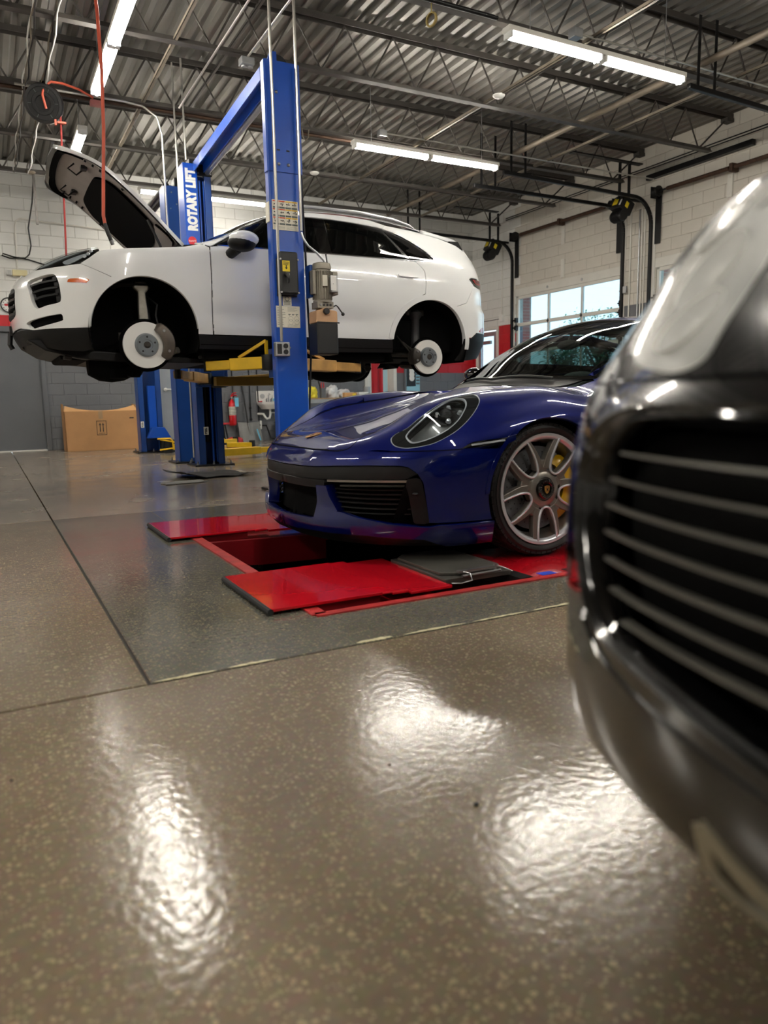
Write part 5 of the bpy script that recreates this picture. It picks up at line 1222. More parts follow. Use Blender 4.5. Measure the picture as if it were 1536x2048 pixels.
# ================================================================== WHITE SUV ON THE TWO-POST LIFT
WS = thing('white_suv', 'white sport utility car raised on the blue lift, hood open and wheels removed', 'car', (2.7, 7.67, 1.2))
YC = 7.67
cW = Sp((1.02, .70), (1.12, .86), (1.20, .915), (1.30, .94), (1.42, .962), (1.60, .974), (1.78, .985), (1.95, .982), (2.08, .966), (2.16, .946), (2.20, .93), (2.32, .868), (2.45, .80), (2.56, .74), (2.70, .66))
cT = Sp((.20, 1.74), (.30, 1.89), (.40, 1.965), (.55, 2.04), (.8, 2.12), (1.2, 2.185), (1.6, 2.225), (1.78, 2.25), (2.1, 2.41), (2.45, 2.585), (2.65, 2.645), (2.95, 2.685), (3.3, 2.695), (3.7, 2.68), (4.1, 2.635), (4.5, 2.57), (4.70, 2.535), (4.76, 2.46), (4.9, 2.30), (5.02, 2.14), (5.10, 1.95), (5.2, 1.5))
cN = Sp((1.10, .60), (1.25, .40), (1.36, .32), (1.45, .28), (1.60, .265), (1.75, .27), (1.85, .30), (1.95, .37), (2.05, .5), (2.2, .8))
cR = Sp((1.15, 4.98), (1.30, 5.10), (1.45, 5.155), (1.70, 5.15), (1.80, 5.10), (2.0, 5.09), (2.15, 5.06), (2.4, 5.0), (2.7, 4.95))
def f_suv(x, v, z):
    xb = x-.18*v*v*sstep(x, 1.7, 2.2)*(1-sstep(x, 2.6, 3.2))
    T = cT(xb)-(.045+.05*sstep(x, 1.9, 2.4))*v*v-.25*np.maximum(v-.78, 0)**2
    xn = cN(np.minimum(z, 2.2)); xr = cR(np.minimum(z, 2.7))
    t = np.clip((x-xn)/(1.28-xn), 1e-6, 1); pl = (1-(1-t)**2.5)**(1/2.5)
    t2 = np.clip((xr-x)/(xr-4.25), 1e-6, 1); pr = (1-(1-t2)**3.0)**(1/3.0)
    w = cW(z)-.045*sstep(x, 3.1, 5.0)*sstep(z, 2.1, 2.5)-.014*gauss(z, 1.57, .09)*sstep(x, 1.75, 2.1)*(1-sstep(x, 3.3, 3.75))
    w = w+.010*gauss(x, 1.285, .5)*gauss(z, 1.85, .25)+.014*gauss(x, 4.16, .55)*gauss(z, 1.85, .25)
    side = v-w*pl*pr
    ends = np.maximum(xn-x, x-xr)
    return smax(smax(np.maximum(side, ends), z-T, .07), 1.16-z-.0*x, .05)
S = Body(f_suv, Matrix.Translation((0, YC, 0)), WS); S.x0, S.x1, S.ztop, S.zlow = .26, 5.16, 3.0, 1.0
AF, AR, RA = (1.285, 1.43), (4.16, 1.36), .452
def arcp(c, a0, a1, r=RA, n=26): return arc(c[0], c[1], r, a0, a1, n)
def zarc(c, z, sgn, r=RA): return c[0]+sgn*math.sqrt(max(r*r-(z-c[1])**2, 0))
PW = 'paint_white'
Q2 = math.sqrt(.5); DG = ((0, 0, 0), (Q2, Q2, 0), (0, 0, 1), (Q2, -Q2, 0))
def to_dg(poly):
    P_ = S.project(np.array(poly, float), 'side'); return [((p[0]+abs(p[1]))*Q2, q[1]) for p, q in zip(P_, poly)]
for sd in (-1, 1):
    k = dict(side=sd)
    hd = curve([(.455, 1.935, 1), (.52, 1.985), (.62, 2.035), (.74, 2.075), (.86, 2.105), (.955, 2.115, 1), (.93, 2.075), (.86, 2.02), (.77, 1.975), (.66, 1.95), (.56, 1.942)], 4)
    intake = curve([(.405, 1.835), (.48, 1.868), (.565, 1.885), (.605, 1.875), (.622, 1.83), (.632, 1.75), (.632, 1.675), (.612, 1.65), (.53, 1.632), (.455, 1.612), (.425, 1.66), (.41, 1.75)], 4)
    slot = curve([(.375, 1.505), (.46, 1.535), (.60, 1.558), (.632, 1.552), (.637, 1.52), (.625, 1.503), (.52, 1.475), (.42, 1.452), (.395, 1.462)], 4)
    a_ = zarc(AF, 1.452, -1)
    # bumper side: from the corner back to the arch
    bump = [(.33, 1.47), (.42, 1.442), (a_, 1.447)]+[p for p in arcp(AF, 178, 118)]+[(1.0, 1.868), (.90, 1.915), (.80, 1.962)]+[(.66, 1.945), (.56, 1.937), (.455, 1.93), (.40, 1.90), (.345, 1.855), (.318, 1.80), (.305, 1.7), (.305, 1.56)]
    intake, slot = to_dg(intake), to_dg(slot)
    bs = S.panel('bumper_side', to_dg(bump), DG, PW, holes=(intake, slot), thick=.035, step=.025, **k)
    S.panel('intake_backing', intake, DG, 'well_black', off=-.06, thick=0, parent=bs, **k)
    S.panel('slot_backing', slot, DG, 'well_black', off=-.035, thick=0, parent=bs, **k)
    for i, zz in enumerate((1.815, 1.755, 1.70)):
        S.ribbon('intake_slat', to_dg([(.415+.012*i, zz-.012), (.50, zz+.008), (.61, zz+.022)]), DG, .017, 'trim_black', off=-.006, thick=.03, parent=bs, **k)
    S.ribbon('intake_frame', to_dg([(.585, 1.87), (.60, 1.78), (.605, 1.66)]), DG, .035, 'trim_black', off=-.02, thick=.03, parent=bs, **k)
    # headlight
    hl = S.panel('headlight', hd, 'side', 'gloss_black', off=-.012, thick=.02, step=.025, **k)
    S.panel('light_guide', curve([(.70, 1.965), (.78, 2.0), (.855, 2.05), (.835, 2.055), (.76, 2.03), (.67, 1.99)], 3), 'side', 'lamp_clear', off=-.008, thick=.004, step=.02, parent=hl, **k)
    S.panel('upper_lens', curve([(.50, 1.962), (.62, 2.022), (.76, 2.068), (.84, 2.092), (.80, 2.075), (.66, 2.02), (.56, 1.975)], 3), 'side', 'lamp_clear', off=-.008, thick=.004, step=.02, parent=hl, **k)
    for px, pz in ((.835, 2.03), (.865, 2.05), (.89, 2.075)):
        q, nn = S.pt(px, pz, 'side', -.006, sd); S.add('lamp_cell', MB().lathe([(0, .012), (.012, .010), (.017, 0)], q, nn, 12), 'lamp_clear', hl, smooth=True)
    S.panel('lens_cover', hd, 'side', 'lamp_glass', off=.001, thick=0, step=.025, parent=hl, **k)
    # side marker
    S.panel('side_marker', curve([(.69, 1.812, 1), (.712, 1.84), (.84, 1.838, 1), (.852, 1.83), (.83, 1.806, 1)], 3), 'side', 'amber', off=.004, thick=.006, step=.03, **k)
    # front fender
    fend = [(.80, 1.966), (.90, 1.919), (1.0, 1.873)]+arcp(AF, 117, 3)+[(1.735, 1.41), (1.862, 1.408), (1.858, 1.7), (1.866, 2.0), (1.872, 2.165), (1.80, 2.192), (1.66, 2.155), (1.4, 2.125), (1.15, 2.10), (.965, 2.078), (.935, 2.062), (.87, 2.012)]
    S.panel('fender', fend, 'side', PW, thick=.02, step=.03, **k)
    for c, aa, nm in ((AF, (177, 3), 'arch_trim'), (AR, (174, -5), 'arch_trim')):
        ring = arcp(c, aa[0], aa[1], RA-.004, 40)+arcp(c, aa[1]+.5, aa[0]-.5, RA+.05, 40)
        S.panel(nm, ring, 'side', PW, off=.007, thick=.05, step=.03, **k)
    # doors
    fd = [(1.874, 1.41), (2.985, 1.405), (2.992, 1.8), (2.995, 2.188), (2.5, 2.190), (2.0, 2.186), (1.884, 2.172), (1.878, 2.0), (1.870, 1.7)]
    d1 = S.panel('front_door', fd, 'side', PW, thick=.02, step=.04, **k)
    rdp = [(3.003, 1.405), (3.705, 1.402), (zarc(AR, 1.52, -1)-.005, 1.52)]+[(3.83, 1.70), (3.93, 1.775)]+[(4.075, 1.87), (4.088, 1.98), (4.085, 2.09), (4.05, 2.135), (3.99, 2.188), (3.5, 2.190), (3.013, 2.188), (3.010, 1.8)]
    d2 = S.panel('rear_door', rdp, 'side', PW, thick=.02, step=.04, **k)
    for nm, x0, x1, par in (('a', 2.62, 2.86, d1), ('b', 3.765, 3.995, d2)):
        S.panel('handle_cup', ellipse((x0+x1)/2, 2.028, .10, .022), 'side', PW, off=.0015, thick=.002, step=.03, parent=par, **k)
        S.panel('door_handle', curve([(x0, 2.03), (x0+.03, 2.046), (x1-.03, 2.042), (x1, 2.026), (x1-.03, 2.014), (x0+.03, 2.020)], 4), 'side', PW, off=.026, thick=.014, step=.03, parent=par, **k)
    # rear quarter
    qp = [(3.835, 1.70), (3.932, 1.77), (4.080, 1.862), (4.096, 1.98), (4.093, 2.094), (4.058, 2.14), (4.0, 2.19), (4.20, 2.20), (4.245, 2.222), (4.19, 2.29), (4.12, 2.342), (3.98, 2.43), (3.84, 2.492), (3.72, 2.522), (3.76, 2.56), (4.1, 2.53), (4.4, 2.475), (4.62, 2.42), (4.74, 2.36), (4.86, 2.22), (4.98, 2.085), (4.70, 2.07), (4.66, 2.05), (4.73, 1.99), (4.60, 1.80), (4.42, 1.745), (4.41, 1.735)]+arcp(AR, 56, 132)
    S.panel('rear_quarter', qp, 'side', PW, thick=.02, step=.03, **k)
    rb = [(4.425, 1.742), (4.605, 1.795), (4.735, 1.985), (4.80, 1.972), (4.90, 1.955), (5.04, 1.95), (5.08, 1.8), (5.12, 1.7), (5.13, 1.53), (5.0, 1.50), (4.78, 1.50), (4.70, 1.445), (zarc(AR, 1.445, 1), 1.445)]+arcp(AR, 11, 54)
    rbo = S.panel('rear_bumper_side', rb, 'side', PW, thick=.02, step=.03, **k)
    S.panel('rear_reflector', curve([(4.84, 1.512), (5.0, 1.515), (5.1, 1.545), (5.11, 1.575), (4.95, 1.57), (4.87, 1.545)], 3), 'side', 'tail_red', off=.003, thick=.006, step=.03, parent=rbo, **k)
    # lower black rear apron
    ra = [(zarc(AR, 1.44, 1), 1.44), (4.705, 1.440), (4.785, 1.494), (5.0, 1.494), (5.135, 1.52), (5.14, 1.42), (5.10, 1.32), (4.9, 1.235), (4.62, 1.205), (4.50, 1.20), (4.56, 1.28)]
    S.panel('rear_apron', ra, 'side', 'trim_black', off=.002, thick=.02, step=.03, **k)
    # sill cladding
    sl_ = [(1.74, 1.285), (1.745, 1.335), (1.737, 1.402), (3.703, 1.394), (3.712, 1.33), (3.715, 1.275), (3.0, 1.27)]
    S.panel('sill_cladding', sl_, 'side', 'trim_black', off=.004, thick=.02, step=.04, **k)
    S.ribbon('sill_groove', [(1.75, 1.322), (2.8, 1.315), (3.71, 1.312)], 'side', .006, 'well_black', off=.0045, thick=.001, **k)
    # lower front apron
    fa = [(.36, 1.435), (.42, 1.436), (a_-.004, 1.441), (.838, 1.35), (.845, 1.27), (.78, 1.255), (.6, 1.27), (.46, 1.31), (.38, 1.37)]
    S.panel('front_apron', fa, 'side', 'trim_black', off=.001, thick=.02, step=.03, **k)
    # glass house
    dlo = curve([(1.93, 2.192, 1), (2.08, 2.29), (2.25, 2.405), (2.40, 2.492), (2.52, 2.532), (2.80, 2.552), (3.1, 2.556), (3.40, 2.545), (3.66, 2.52), (3.84, 2.480), (3.99, 2.418), (4.12, 2.335), (4.20, 2.265), (4.235, 2.222, 1), (4.19, 2.206), (4.0, 2.197), (3.5, 2.196, 1), (2.5, 2.198, 1)], 4)
    pb = S.panel('window_surround', dlo, 'side', 'gloss_black', off=-.004, thick=.02, step=.035, **k)
    S.panel('front_window', curve([(2.16, 2.206, 1), (2.22, 2.33), (2.36, 2.44), (2.50, 2.512), (2.80, 2.535), (2.945, 2.54, 1), (2.945, 2.206, 1)], 4), 'side', 'glass_dark', off=.0, thick=.003, step=.035, parent=pb, **k)
    S.panel('vent_window', [(1.97, 2.206), (2.13, 2.206), (2.18, 2.32), (2.10, 2.285)], 'side', 'glass_dark', off=.0, thick=.003, step=.035, parent=pb, **k)
    S.panel('rear_window', curve([(3.075, 2.206, 1), (3.075, 2.542, 1), (3.35, 2.535), (3.55, 2.518), (3.685, 2.498, 1), (3.80, 2.36), (3.905, 2.206, 1)], 4), 'side', 'glass_dark', off=.0, thick=.003, step=.035, parent=pb, **k)
    S.panel('quarter_window', curve([(3.735, 2.490, 1), (3.85, 2.458), (3.97, 2.405), (4.09, 2.325), (4.17, 2.255), (4.195, 2.222, 1), (4.1, 2.210), (3.955, 2.208, 1), (3.86, 2.34)], 4), 'side', 'glass_dark', off=.0, thick=.003, step=.035, parent=pb, **k)
    S.ribbon('window_trim', [(1.95, 2.190), (2.5, 2.194), (3.5, 2.193), (4.05, 2.196), (4.19, 2.203), (4.24, 2.222), (4.20, 2.272), (4.12, 2.345), (3.98, 2.428), (3.84, 2.488)], 'side', .010, 'chrome', off=.004, thick=.008, **k)
    # roof side from the pillar to the rear
    rs = [(1.76, 2.205), (1.885, 2.18), (1.925, 2.20), (2.08, 2.30), (2.25, 2.415), (2.40, 2.502), (2.52, 2.542), (2.80, 2.562), (3.1, 2.566), (3.40, 2.555), (3.66, 2.532), (3.72, 2.524), (3.76, 2.562), (3.6, 2.60), (3.3, 2.618), (2.95, 2.612), (2.68, 2.58), (2.50, 2.535), (2.3, 2.445), (2.0, 2.285)]
    S.panel('roof_side', rs, 'side', PW, off=0, thick=.01, step=.03, **k)
    S.add('roof_rail', MB().tube([(2.62, sd*.665, 2.615), (2.72, sd*.67, 2.655), (3.0, sd*.675, 2.675), (3.5, sd*.67, 2.672), (3.9, sd*.65, 2.645), (4.1, sd*.635, 2.61), (4.16, sd*.63, 2.585)], [.008, .016, .017, .017, .017, .014, .008], 8), mat('rail_silver', (206, 208, 210), .3, metal=.3), smooth=True)
    # tail lamp
    tl = S.panel('tail_lamp', curve([(4.668, 2.058, 1), (4.80, 2.062), (4.95, 2.062), (5.03, 2.05), (5.06, 1.99), (4.97, 1.968), (4.86, 1.972), (4.78, 1.995)], 4), 'side', 'gloss_black', off=.001, thick=.01, step=.03, **k)
    S.ribbon('lamp_strip', [(4.74, 2.042), (4.80, 2.015), (4.90, 2.018), (5.02, 2.02)], 'side', .016, 'tail_red', off=.004, thick=.004, parent=tl, **k)
    S.ribbon('lamp_strip', [(4.72, 2.048), (4.85, 2.048), (5.0, 2.045)], 'side', .010, 'tail_red', off=.004, thick=.004, parent=tl, **k)
    # mirror
    mr = S.add('mirror', MB().sphere((2.155, sd*1.07, 2.235), .10, 20, 14, (1.35, .95, .72)), PW, smooth=True)
    S.add('mirror_shell', MB().sphere((2.135, sd*1.065, 2.195), .10, 20, 14, (1.28, .98, .72)), 'trim_black', mr, smooth=True)
    S.add('mirror_stalk', MB().tube([(2.10, sd*1.03, 2.16), (2.06, sd*.96, 2.12), (2.05, sd*.92, 2.12)], [.05, .045, .04], 10), 'trim_black', mr, smooth=True)
    # wheel wells
    for c, nm in ((AF, 'front_wheel_well'), (AR, 'rear_wheel_well')):
        mb = MB(); n = 28; ys = (.93, .52); vs = []; fs = []
        for i in range(n+1):
            a = R(-22+224*i/n)
            for y in ys: vs.append((c[0]+(RA+.015)*math.cos(a), sd*y, c[1]+(RA+.015)*math.sin(a)))
        for i in range(n): fs.append((2*i, 2*i+1, 2*i+3, 2*i+2))
        vs += [(c[0], sd*.52, c[1])]; 
        for i in range(n): fs.append((2*i+1, len(vs)-1, 2*i+3))
        mb.add(vs, fs); S.add(nm, mb, 'well_black', smooth=True, ang=60)
# front centre, grille and rear parts
gr_ = curve([(-.36, 1.58), (-.38, 1.70), (-.36, 1.80), (-.2, 1.825), (0, 1.83), (.2, 1.825), (.36, 1.80), (.38, 1.70), (.36, 1.58), (.2, 1.555), (0, 1.55), (-.2, 1.555)], 3)
fc_ = [(-.43, 1.47), (0, 1.455), (.43, 1.47), (.44, 1.6), (.44, 1.80), (.46, 1.90), (.3, 1.935), (0, 1.945), (-.3, 1.935), (-.46, 1.90), (-.44, 1.80), (-.44, 1.6)]
hs_ = [curve([(s*.46, 1.63), (s*.62, 1.64), (s*.66, 1.75), (s*.62, 1.84), (s*.48, 1.83), (s*.45, 1.73)], 3) for s in (-1, 1)]
bf = S.panel('bumper_front', fc_, 'front', PW, holes=[gr_], thick=.03, step=.035)
S.panel('grille_backing', gr_, 'front', 'well_black', off=-.05, thick=0, parent=bf)
for zz in (1.60, 1.66, 1.72, 1.78): S.ribbon('grille_slat', [(-.37, zz), (0, zz+.005), (.37, zz)], 'front', .02, 'trim_black', off=.004, thick=.04, parent=bf)
S.panel('lower_grille', [(-.70, 1.33), (.70, 1.33), (.72, 1.455), (0, 1.44), (-.72, 1.455)], 'front', 'trim_black', off=.0, thick=.02)
S.panel('rear_panel', [(-.86, 1.24), (.86, 1.24), (.9, 1.5), (-.9, 1.5)], 'rear', 'trim_black', off=.001, thick=.01)
S.panel('hatch', [(-.86, 1.51), (.86, 1.51), (.84, 2.06), (.70, 2.40), (-.70, 2.40), (-.84, 2.06)], 'rear', PW, off=0, thick=.01, step=.05)
S.panel('rear_glass', [(4.78, -.58), (5.0, -.66), (5.0, .66), (4.78, .58)], 'top', 'glass_dark', off=.004, thick=.005)
S.panel('roof', [(2.62, -.62), (4.30, -.60), (4.30, .60), (2.62, .62)], 'top', PW, off=0, thick=.01, step=.06)
S.panel('windscreen', [(1.80, -.70), (2.60, -.60), (2.60, .60), (1.80, .70)], 'top', 'glass_dark', off=-.002, thick=.005, step=.05)
S.panel('cowl', [(1.66, -.72), (1.79, -.72), (1.79, .72), (1.66, .72)], 'top', 'trim_black', off=0, thick=.01)
S.panel('spoiler', [(4.25, -.63), (4.5, -.645), (4.70, -.62), (4.715, -.3), (4.72, 0), (4.715, .3), (4.70, .62), (4.5, .645), (4.25, .63)], 'top', PW, off=.003, thick=.035, step=.04)
for sd in (-1, 1): S.add('spoiler_blade', MB().prism([(4.60, 2.49), (4.72, 2.495), (4.80, 2.38), (4.93, 2.22), (4.86, 2.22), (4.72, 2.36)], lambda u, v, h: (u, sd*h, v), .60, .64), 'trim_black', bevel=.004)
# raised hood
HINGE = np.array([1.70, 0, 2.185]); HA = R(50)
def post_hood(P_, vec=False):
    c, s_ = math.cos(HA), math.sin(HA); Q = P_ if vec else P_-HINGE
    o = np.stack([Q[:, 0]*c+Q[:, 2]*s_, Q[:, 1], -Q[:, 0]*s_+Q[:, 2]*c], 1); return o if vec else o+HINGE
hp = curve([(1.68, -.74, 1), (1.3, -.78), (.95, -.775), (.70, -.735), (.53, -.67), (.455, -.57), (.43, -.45), (.41, -.2), (.405, 0), (.41, .2), (.43, .45), (.455, .57), (.53, .67), (.70, .735), (.95, .775), (1.3, .78), (1.68, .74, 1)], 4)
hp2 = [(1.64 if p[0] > 1.64 else .47+(p[0]-.405)*.955, p[1]*.955) for p in hp]
hood = S.panel('hood', hp, 'top', PW, thick=.03, step=.05, post=post_hood)
def ribs(a, b):   # pressed inner structure
    d = .012*np.clip(np.sin(a*9)*.5, -.2, .5)*0; return d-.012*gauss(np.abs(b), .55, .06)
S.panel('hood_inner_panel', hp2, 'top', 'hood_inner', off=-.034, thick=.006, step=.04, post=post_hood, parent=hood)
pad = curve([(1.40, -.50), (1.34, -.60), (1.02, -.62), (.90, -.58), (.80, -.42), (.78, -.2), (.78, .2), (.80, .42), (.90, .58), (1.02, .62), (1.34, .60), (1.40, .50), (1.50, .2), (1.50, -.2)], 4)
S.panel('front_seal', curve([(.62, -.69), (.53, -.645), (.475, -.55), (.455, -.43), (.44, -.2), (.437, 0), (.44, .2), (.455, .43), (.475, .55), (.53, .645), (.62, .69)], 3, False)+curve([(.66, .675), (.57, .62), (.525, .53), (.505, .42), (.49, .2), (.487, 0), (.49, -.2), (.505, -.42), (.525, -.53), (.57, -.62), (.66, -.675)], 3, False), 'top', 'well_black', off=-.05, thick=-.012, step=.04, post=post_hood, parent=hood)
S.panel('insulation_pad', pad, 'top', 'well_black', off=-.062, thick=-.02, step=.05, post=post_hood, parent=hood)
for sd in (-1, 1):
    for i in range(4): S.panel('hood_slot', [(.60+.068*i+dx, sd*(.60+.022*i+dy)) for dx, dy in ((0, -.035), (.018, -.035), (.018, .035), (0, .035))], 'top', 'well_black', off=-.043, thick=-.003, post=post_hood, parent=hood, step=.05)
    S.panel('hood_slot', [(1.02+dx, sd*(.70+dy)) for dx, dy in ((0, -.025), (.022, -.025), (.022, .025), (0, .025))], 'top', 'well_black', off=-.043, thick=-.003, post=post_hood, parent=hood, step=.05)
    P0 = post_hood(S.project(np.array([[.62, sd*.36], [.70, sd*.36], [.70, sd*.46], [.62, sd*.46]]), 'top')+np.array([0, 0, -.05]))
    dn = np.array([-math.sin(HA), 0, -math.cos(HA)])*.07
    S.add('hood_latch', MB().tube([P0[0], P0[0]+dn, P0[1]+dn*1.1, P0[1]], .008, 8).obox(P0[2], P0[1], .05, .03), 'plastic_black', hood, smooth=True)
    S.add('gas_strut', MB().cyl((1.52, sd*.72, 2.14), tuple(post_hood(np.array([[1.34, sd*.70, 2.10]]))[0]), .012, n=8), 'plastic_black', smooth=True)
hg = S.project(np.array([[1.55, -.5], [1.45, -.62], [1.62, -.66]]), 'top')
S.panel('hood_hinge_panel', curve([(1.38, -.36), (1.44, -.5), (1.40, -.66), (1.60, -.68), (1.63, -.2), (1.63, .2), (1.60, .68), (1.40, .66), (1.44, .5), (1.38, .36), (1.48, .2), (1.48, -.2)], 3), 'top', 'hood_inner', off=-.055, thick=-.02, step=.04, post=post_hood, parent=hood)
# engine bay floor, core and underbody
S.add('underbody', MB().box(1.80, 3.68, -.86, .86, 1.19, 1.30).box(.62, 1.9, -.50, .50, 1.20, 1.5).box(3.6, 4.9, -.50, .50, 1.24, 1.6), 'well_black', bevel=.03)
S.add('undertray', MB().prism([(.36, 1.36), (.50, 1.27), (.75, 1.21), (1.0, 1.185), (1.9, 1.17), (1.9, 1.21), (.8, 1.28), (.5, 1.36)], lambda u, v, h: (u, h, v), -.62, .62), 'trim_black', bevel=.01)
S.add('engine_block', MB().box(.85, 1.6, -.40, .40, 1.5, 2.05).box(.75, 1.65, -.50, .50, 1.95, 2.06), 'plastic_black', bevel=.03)
S.add('radiator_support', MB().box(.55, .65, -.62, .62, 1.35, 1.92), 'well_black')
S.add('cabin_core', MB().box(1.9, 4.6, -.70, .70, 1.3, 2.15), 'well_black', bevel=.03)
for xx in (2.75, 3.6):
    for sd in (-1, 1): S.add('seat_back', MB().sphere((xx, sd*.36, 2.22), .2, 14, 10, (.45, 1.1, 1.2)), 'leather', smooth=True)
S.add('gearbox_hump', MB().lathe([(0, -.26), (.10, -.25), (.15, -.16), (.165, -.05), (.15, .06), (.12, .12), (.12, .2), (.06, .24), (0, .24)], (1.10, -.40, 1.17), (1, 0, 0), 14).box(1.02, 1.16, -.58, -.30, 1.04, 1.12).cyl((1.2, -.58, 1.1), (1.2, -.3, 1.1), .05, n=10), 'well_black', smooth=True)
S.add('muffler', MB().sphere((3.35, -.35, 1.10), .2, 24, 12, (1.7, 1.0, .55)), 'well_black', smooth=True)
S.add('front_jack_bracket', MB().obox((.64, -.58, 1.215), (.70, -.57, 1.21), .06, .03), 'cast_iron', bevel=.004)
S.add('tow_hook_mount', MB().box(.255, .30, -.06, .04, 1.44, 1.52).tube([(.26, 0, 1.46), (.25, 0, 1.36), (.27, 0, 1.32)], .022, 8), 'plastic_black', smooth=False)
# brakes and suspension at each corner
def corner(x, z, yo, r, caliper_fwd, front, sd):
    ay = Vector((0, sd, 0)); c = Vector((x, sd*yo, z))
    b = S.add('brake_disc', MB().lathe([(.10, 0), (r, 0), (r, -.012), (r-.01, -.016), (r, -.02), (r, -.034), (.10, -.034)], c, ay, 48), 'disc_white', smooth=True, ang=30)
    S.add('disc_bell', MB().lathe([(.105, -.004), (.10, .004), (.092, .028), (.088, .034), (.045, .034), (.043, .028), (.03, .028), (.028, .016), (0, .016)], c, ay, 36), 'disc_steel', b, smooth=True, ang=30)
    for k in range(5):
        a = 2*PI*k/5+.3; q = c+Vector((math.cos(a)*.068, 0, math.sin(a)*.068)); S.add('bolt_hole', MB().cyl(q+ay*.0345, q+ay*.0355, .0085, n=12), 'print_black', b)
    S.add('axle_nut', MB().lathe([(0, .03), (.018, .03), (.02, .026), (.035, .022), (.036, .016)], c, ay, 12), 'cast_iron', b, smooth=True)
    S.add('dust_shield', MB().lathe([(.05, -.05), (r+.025, -.05), (r+.03, -.042), (r+.028, -.04)], c, ay, 40, 0, 2*PI), 'well_black', b, smooth=True)
    # caliper hugging the rim of the disc
    a0, a1 = caliper_fwd; mb = MB(); vs = []; fs = []; n = 16; ax_ = lambda a, rr_, h: c+Vector((math.cos(a)*rr_, 0, math.sin(a)*rr_))+ay*h
    for i in range(n+1):
        t = i/n; a = R(a0+(a1-a0)*t); e = math.sin(PI*t)**.35; ri, ro = r*(.70+.06*(1-e)), r*(1.06+.16*e)
        hh = .045*e+.008
        for rr_, h in ((ri, -.06), (ri, hh), (ri+(ro-ri)*.3, hh+.012*e), (ro-.01, hh), (ro, hh-.015), (ro, -.06)): vs.append(ax_(a, rr_, h))
    for i in range(n):
        for k in range(6): fs.append((6*i+k, 6*i+(k+1) % 6, 6*i+6+(k+1) % 6, 6*i+6+k))
    fs += [tuple(range(6)), tuple(6*n+k for k in range(5, -1, -1))]
    cal = S.add('caliper', MB().add(vs, fs), 'caliper_brown' if front else 'cast_iron', b, smooth=True, ang=45)
    for t in (.22, .78):
        a = R(a0+(a1-a0)*t); q = ax_(a, r*.95, .05); S.add('caliper_bolt', MB().cyl(q, q+ay*.012, .012, n=8), 'steel', b)
    if front:
        S.add('knuckle', MB().prism([(-.035, -.02), (.05, -.03), (.045, .15), (.03, .33), (.06, .36), (.06, .40), (-.06, .40), (-.07, .375), (-.03, .34), (-.035, .2)], lambda u, v, h: (x+u, sd*h, z+.12+v), yo-.13, yo-.07), 'alloy_rough', bevel=.012)
        S.add('upper_arm', MB().tube([(x-.02, sd*(yo-.10), z+.53), (x-.13, sd*(yo-.28), z+.55), (x-.20, sd*(yo-.35), z+.53)], .025, 8).tube([(x+.02, sd*(yo-.10), z+.53), (x+.10, sd*(yo-.30), z+.53)], .02, 8).sphere((x, sd*(yo-.10), z+.54), .035, 10, 8, (1.5, 1, .6)), 'cast_iron', smooth=True)
        S.add('damper', MB().cyl((x+.06, sd*.60, z+.05), (x+.05, sd*.56, z+.55), .05, n=16).cyl((x+.06, sd*.62, z-.05), (x+.06, sd*.62, z+.2), .04, n=12), mat('damper_grey', (46, 46, 48), .5), smooth=True)
        S.add('carrier_plate', MB().box(x-.20, x-.08, sd*(yo-.2)-.01, sd*(yo-.2)+.01, z-.02, z+.12).cyl((x-.18, sd*(yo-.18), z+.08), (x-.18, sd*(yo-.15), z+.08), .02, n=10).cyl((x-.12, sd*(yo-.18), z+.08), (x-.12, sd*(yo-.15), z+.08), .02, n=10), 'cast_iron', bevel=.004)
        S.add('lower_arm', MB().tube([(x, sd*(yo-.10), z-.10), (x-.14, sd*.45, z-.07)], .035, 8).tube([(x+.02, sd*(yo-.10), z-.12), (x+.22, sd*.5, z-.06), (x+.33, sd*.62, z-.02)], .03, 8).sphere((x+.20, sd*(yo-.12), z+.0), .05, 10, 8, (1.3, .8, .9)), 'alloy_rough', smooth=True)
        S.add('brake_hose', MB().tube([(x+.13, sd*(yo-.05), z+.12), (x+.10, sd*(yo-.04), z+.26), (x+.13, sd*(yo-.1), z+.36), (x+.08, sd*.6, z+.45)], .008, 6), 'rubber', smooth=True)
    else:
        S.add('damper', MB().lathe([(.05, 0), (.055, .02), (.048, .04), (.048, .30), (.07, .33), (.075, .37), (.03, .40), (0, .40)], (x-.05, sd*.70, z+.10), (0, 0, 1), 18), mat('damper_grey', (46, 46, 48), .5), smooth=True)
        S.add('damper_mount', MB().box(x-.16, x+.06, sd*.66-.05, sd*.66+.05, z+.44, z+.50).cyl((x-.13, sd*.66, z+.44), (x-.13, sd*.66, z+.40), .02, n=8).cyl((x+.03, sd*.66, z+.44), (x+.03, sd*.66, z+.40), .02, n=8), 'cast_iron', bevel=.008)
        S.add('lower_arm', MB().tube([(x, sd*(yo-.08), z-.09), (x-.05, sd*.42, z-.06)], .04, 8).tube([(x-.08, sd*(yo-.08), z+.02), (x-.34, sd*.55, z+.04)], .022, 8), 'cast_iron', smooth=True)
        S.add('brake_lines', MB().tube([(x-.17, sd*(yo-.03), z+.02), (x-.24, sd*(yo-.05), z+.1), (x-.27, sd*.7, z+.22), (x-.22, sd*.6, z+.30)], .008, 6).tube([(x-.15, sd*(yo-.02), z+.05), (x-.20, sd*(yo-.02), z+.08), (x-.22, sd*.72, z+.16)], .012, 6).sphere((x-.17, sd*(yo-.03), z+.05), .022, 8, 6).sphere((x-.17, sd*(yo-.03), z-.06), .022, 8, 6), 'cast_iron', smooth=True)
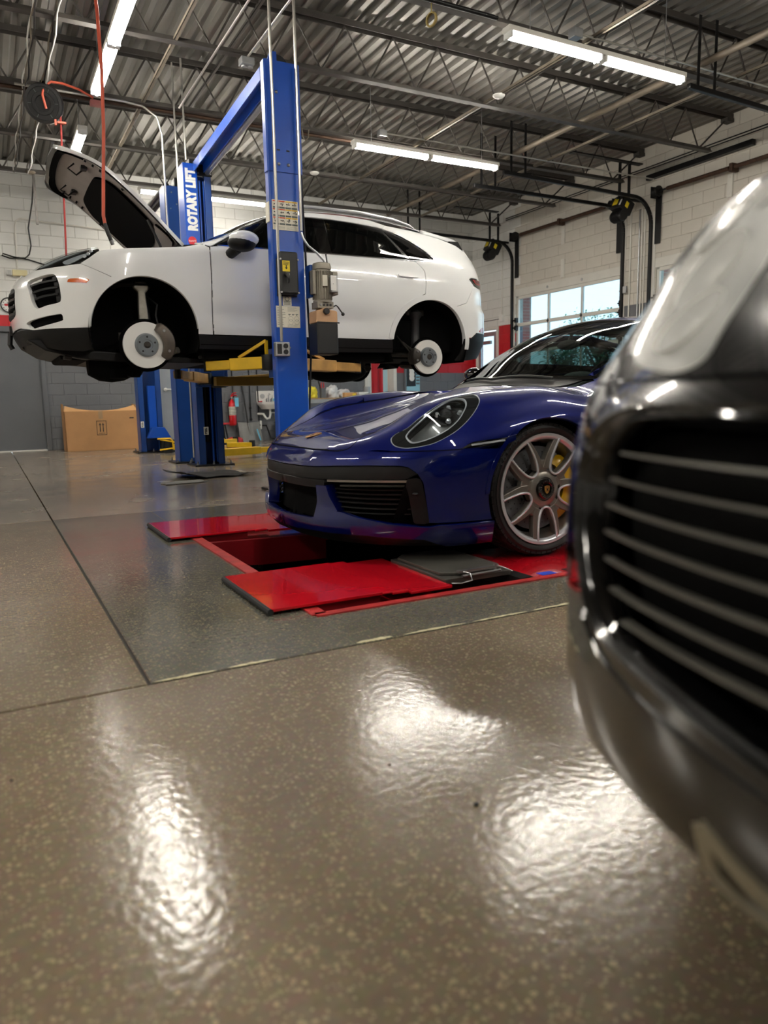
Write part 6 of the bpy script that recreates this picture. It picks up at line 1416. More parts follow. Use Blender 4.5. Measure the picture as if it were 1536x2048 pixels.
    S.add('hub_carrier', MB().lathe([(0, -.16), (.07, -.16), (.09, -.10), (.10, -.05), (0, -.05)], c, ay, 18), 'cast_iron', b, smooth=True)
for sd in (-1, 1):
    corner(1.292, 1.312, .885, .198, (62, -38), True, sd)
    corner(4.172, 1.238, .885, .176, (205, 150), False, sd)
# ================================================================== BLUE SPORTS CAR ON THE ALIGNMENT LIFT
#F911
bW = Sp((.05, .80), (.12, .885), (.2, .912), (.35, .926), (.55, .932), (.68, .928), (.80, .902), (.88, .855), (.93, .80), (1.0, .735), (1.1, .665), (1.2, .59), (1.3, .50))
bT = Sp((-.05, .40), (0, .49), (.05, .548), (.12, .588), (.2, .618), (.35, .652), (.6, .700), (.9, .762), (1.2, .832), (1.36, .882), (1.48, .955), (1.72, 1.115), (1.95, 1.225), (2.2, 1.292), (2.45, 1.312), (2.7, 1.305), (3.0, 1.262), (3.4, 1.16), (3.8, 1.01), (4.2, .87), (4.45, .78), (4.55, .55))
bN = Sp((.05, .14), (.10, .05), (.15, .012), (.2, 0), (.3, .012), (.4, .004), (.46, 0), (.52, .015), (.57, .045), (.65, .10), (.75, .17), (.85, .26))
bH = Sp((.1, 0), (.25, .02), (.35, .05), (.5, .112), (.62, .128), (.75, .122), (1.0, .092), (1.25, .045), (1.5, 0), (5, 0))
bR = Sp((.1, 4.40), (.4, 4.52), (.7, 4.53), (.85, 4.45), (1.3, 4.3))
def f_911(x, v, z):
    xb = x-.42*v*v*sstep(x, 1.1, 1.5)*(1-sstep(x, 2.2, 3.0))
    T = bT(xb)-.05*v*v*(1-sstep(x, 1.3, 1.7))-.12*v*v*sstep(x, 1.5, 2.0)+bH(x)*np.exp(-(np.abs(v-(.665+.03*sstep(x, .4, 1.0)))/.185)**2.4)-.9*np.maximum(v-.80, 0)**2
    xn = bN(np.minimum(z, .85)); xr = bR(z)
    t = np.clip((x-xn)/.76, 1e-6, 1); pl = (1-(1-t)**2.35)**(1/2.35)
    t2 = np.clip((xr-x)/1.0, 1e-6, 1); pr = (1-(1-t2)**2.8)**(1/2.8)
    w = bW(z)+.012*gauss(x, 1.0, .42)*gauss(z, .62, .2)
    side = v-w*pl*pr; ends = np.maximum(xn-x, x-xr)
    return smax(smax(np.maximum(side, ends), z-T, .10), .105-z, .03)
#END911
BC = thing('blue_sports_car', 'dark blue low sports car with oval headlights standing on the red alignment lift', 'car', (3.4, 3.76, 0))
B = Body(f_911, Matrix.Translation((1.38, 3.76, 0)), BC); B.x0, B.x1, B.ztop, B.zlow = 0, 4.53, 1.6, .05
PB = 'paint_blue'
mat('lamp_grey', (96, 98, 98), .25, coat=.8)
mat('lamp_dark', (30, 32, 34), .15, coat=1.0)
mat('satin_alloy', (142, 137, 130), .34, metal=.7)
mat('bright_alloy', (226, 229, 236), .25, metal=.55)
mat('ceramic_disc', (116, 118, 122), .4, metal=.3)
mat('caliper_yellow', (220, 172, 10), .3, coat=.6)
mat('crest_gold', (206, 160, 84), .3, metal=.6)
mat('crest_red', (120, 30, 28), .35)
mat('tyre_letter', (54, 54, 56), .7)
q2 = math.sqrt(.5)
DIAG = ((0, 0, 0), (q2, q2, 0), (0, 0, 1), (q2, -q2, 0))
hd_ = np.array((.45, -.60, -.60)); hd_ /= np.linalg.norm(hd_); hu = np.array((.80, .05, .5)); hu -= hd_*(hu @ hd_); hu /= np.linalg.norm(hu); hw = np.cross(hd_, hu)
HO = np.array((.50, .78, .70)); HLC = (HO, hu, hw, hd_)
def hp_(pts): return [((np.array(p)-HO) @ hu, (np.array(p)-HO) @ hw) for p in pts]
HLo = hp_([(.291, .697, .615), (.289, .73, .587), (.319, .772, .575), (.37, .811, .579), (.445, .849, .598), (.535, .867, .641), (.605, .862, .685), (.673, .839, .735), (.729, .801, .781), (.748, .764, .807), (.744, .73, .82), (.704, .717, .818), (.634, .718, .805), (.556, .726, .78), (.478, .734, .743), (.42, .729, .706), (.364, .721, .665), (.318, .697, .64)])
HLi = hp_([(.342, .75, .624), (.352, .783, .599), (.387, .808, .603), (.445, .834, .623), (.517, .848, .658), (.584, .84, .703), (.641, .81, .753), (.667, .78, .782), (.667, .749, .8), (.628, .727, .801), (.573, .731, .784), (.504, .742, .751), (.44, .747, .71), (.386, .743, .669), (.357, .742, .644)])
def blend(A, Bq, t):
    c = np.mean(np.array(Bq), 0); return [tuple(np.array(p)*(1-t)+t*c) for p in A]
HLo, HLi = curve(HLo, 3), curve(HLi, 4)
HLm = blend(HLo, HLo, .02)
hfr = hp_([(.135, .46, .575), (.15, .53, .553), (.20, .62, .551), (.24, .66, .553), (.30, .75, .553), (.40, .835, .553), (.50, .882, .553), (.60, .91, .556), (.74, .93, .572), (.86, .93, .62), (.90, .91, .72), (.88, .82, .825), (.85, .70, .845), (.80, .54, .78), (.60, .51, .73), (.45, .515, .69), (.33, .50, .645), (.22, .48, .60)])
AX, AZ, AR9 = 1.06, .335, .368
for sd in (-1, 1):
    k = dict(side=sd)
    S9 = B.panel
    # fender around the lamp, fender flank and fender top
    fr = S9('fender_lamp_surround', curve(hfr, 3), HLC, PB, holes=[HLo], thick=.02, step=.025, **k)
    arcL = arc(AX, AZ, AR9, 0, 143, 34)
    S9('fender', [(1.43, .20), (1.60, .20), (1.62, .55), (1.58, .85), (1.2, .85), (1.0, .835), (.84, .81), (.84, .60), (.768, .572)]+arcL[::-1], 'side', PB, thick=.02, step=.03, **k)
    S9('fender_top', [(.78, .545), (1.1, .545), (1.40, .62), (1.62, .70), (1.60, .885), (.84, .885), (.84, .7)], 'top', PB, thick=0, step=.035, **k)
    S9('arch_lip', arc(AX, AZ, AR9-.003, 2, 178, 40)+arc(AX, AZ, AR9+.018, 178, 2, 40), 'side', PB, off=.004, thick=.03, step=.03, **k)
    # half bumper and lower lip
    bp_ = [(0, .474), (.29, .481), (.435, .491), (.60, .497), (.76, .497), (.80, .489), (.842, .459), (.867, .415), (.878, .32), (.888, .225), (.93, .223), (1.158, .225)]+[((x+.925)*q2, z) for x, z in arc(AX, AZ, AR9, 197, 142, 14)]+[(1.10, .566), (1.0, .563), (.85, .560), (.706, .558), (.56, .562), (.474, .564), (.365, .554), (.134, .551), (0, .551)]
    bh = S9('bumper', bp_, DIAG, PB, thick=.02, step=.03, **k)
    lp = [(0, .212), (.264, .220), (.33, .238), (.389, .262), (.45, .264), (.527, .247), (.70, .222), (.887, .206), (.93, .214), (1.16, .217), (1.145, .118), (.95, .112), (.86, .150), (.6, .165), (.3, .160), (0, .150)]
    S9('front_lip', lp, DIAG, PB, off=.014, thick=.05, step=.03, **k)
    S9('splitter', [(0, .148), (.3, .158), (.6, .163), (.86, .148), (.94, .110), (.6, .112), (0, .112)], DIAG, 'trim_black', off=.004, thick=.05, step=.04, **k)
    # front opening
    S9('opening_backing', [(0, .2), (.9, .2), (.9, .5), (0, .5)], DIAG, 'well_black', off=-.09, thick=0, step=.05, **k)
    S9('upper_band', [(0, .413), (.29, .414), (.47, .425), (.785, .430), (.84, .455), (.80, .486), (.76, .494), (.60, .494), (.435, .488), (.29, .478), (0, .471)], DIAG, 'trim_black', off=-.012, thick=.03, step=.04, **k)
    S9('centre_band', [(0, .372), (.29, .372), (.34, .378), (.34, .412), (.29, .413), (0, .411)], DIAG, 'trim_black', off=-.004, thick=.05, step=.04, **k)
    S9('strut', curve([(.284, .385, 1), (.352, .385, 1), (.372, .33), (.42, .265, 1), (.38, .255), (.33, .235), (.262, .218, 1), (.285, .30)], 3), DIAG, PB, off=-.002, thick=.06, step=.03, **k)
    for a0, z0, a1, z1, m, w_ in ((.36, .412, .79, .421, 'satin_alloy', .010), (.44, .392, .79, .400, 'gloss_black', .009)):
        B.ribbon('daytime_light_bar', [(a0, z0), ((a0+a1)/2, (z0+z1)/2+.002), (a1, z1)], DIAG, w_, m, off=-.006, thick=.02, **k)
    for i in range(6): B.ribbon('intake_slat', [(.37, .365-.020*i), (.60, .368-.021*i), (.80, .372-.022*i)], DIAG, .006, 'trim_black', off=-.045, thick=.03, **k)
    wg = S9('winglet', curve([(.788, .395), (.790, .425), (.805, .434), (.845, .434), (.858, .42), (.870, .36), (.886, .24), (.880, .224), (.825, .224), (.812, .26), (.797, .36)], 3), DIAG, 'trim_black', off=.003, thick=.05, step=.025, **k)
    q, nn = B.pt(.828, .365, DIAG, .005, sd); B.add('washer_cap', MB().sphere(q, .014, 12, 8, (1, 1, .5)), 'plastic_black', wg, smooth=True)
    # lamps
    hl = S9('headlight', HLm, HLC, 'lamp_dark', holes=[HLi], off=-.003, thick=.05, step=.022, **k)
    S9('lamp_bowl', HLi, HLC, 'lamp_grey', off=-.055, thick=0, step=.03, parent=hl, **k)
    B.panel('bezel', HLi, HLC, 'bright_alloy', holes=[blend(HLi, HLi, .045)], off=-.001, thick=.008, step=.03, parent=hl, **k)
    B.panel('lamp_edge', HLo, HLC, 'bright_alloy', holes=[blend(HLo, HLo, .018)], off=-.001, thick=.01, step=.03, parent=hl, **k)
    pc = HO+hu*.065+hw*.0; pm = S9('projector_plate', ellipse(.075, .012, .070, .055, 10), HLC, 'lamp_dark', off=-.045, thick=.004, step=.03, parent=hl, **k)
    q, nn = B.pt(.07, .02, HLC, -.05, sd)
    B.add('projector_lens', MB().lathe([(.034, 0), (.034, .02), (.028, .024), (.02, .034), (0, .040)], q, nn, 22), 'lamp_glass', hl, smooth=True)
    B.add('projector_ring', MB().lathe([(.026, .0), (.036, .0), (.040, .012), (.038, .022), (.032, .022)], q, nn, 22), 'gloss_black', hl, smooth=True)
    for da, db in ((-.03, .035), (.035, .04), (.05, -.03), (-.02, -.04)):
        q2_, n2 = B.pt(.075+da*1.2, .012+db, HLC, -.04, sd); B.add('led_cell', MB().lathe([(0, .016), (.009, .014), (.014, 0)], q2_, n2, 12), 'lamp_clear', hl, smooth=True)
    S9('lamp_cover', HLo, HLC, 'lamp_glass', off=.002, thick=0, step=.03, parent=hl, **k)
    # marker, seams
    mk_ = S9('side_marker', curve([(.556, .570, 1), (.60, .594), (.66, .603), (.80, .614, 1), (.768, .580, 1), (.66, .573)], 3), 'side', 'gloss_black', off=.003, thick=.01, step=.03, **k)
    B.ribbon('marker_strip', [(.60, .583), (.70, .594), (.775, .600)], 'side', .008, 'lamp_clear', off=.005, thick=.004, parent=mk_, **k)
    B.ribbon('seam', [(.706, .5595), (.85, .5615), (1.0, .5645), (1.035, .568)], DIAG, .004, 'well_black', off=.0008, thick=.002, **k)
    B.ribbon('hood_seam', [(.085, .26), (.10, .415), (.147, .523), (.208, .532), (.327, .53), (.5, .53), (.8, .535), (1.1, .53), (1.36, .50)], 'top', .004, 'well_black', off=.0008, thick=.002, **k)
    # door, quarter and rear
    S9('door', [(1.632, .20), (2.75, .20), (2.80, .5), (2.78, .85), (2.6, .895), (1.70, .875), (1.60, .85), (1.640, .55)], 'side', PB, thick=.02, step=.05, **k)
    S9('rear_quarter', [(2.762, .20), (3.12, .20)]+arc(3.51, .345, .385, 200, -20, 30)+[(4.1, .20), (4.46, .30), (4.50, .6), (4.40, .78), (3.9, .86), (3.4, .90), (2.62, .897), (2.79, .85), (2.812, .5)], 'side', PB, thick=.02, step=.05, **k)
    S9('sill', [(1.43, .12), (3.12, .12), (3.12, .194), (1.43, .194)], 'side', 'trim_black', thick=.02, step=.06, **k)
    S9('shoulder', [(1.58, .62), (2.2, .70), (3.6, .72), (4.3, .70), (4.3, .86), (3.2, .90), (1.58, .90)], 'top', PB, thick=0, step=.05, **k)
    S9('side_window', curve([(1.74, .905, 1), (1.95, 1.02), (2.15, 1.12), (2.4, 1.18), (2.7, 1.19), (3.0, 1.15), (3.3, 1.04), (3.5, .93, 1), (2.6, .91, 1)], 4), 'side', 'car_glass', off=0, thick=.004, step=.04, **k)
    S9('window_frame', curve([(1.66, .89, 1), (1.93, 1.045), (2.13, 1.145), (2.4, 1.205), (2.7, 1.213), (3.02, 1.17), (3.35, 1.05), (3.58, .92, 1)], 4, False)+curve([(3.5, .93, 1), (3.3, 1.04), (3.0, 1.15), (2.7, 1.19), (2.4, 1.18), (2.15, 1.12), (1.95, 1.02), (1.74, .905, 1)], 4, False), 'side', 'gloss_black', off=.002, thick=.02, step=.04, **k)
    S9('roof_side', [(1.60, .87), (1.66, .895), (1.93, 1.05), (2.13, 1.15), (2.4, 1.21), (2.7, 1.218), (3.02, 1.175), (3.35, 1.055), (3.60, .93), (3.7, .98), (3.4, 1.10), (3.0, 1.20), (2.7, 1.245), (2.4, 1.245), (2.12, 1.19), (1.9, 1.08), (1.62, .91)], 'side', PB, off=0, thick=.01, step=.035, **k)
    m9 = B.add('mirror', MB().sphere((1.93, sd*.95, .975), .07, 18, 12, (1.1, 1.35, .8)), 'gloss_black', smooth=True)
    B.add('mirror_stalk', MB().tube([(1.92, sd*.90, .94), (1.88, sd*.80, .90)], [.025, .02], 8), 'gloss_black', m9, smooth=True)
    for c, r_, nm in (((AX, AZ), AR9, 'front_wheel_well'), ((3.51, .345), .385, 'rear_wheel_well')):
        vs, fs, n = [], [], 30
        for i in range(n+1):
            a = R(-18+216*i/n)
            for y in (.90, .50): vs.append((c[0]+(r_+.012)*math.cos(a), sd*y, max(.1, c[1]+(r_+.012)*math.sin(a))))
        for i in range(n): fs.append((2*i, 2*i+1, 2*i+3, 2*i+2))
        vs.append((c[0], sd*.5, c[1])); fs += [(2*i+1, len(vs)-1, 2*i+3) for i in range(n)]
        B.add(nm, MB().add(vs, fs), 'well_black', smooth=True, ang=60)
    S9('tail_lamp', [(4.25, .70), (4.48, .70), (4.46, .74), (4.25, .75)], 'side', 'tail_red', off=.003, thick=.01, **k)
B.panel('hood', curve([(.085, 0), (.088, .26), (.103, .41), (.150, .518), (.208, .527), (.327, .525), (.5, .525), (.8, .53), (1.1, .525), (1.36, .495, 1), (1.33, 0), (1.36, -.495, 1), (1.1, -.525), (.8, -.53), (.5, -.525), (.327, -.525), (.208, -.527), (.150, -.518), (.103, -.41), (.088, -.26)], 3), 'top', PB, thick=.01, step=.035)
B.panel('nose_filler', [(-.55, .545), (.55, .545), (.52, .62), (-.52, .62)], 'front', PB, off=-.003, thick=0, step=.04)
B.ribbon('hood_seam', [(.0845, -.27), (.0825, 0), (.0845, .27)], 'top', .004, 'well_black', off=.0008, thick=.002)
B.panel('cowl', [(1.37, -.51), (1.345, 0), (1.37, .51), (1.55, .62), (1.46, .3), (1.43, 0), (1.46, -.3), (1.55, -.62)], 'top', 'trim_black', off=-.002, thick=.01, step=.04)
for y0, y1 in ((.36, -.08), (-.05, -.46)): 
    pts = [B.pt(1.40+.18*abs(y), y, 'top', .012)[0] for y in np.linspace(y0, y1, 6)]; B.add('wiper', MB().tube(pts, .008, 6), 'plastic_black', smooth=True)
ws = [(1.44, 0), (1.475, -.3), (1.57, -.60), (1.66, -.66), (1.95, -.575), (2.13, -.52), (2.10, -.2), (2.09, 0), (2.10, .2), (2.13, .52), (1.95, .575), (1.66, .66), (1.57, .60), (1.475, .3)]
B.panel('windscreen', curve(ws, 2), 'top', 'car_glass', off=0, thick=.004, step=.04)
wso = [(1.425, 0), (1.46, -.3), (1.55, -.62), (1.66, -.69), (1.96, -.605), (2.16, -.54), (2.125, -.2), (2.115, 0), (2.125, .2), (2.16, .54), (1.96, .605), (1.66, .69), (1.55, .62), (1.46, .3)]
B.panel('windscreen_frame', curve(wso, 2), 'top', 'gloss_black', holes=[curve(ws, 2)], off=.001, thick=.01, step=.035)
B.panel('roof', [(2.13, -.52), (2.9, -.50), (3.0, -.2), (3.0, .2), (2.9, .50), (2.13, .52), (2.12, .2), (2.12, -.2)], 'top', PB, off=0, thick=.01, step=.05)
B.panel('rear_glass', [(3.02, -.2), (2.93, -.46), (3.5, -.46), (3.72, -.40), (3.72, .40), (3.5, .46), (2.93, .46), (3.02, .2)], 'top', 'car_glass', off=0, thick=.004, step=.05)
B.panel('engine_lid', [(3.70, -.66), (4.40, -.66), (4.40, .66), (3.70, .66)], 'top', PB, off=0, thick=.01, step=.06)
B.panel('rear_bumper', [(-.84, .14), (.84, .14), (.86, .5), (.80, .72), (-.80, .72), (-.86, .5)], 'rear', PB, off=0, thick=.01, step=.06)
B.panel('underfloor', [(.15, -.8), (4.3, -.8), (4.3, .8), (.15, .8)], ((0, 0, 0), (1, 0, 0), (0, 1, 0), (0, 0, 1)), 'well_black', off=.0, thick=0, step=.2)
# cabin
B.add('cabin_tub', MB().box(1.45, 3.6, -.66, .66, .20, .62).box(1.1, 1.6, -.60, .60, .3, .66), 'well_black', bevel=.03)
B.add('dashboard', MB().prism([(1.46, .60), (1.50, .83), (1.62, .895), (1.82, .90), (1.92, .86), (1.90, .60)], lambda u, v, h: (u, h, v), -.60, .60), 'leather', bevel=.02)
B.add('instrument_hood', MB().sphere((1.80, -.33, .885), .15, 16, 10, (.7, 1.0, .42)), 'leather', smooth=True)
sw = B.add('steering_wheel', MB().lathe([(.165, -.012), (.178, -.010), (.182, 0), (.178, .010), (.165, .012), (.160, 0), (.165, -.012)], (2.0, -.33, .86), (-.93, 0, .36), 30), 'leather', smooth=True)
B.add('wheel_spokes', MB().obox((1.985, -.49, .865), (1.985, -.17, .865), .04, .02).obox((1.985, -.33, .86), (2.04, -.33, .72), .05, .02), 'leather', sw)
for y in (-.33, .33):
    st_ = B.add('seat', MB().prism([(2.25, .50), (2.75, .46), (2.80, .60), (2.98, 1.00), (3.02, 1.12), (2.94, 1.13), (2.86, 1.0), (2.66, .66), (2.28, .64)], lambda u, v, h: (u, h, v), y-.22, y+.22), 'leather', bevel=.05, seg=3)
    B.add('headrest', MB().sphere((2.98, y, 1.14), .11, 14, 10, (.5, 1.0, .9)), 'leather', st_, smooth=True)
B.add('inside_mirror', MB().sphere((2.0, 0, 1.13), .07, 14, 8, (.25, 1.5, .45)).cyl((2.0, 0, 1.14), (2.03, 0, 1.20), .01, n=6), 'plastic_black', smooth=True)
# crest on the hood
def crest(bd, o, u, v, s, parent, flat=False):
    M = bd.M.inverted() @ Matrix.Identity(4); u, v = Vector(u).normalized(), Vector(v).normalized(); n = u.cross(v).normalized(); o = Vector(o)
    sh_ = curve([(-.5, .55, 1), (0, .62), (.5, .55, 1), (.5, .1), (.42, -.3), (.22, -.58), (0, -.72), (-.22, -.58), (-.42, -.3), (-.5, .1)], 3)
    fnc = lambda a, b, h: o+u*a*s+v*b*s+n*h
    c = bd.add('crest', MB().prism(sh_, fnc, 0, .0035), 'crest_gold', parent, bevel=.0005)
    mbr = MB(); mbk = MB()
    for a0, a1, b0, b1 in ((-.42, -.08, .12, .18), (-.42, -.08, .24, .30), (.08, .38, -.22, -.16), (.08, .34, -.34, -.28)): mbr.prism([(a0, b0), (a1, b0), (a1, b1), (a0, b1)], fnc, .003, .0042)
    for a0, a1, b0, b1 in ((.08, .42, .12, .17), (.08, .42, .26, .31), (-.38, -.08, -.22, -.17), (-.34, -.08, -.35, -.30)): mbk.prism([(a0, b0), (a1, b0), (a1, b1), (a0, b1)], fnc, .003, .0042)
    mbk.prism([(p[0]*.28, p[1]*.30-.03) for p in sh_], fnc, .003, .0046)
    mbr.prism([(-.40, .42), (.40, .42), (.40, .50), (-.40, .50)], fnc, .003, .0042)
    a_ = bd.add('crest_red_fields', mbr, 'crest_red', parent if flat else c); a_['kind'] = 'stuff'; a_ = bd.add('crest_black_fields', mbk, 'print_black', parent if flat else c); a_['kind'] = 'stuff'
    return c
p0, n0 = B.pt(.19, 0, 'top', .001); p1, _ = B.pt(.24, 0, 'top', .001); crest(B, p0, Vector((0, -1, 0)), p1-p0, .070, BC)
# wheels
def wheel(bd, c, yo, sd, rt, rr_, name, wd=.26, steer=0, full=True):
    ay = Vector((0, sd, 0)); c = Vector((c[0], sd*yo, c[1]))
    e = bpy.data.objects.new('probe', None)
    w0 = wd
    prof = [(rr_-.012, -w0+.02), (rr_+.005, -w0+.002), (rt-.03, -w0+.002), (rt-.008, -w0+.02), (rt, -w0+.05), (rt, -.05), (rt-.004, -.028), (rt-.018, -.010), (rt-.035, -.002), ((rt+rr_)/2, .006), (rr_+.016, .002), (rr_+.006, -.006), (rr_-.004, -.016)]
    ty = bd.add(name, MB().lathe(prof, c, ay, 72), 'tyre', smooth=True, ang=35)
    a0 = Vector((1, 0, 0)); b0 = Vector((0, 0, 1))
    tm = MB()
    for k in range(60):
        t = 2*PI*k/60; d = a0*math.cos(t)+b0*math.sin(t); tt = -a0*math.sin(t)+b0*math.cos(t)
        for h0, h1, hr in ((-.065, -.008, rt-.004), (-.135, -.075, rt+.001), (-.205, -.145, rt+.001)):
            p = c+d*(hr-.006)+ay*h0; q = c+d*(hr-.006-(.010 if h1 > -.02 else 0))+ay*h1
            tm.obox(p, q, rt*2*PI/60*.78, .018, up=d)
    o = bd.add('tread_blocks', tm, 'tyre', ty); 
    if sd < 0 and full:
        word = 'SOTTOZERO'
        for i, ch in enumerate(word):
            t = R(153-46*i/(len(word)-1)); d = a0*math.cos(t)+b0*math.sin(t); up = d; rgt = -(-a0*math.sin(t)+b0*math.cos(t))
            pos = c+d*(rr_+(rt-rr_)*.52)+ay*.0065
            text('tyre_letter', ch, .030, bd.M @ frame(pos, rgt, up), 'tyre_letter', ty, .0009, bold=.0006)
    rim = bd.add('rim', MB().lathe([(rr_-.004, -w0+.03), (rr_-.03, -w0+.06), (rr_-.045, -.10), (rr_-.035, -.045), (rr_-.022, -.020), (rr_-.016, -.006), (rr_-.006, .000), (rr_+.003, -.002), (rr_+.004, -.010)], c, ay, 72), 'satin_alloy', ty, smooth=True, ang=50)
    bd.add('rim_lip', MB().lathe([(rr_-.026, -.016), (rr_-.018, -.004), (rr_-.008, .002), (rr_+.003, .0012)], c, ay, 72), 'bright_alloy', ty, smooth=True)
    ns = 5
    def P_(r_, t, h): return c+(a0*math.cos(t)+b0*math.sin(t))*r_+ay*h
    for kx in range(ns):
        t0 = 2*PI*kx/ns+R(94)
        # stem flowing from the hub into two arms
        stem = [(.060, -.55), (.072, -.42), (.110, -.235), (.135, -.20), (.150, -.10), (.150, .10), (.135, .20), (.110, .235), (.072, .42), (.060, .55)]
        vs = [P_(r_, t0+a, -.012-.16*(.15-r_)*0) for r_, a in stem]+[P_(r_, t0+a, -.05) for r_, a in stem]; n = len(stem)
        bd.add('spoke_stem', MB().add(vs, [tuple(range(n)), tuple(range(2*n-1, n-1, -1))]+[(i, (i+1) % n, n+(i+1) % n, n+i) for i in range(n)]), 'satin_alloy', ty, bevel=.008, seg=3)
        for s in (-1, 1):
            path = [(.105, .20), (.145, .225), (.19, .270), (.235, .320), (rr_-.012, .350)]
            wdt = [.050, .044, .034, .027, .022]; mbA = MB(); vs = []
            for (r_, a), w_ in zip(path, wdt):
                da = w_/2/r_
                for dd, h in ((-da, -.012), (da, -.012), (da, -.05), (-da, -.05)): vs.append(P_(r_, t0+s*a+dd, h+.006*(r_/rr_)))
            fs = []
            for i in range(len(path)-1):
                for j in range(4): fs.append((4*i+j, 4*i+(j+1) % 4, 4*i+4+(j+1) % 4, 4*i+4+j))
            fs += [(0, 1, 2, 3), (4*len(path)-1, 4*len(path)-2, 4*len(path)-3, 4*len(path)-4)]
            bd.add('spoke_arm', MB().add(vs, fs), 'satin_alloy', ty, bevel=.004)
            # polished outer edge of the arm
            ed = [P_(.098, t0+s*.44, -.007), P_(.112, t0+s*.36, -.006), P_(.135, t0+s*.325, -.005), P_(.165, t0+s*.325, -.004), P_(.20, t0+s*.345, -.002), P_(.24, t0+s*.375, -.001), P_(rr_-.014, t0+s*.395, -.001)]
            bd.add('polished_edge', MB().tube(ed, [.006, .0062, .006, .0058, .0056, .0055, .0055], 8), 'bright_alloy', ty, smooth=True)
        tm_ = t0+PI/ns; ed = [P_(.098, tm_-PI/ns+.44, -.007), P_(.094, tm_-.10, -.007), P_(.092, tm_, -.007), P_(.094, tm_+.10, -.007), P_(.098, tm_+PI/ns-.44, -.007)]
        bd.add('polished_edge', MB().tube(ed, .006, 8), 'bright_alloy', ty, smooth=True)
    hb = bd.add('hub', MB().lathe([(.098, -.05), (.096, -.02), (.085, -.010), (.060, -.006), (.056, -.012), (.050, -.012)], c, ay, 40), 'satin_alloy', ty, smooth=True)
    cl = bd.add('centre_lock', MB().lathe([(.052, -.02), (.052, .006), (.046, .012), (.034, .013), (.030, .009), (0, .009)], c, ay, 32), 'gloss_black', ty, smooth=True)
    for k in range(20):
        t = 2*PI*k/20; p = P_(.0415, t, .012); bd.add('lock_tooth', MB().sphere(p, .0038, 6, 5), 'gloss_black', ty, smooth=True)
    crest(bd, c+ay*.009, a0 if sd < 0 else -a0, b0, .030, ty, True)
    ds = bd.add('brake_disc', MB().lathe([(.10, -.075), (rr_*.77, -.075), (rr_*.77, -.105), (.10, -.105)], c, ay, 48), 'ceramic_disc', ty, smooth=True, ang=30)
    hm = MB()
    for k in range(30):
        for r_, ph in ((.125, 0), (.155, .06), (.185, .12)): 
            p = P_(r_, 2*PI*k/30+ph, -.0746); hm.cyl(p, p+ay*.0006, .0035, n=6)
    o = bd.add('drill_holes', hm, 'print_black', ty); o['kind'] = 'stuff'
    bd.add('disc_bell', MB().lathe([(.112, -.072), (.104, -.062), (.06, -.055), (0, -.055)], c, ay, 30), 'lamp_dark', ty, smooth=True)
    for k in range(10):
        p = P_(.105, 2*PI*k/10, -.068); bd.add('disc_bolt', MB().cyl(p, p+ay*.010, .009, n=8), 'steel', ty)
    vs, fs, n = [], [], 16
    for i in range(n+1):
        t = i/n; a = R(52-108*t); e_ = math.sin(PI*t)**.4; ri, ro = rr_*.55, rr_*(.76+.08*e_); h = -.075+.035*e_
        for r_, hh in ((ri, -.12), (ri, h), (ro-.01, h), (ro, h-.01), (ro, -.12)): vs.append(P_(r_, a, hh))
    for i in range(n):
        for j in range(5): fs.append((5*i+j, 5*i+(j+1) % 5, 5*i+5+(j+1) % 5, 5*i+5+j))
    fs += [tuple(range(5)), tuple(5*n+j for j in range(4, -1, -1))]
    bd.add('caliper', MB().add(vs, fs), 'caliper_yellow', ty, smooth=True, ang=45)
    return ty
for sd in (-1, 1):
    wheel(B, (AX, .342), .902, sd, .340, .277, 'front_wheel')
    wheel(B, (3.51, .352), .915, sd, .352, .285, 'rear_wheel', .31, full=False)
# ================================================================== BLACK SUV CLOSE TO THE VIEWER
#FBLK
kN = Sp((.20, .664), (.28, .34), (.34, .146), (.40, .078), (.46, .073), (.52, .076), (.60, .071), (.70, .077), (.78, .098), (.85, .147), (.92, .212), (1.0, .276), (1.08, .37), (1.15, .55))
kT = Sp((.2, 1.07), (.4, 1.135), (.6, 1.175), (1.0, 1.21), (1.45, 1.245), (1.60, 1.28), (1.9, 1.42), (2.25, 1.62), (2.6, 1.69), (3.2, 1.70), (3.9, 1.66), (4.4, 1.58), (4.6, 1.40), (4.85, 1.10), (4.95, .9))
kW = Sp((.18, .78), (.28, .90), (.40, .945), (.6, .95), (.95, .95), (1.06, .935), (1.15, .90), (1.3, .83), (1.5, .72), (1.7, .60))
def f_blk(x, v, z):
    T = kT(x)-.05*v*v-.5*np.maximum(v-.74, 0)**2
    xn = kN(np.clip(z, .2, 1.12)); t = np.clip((x-xn)/.68, 1e-6, 1); pl = (1-(1-t)**2.375)**(1/2.375)
    t2 = np.clip((4.93-x)/.7, 1e-6, 1); pr = (1-(1-t2)**3)**(1/3)
    side = v-kW(z)*pl*pr; ends = np.maximum(xn-x, x-4.93)
    return smax(smax(np.maximum(side, ends), z-T, .06), .20-z, .03)
#ENDFBLK

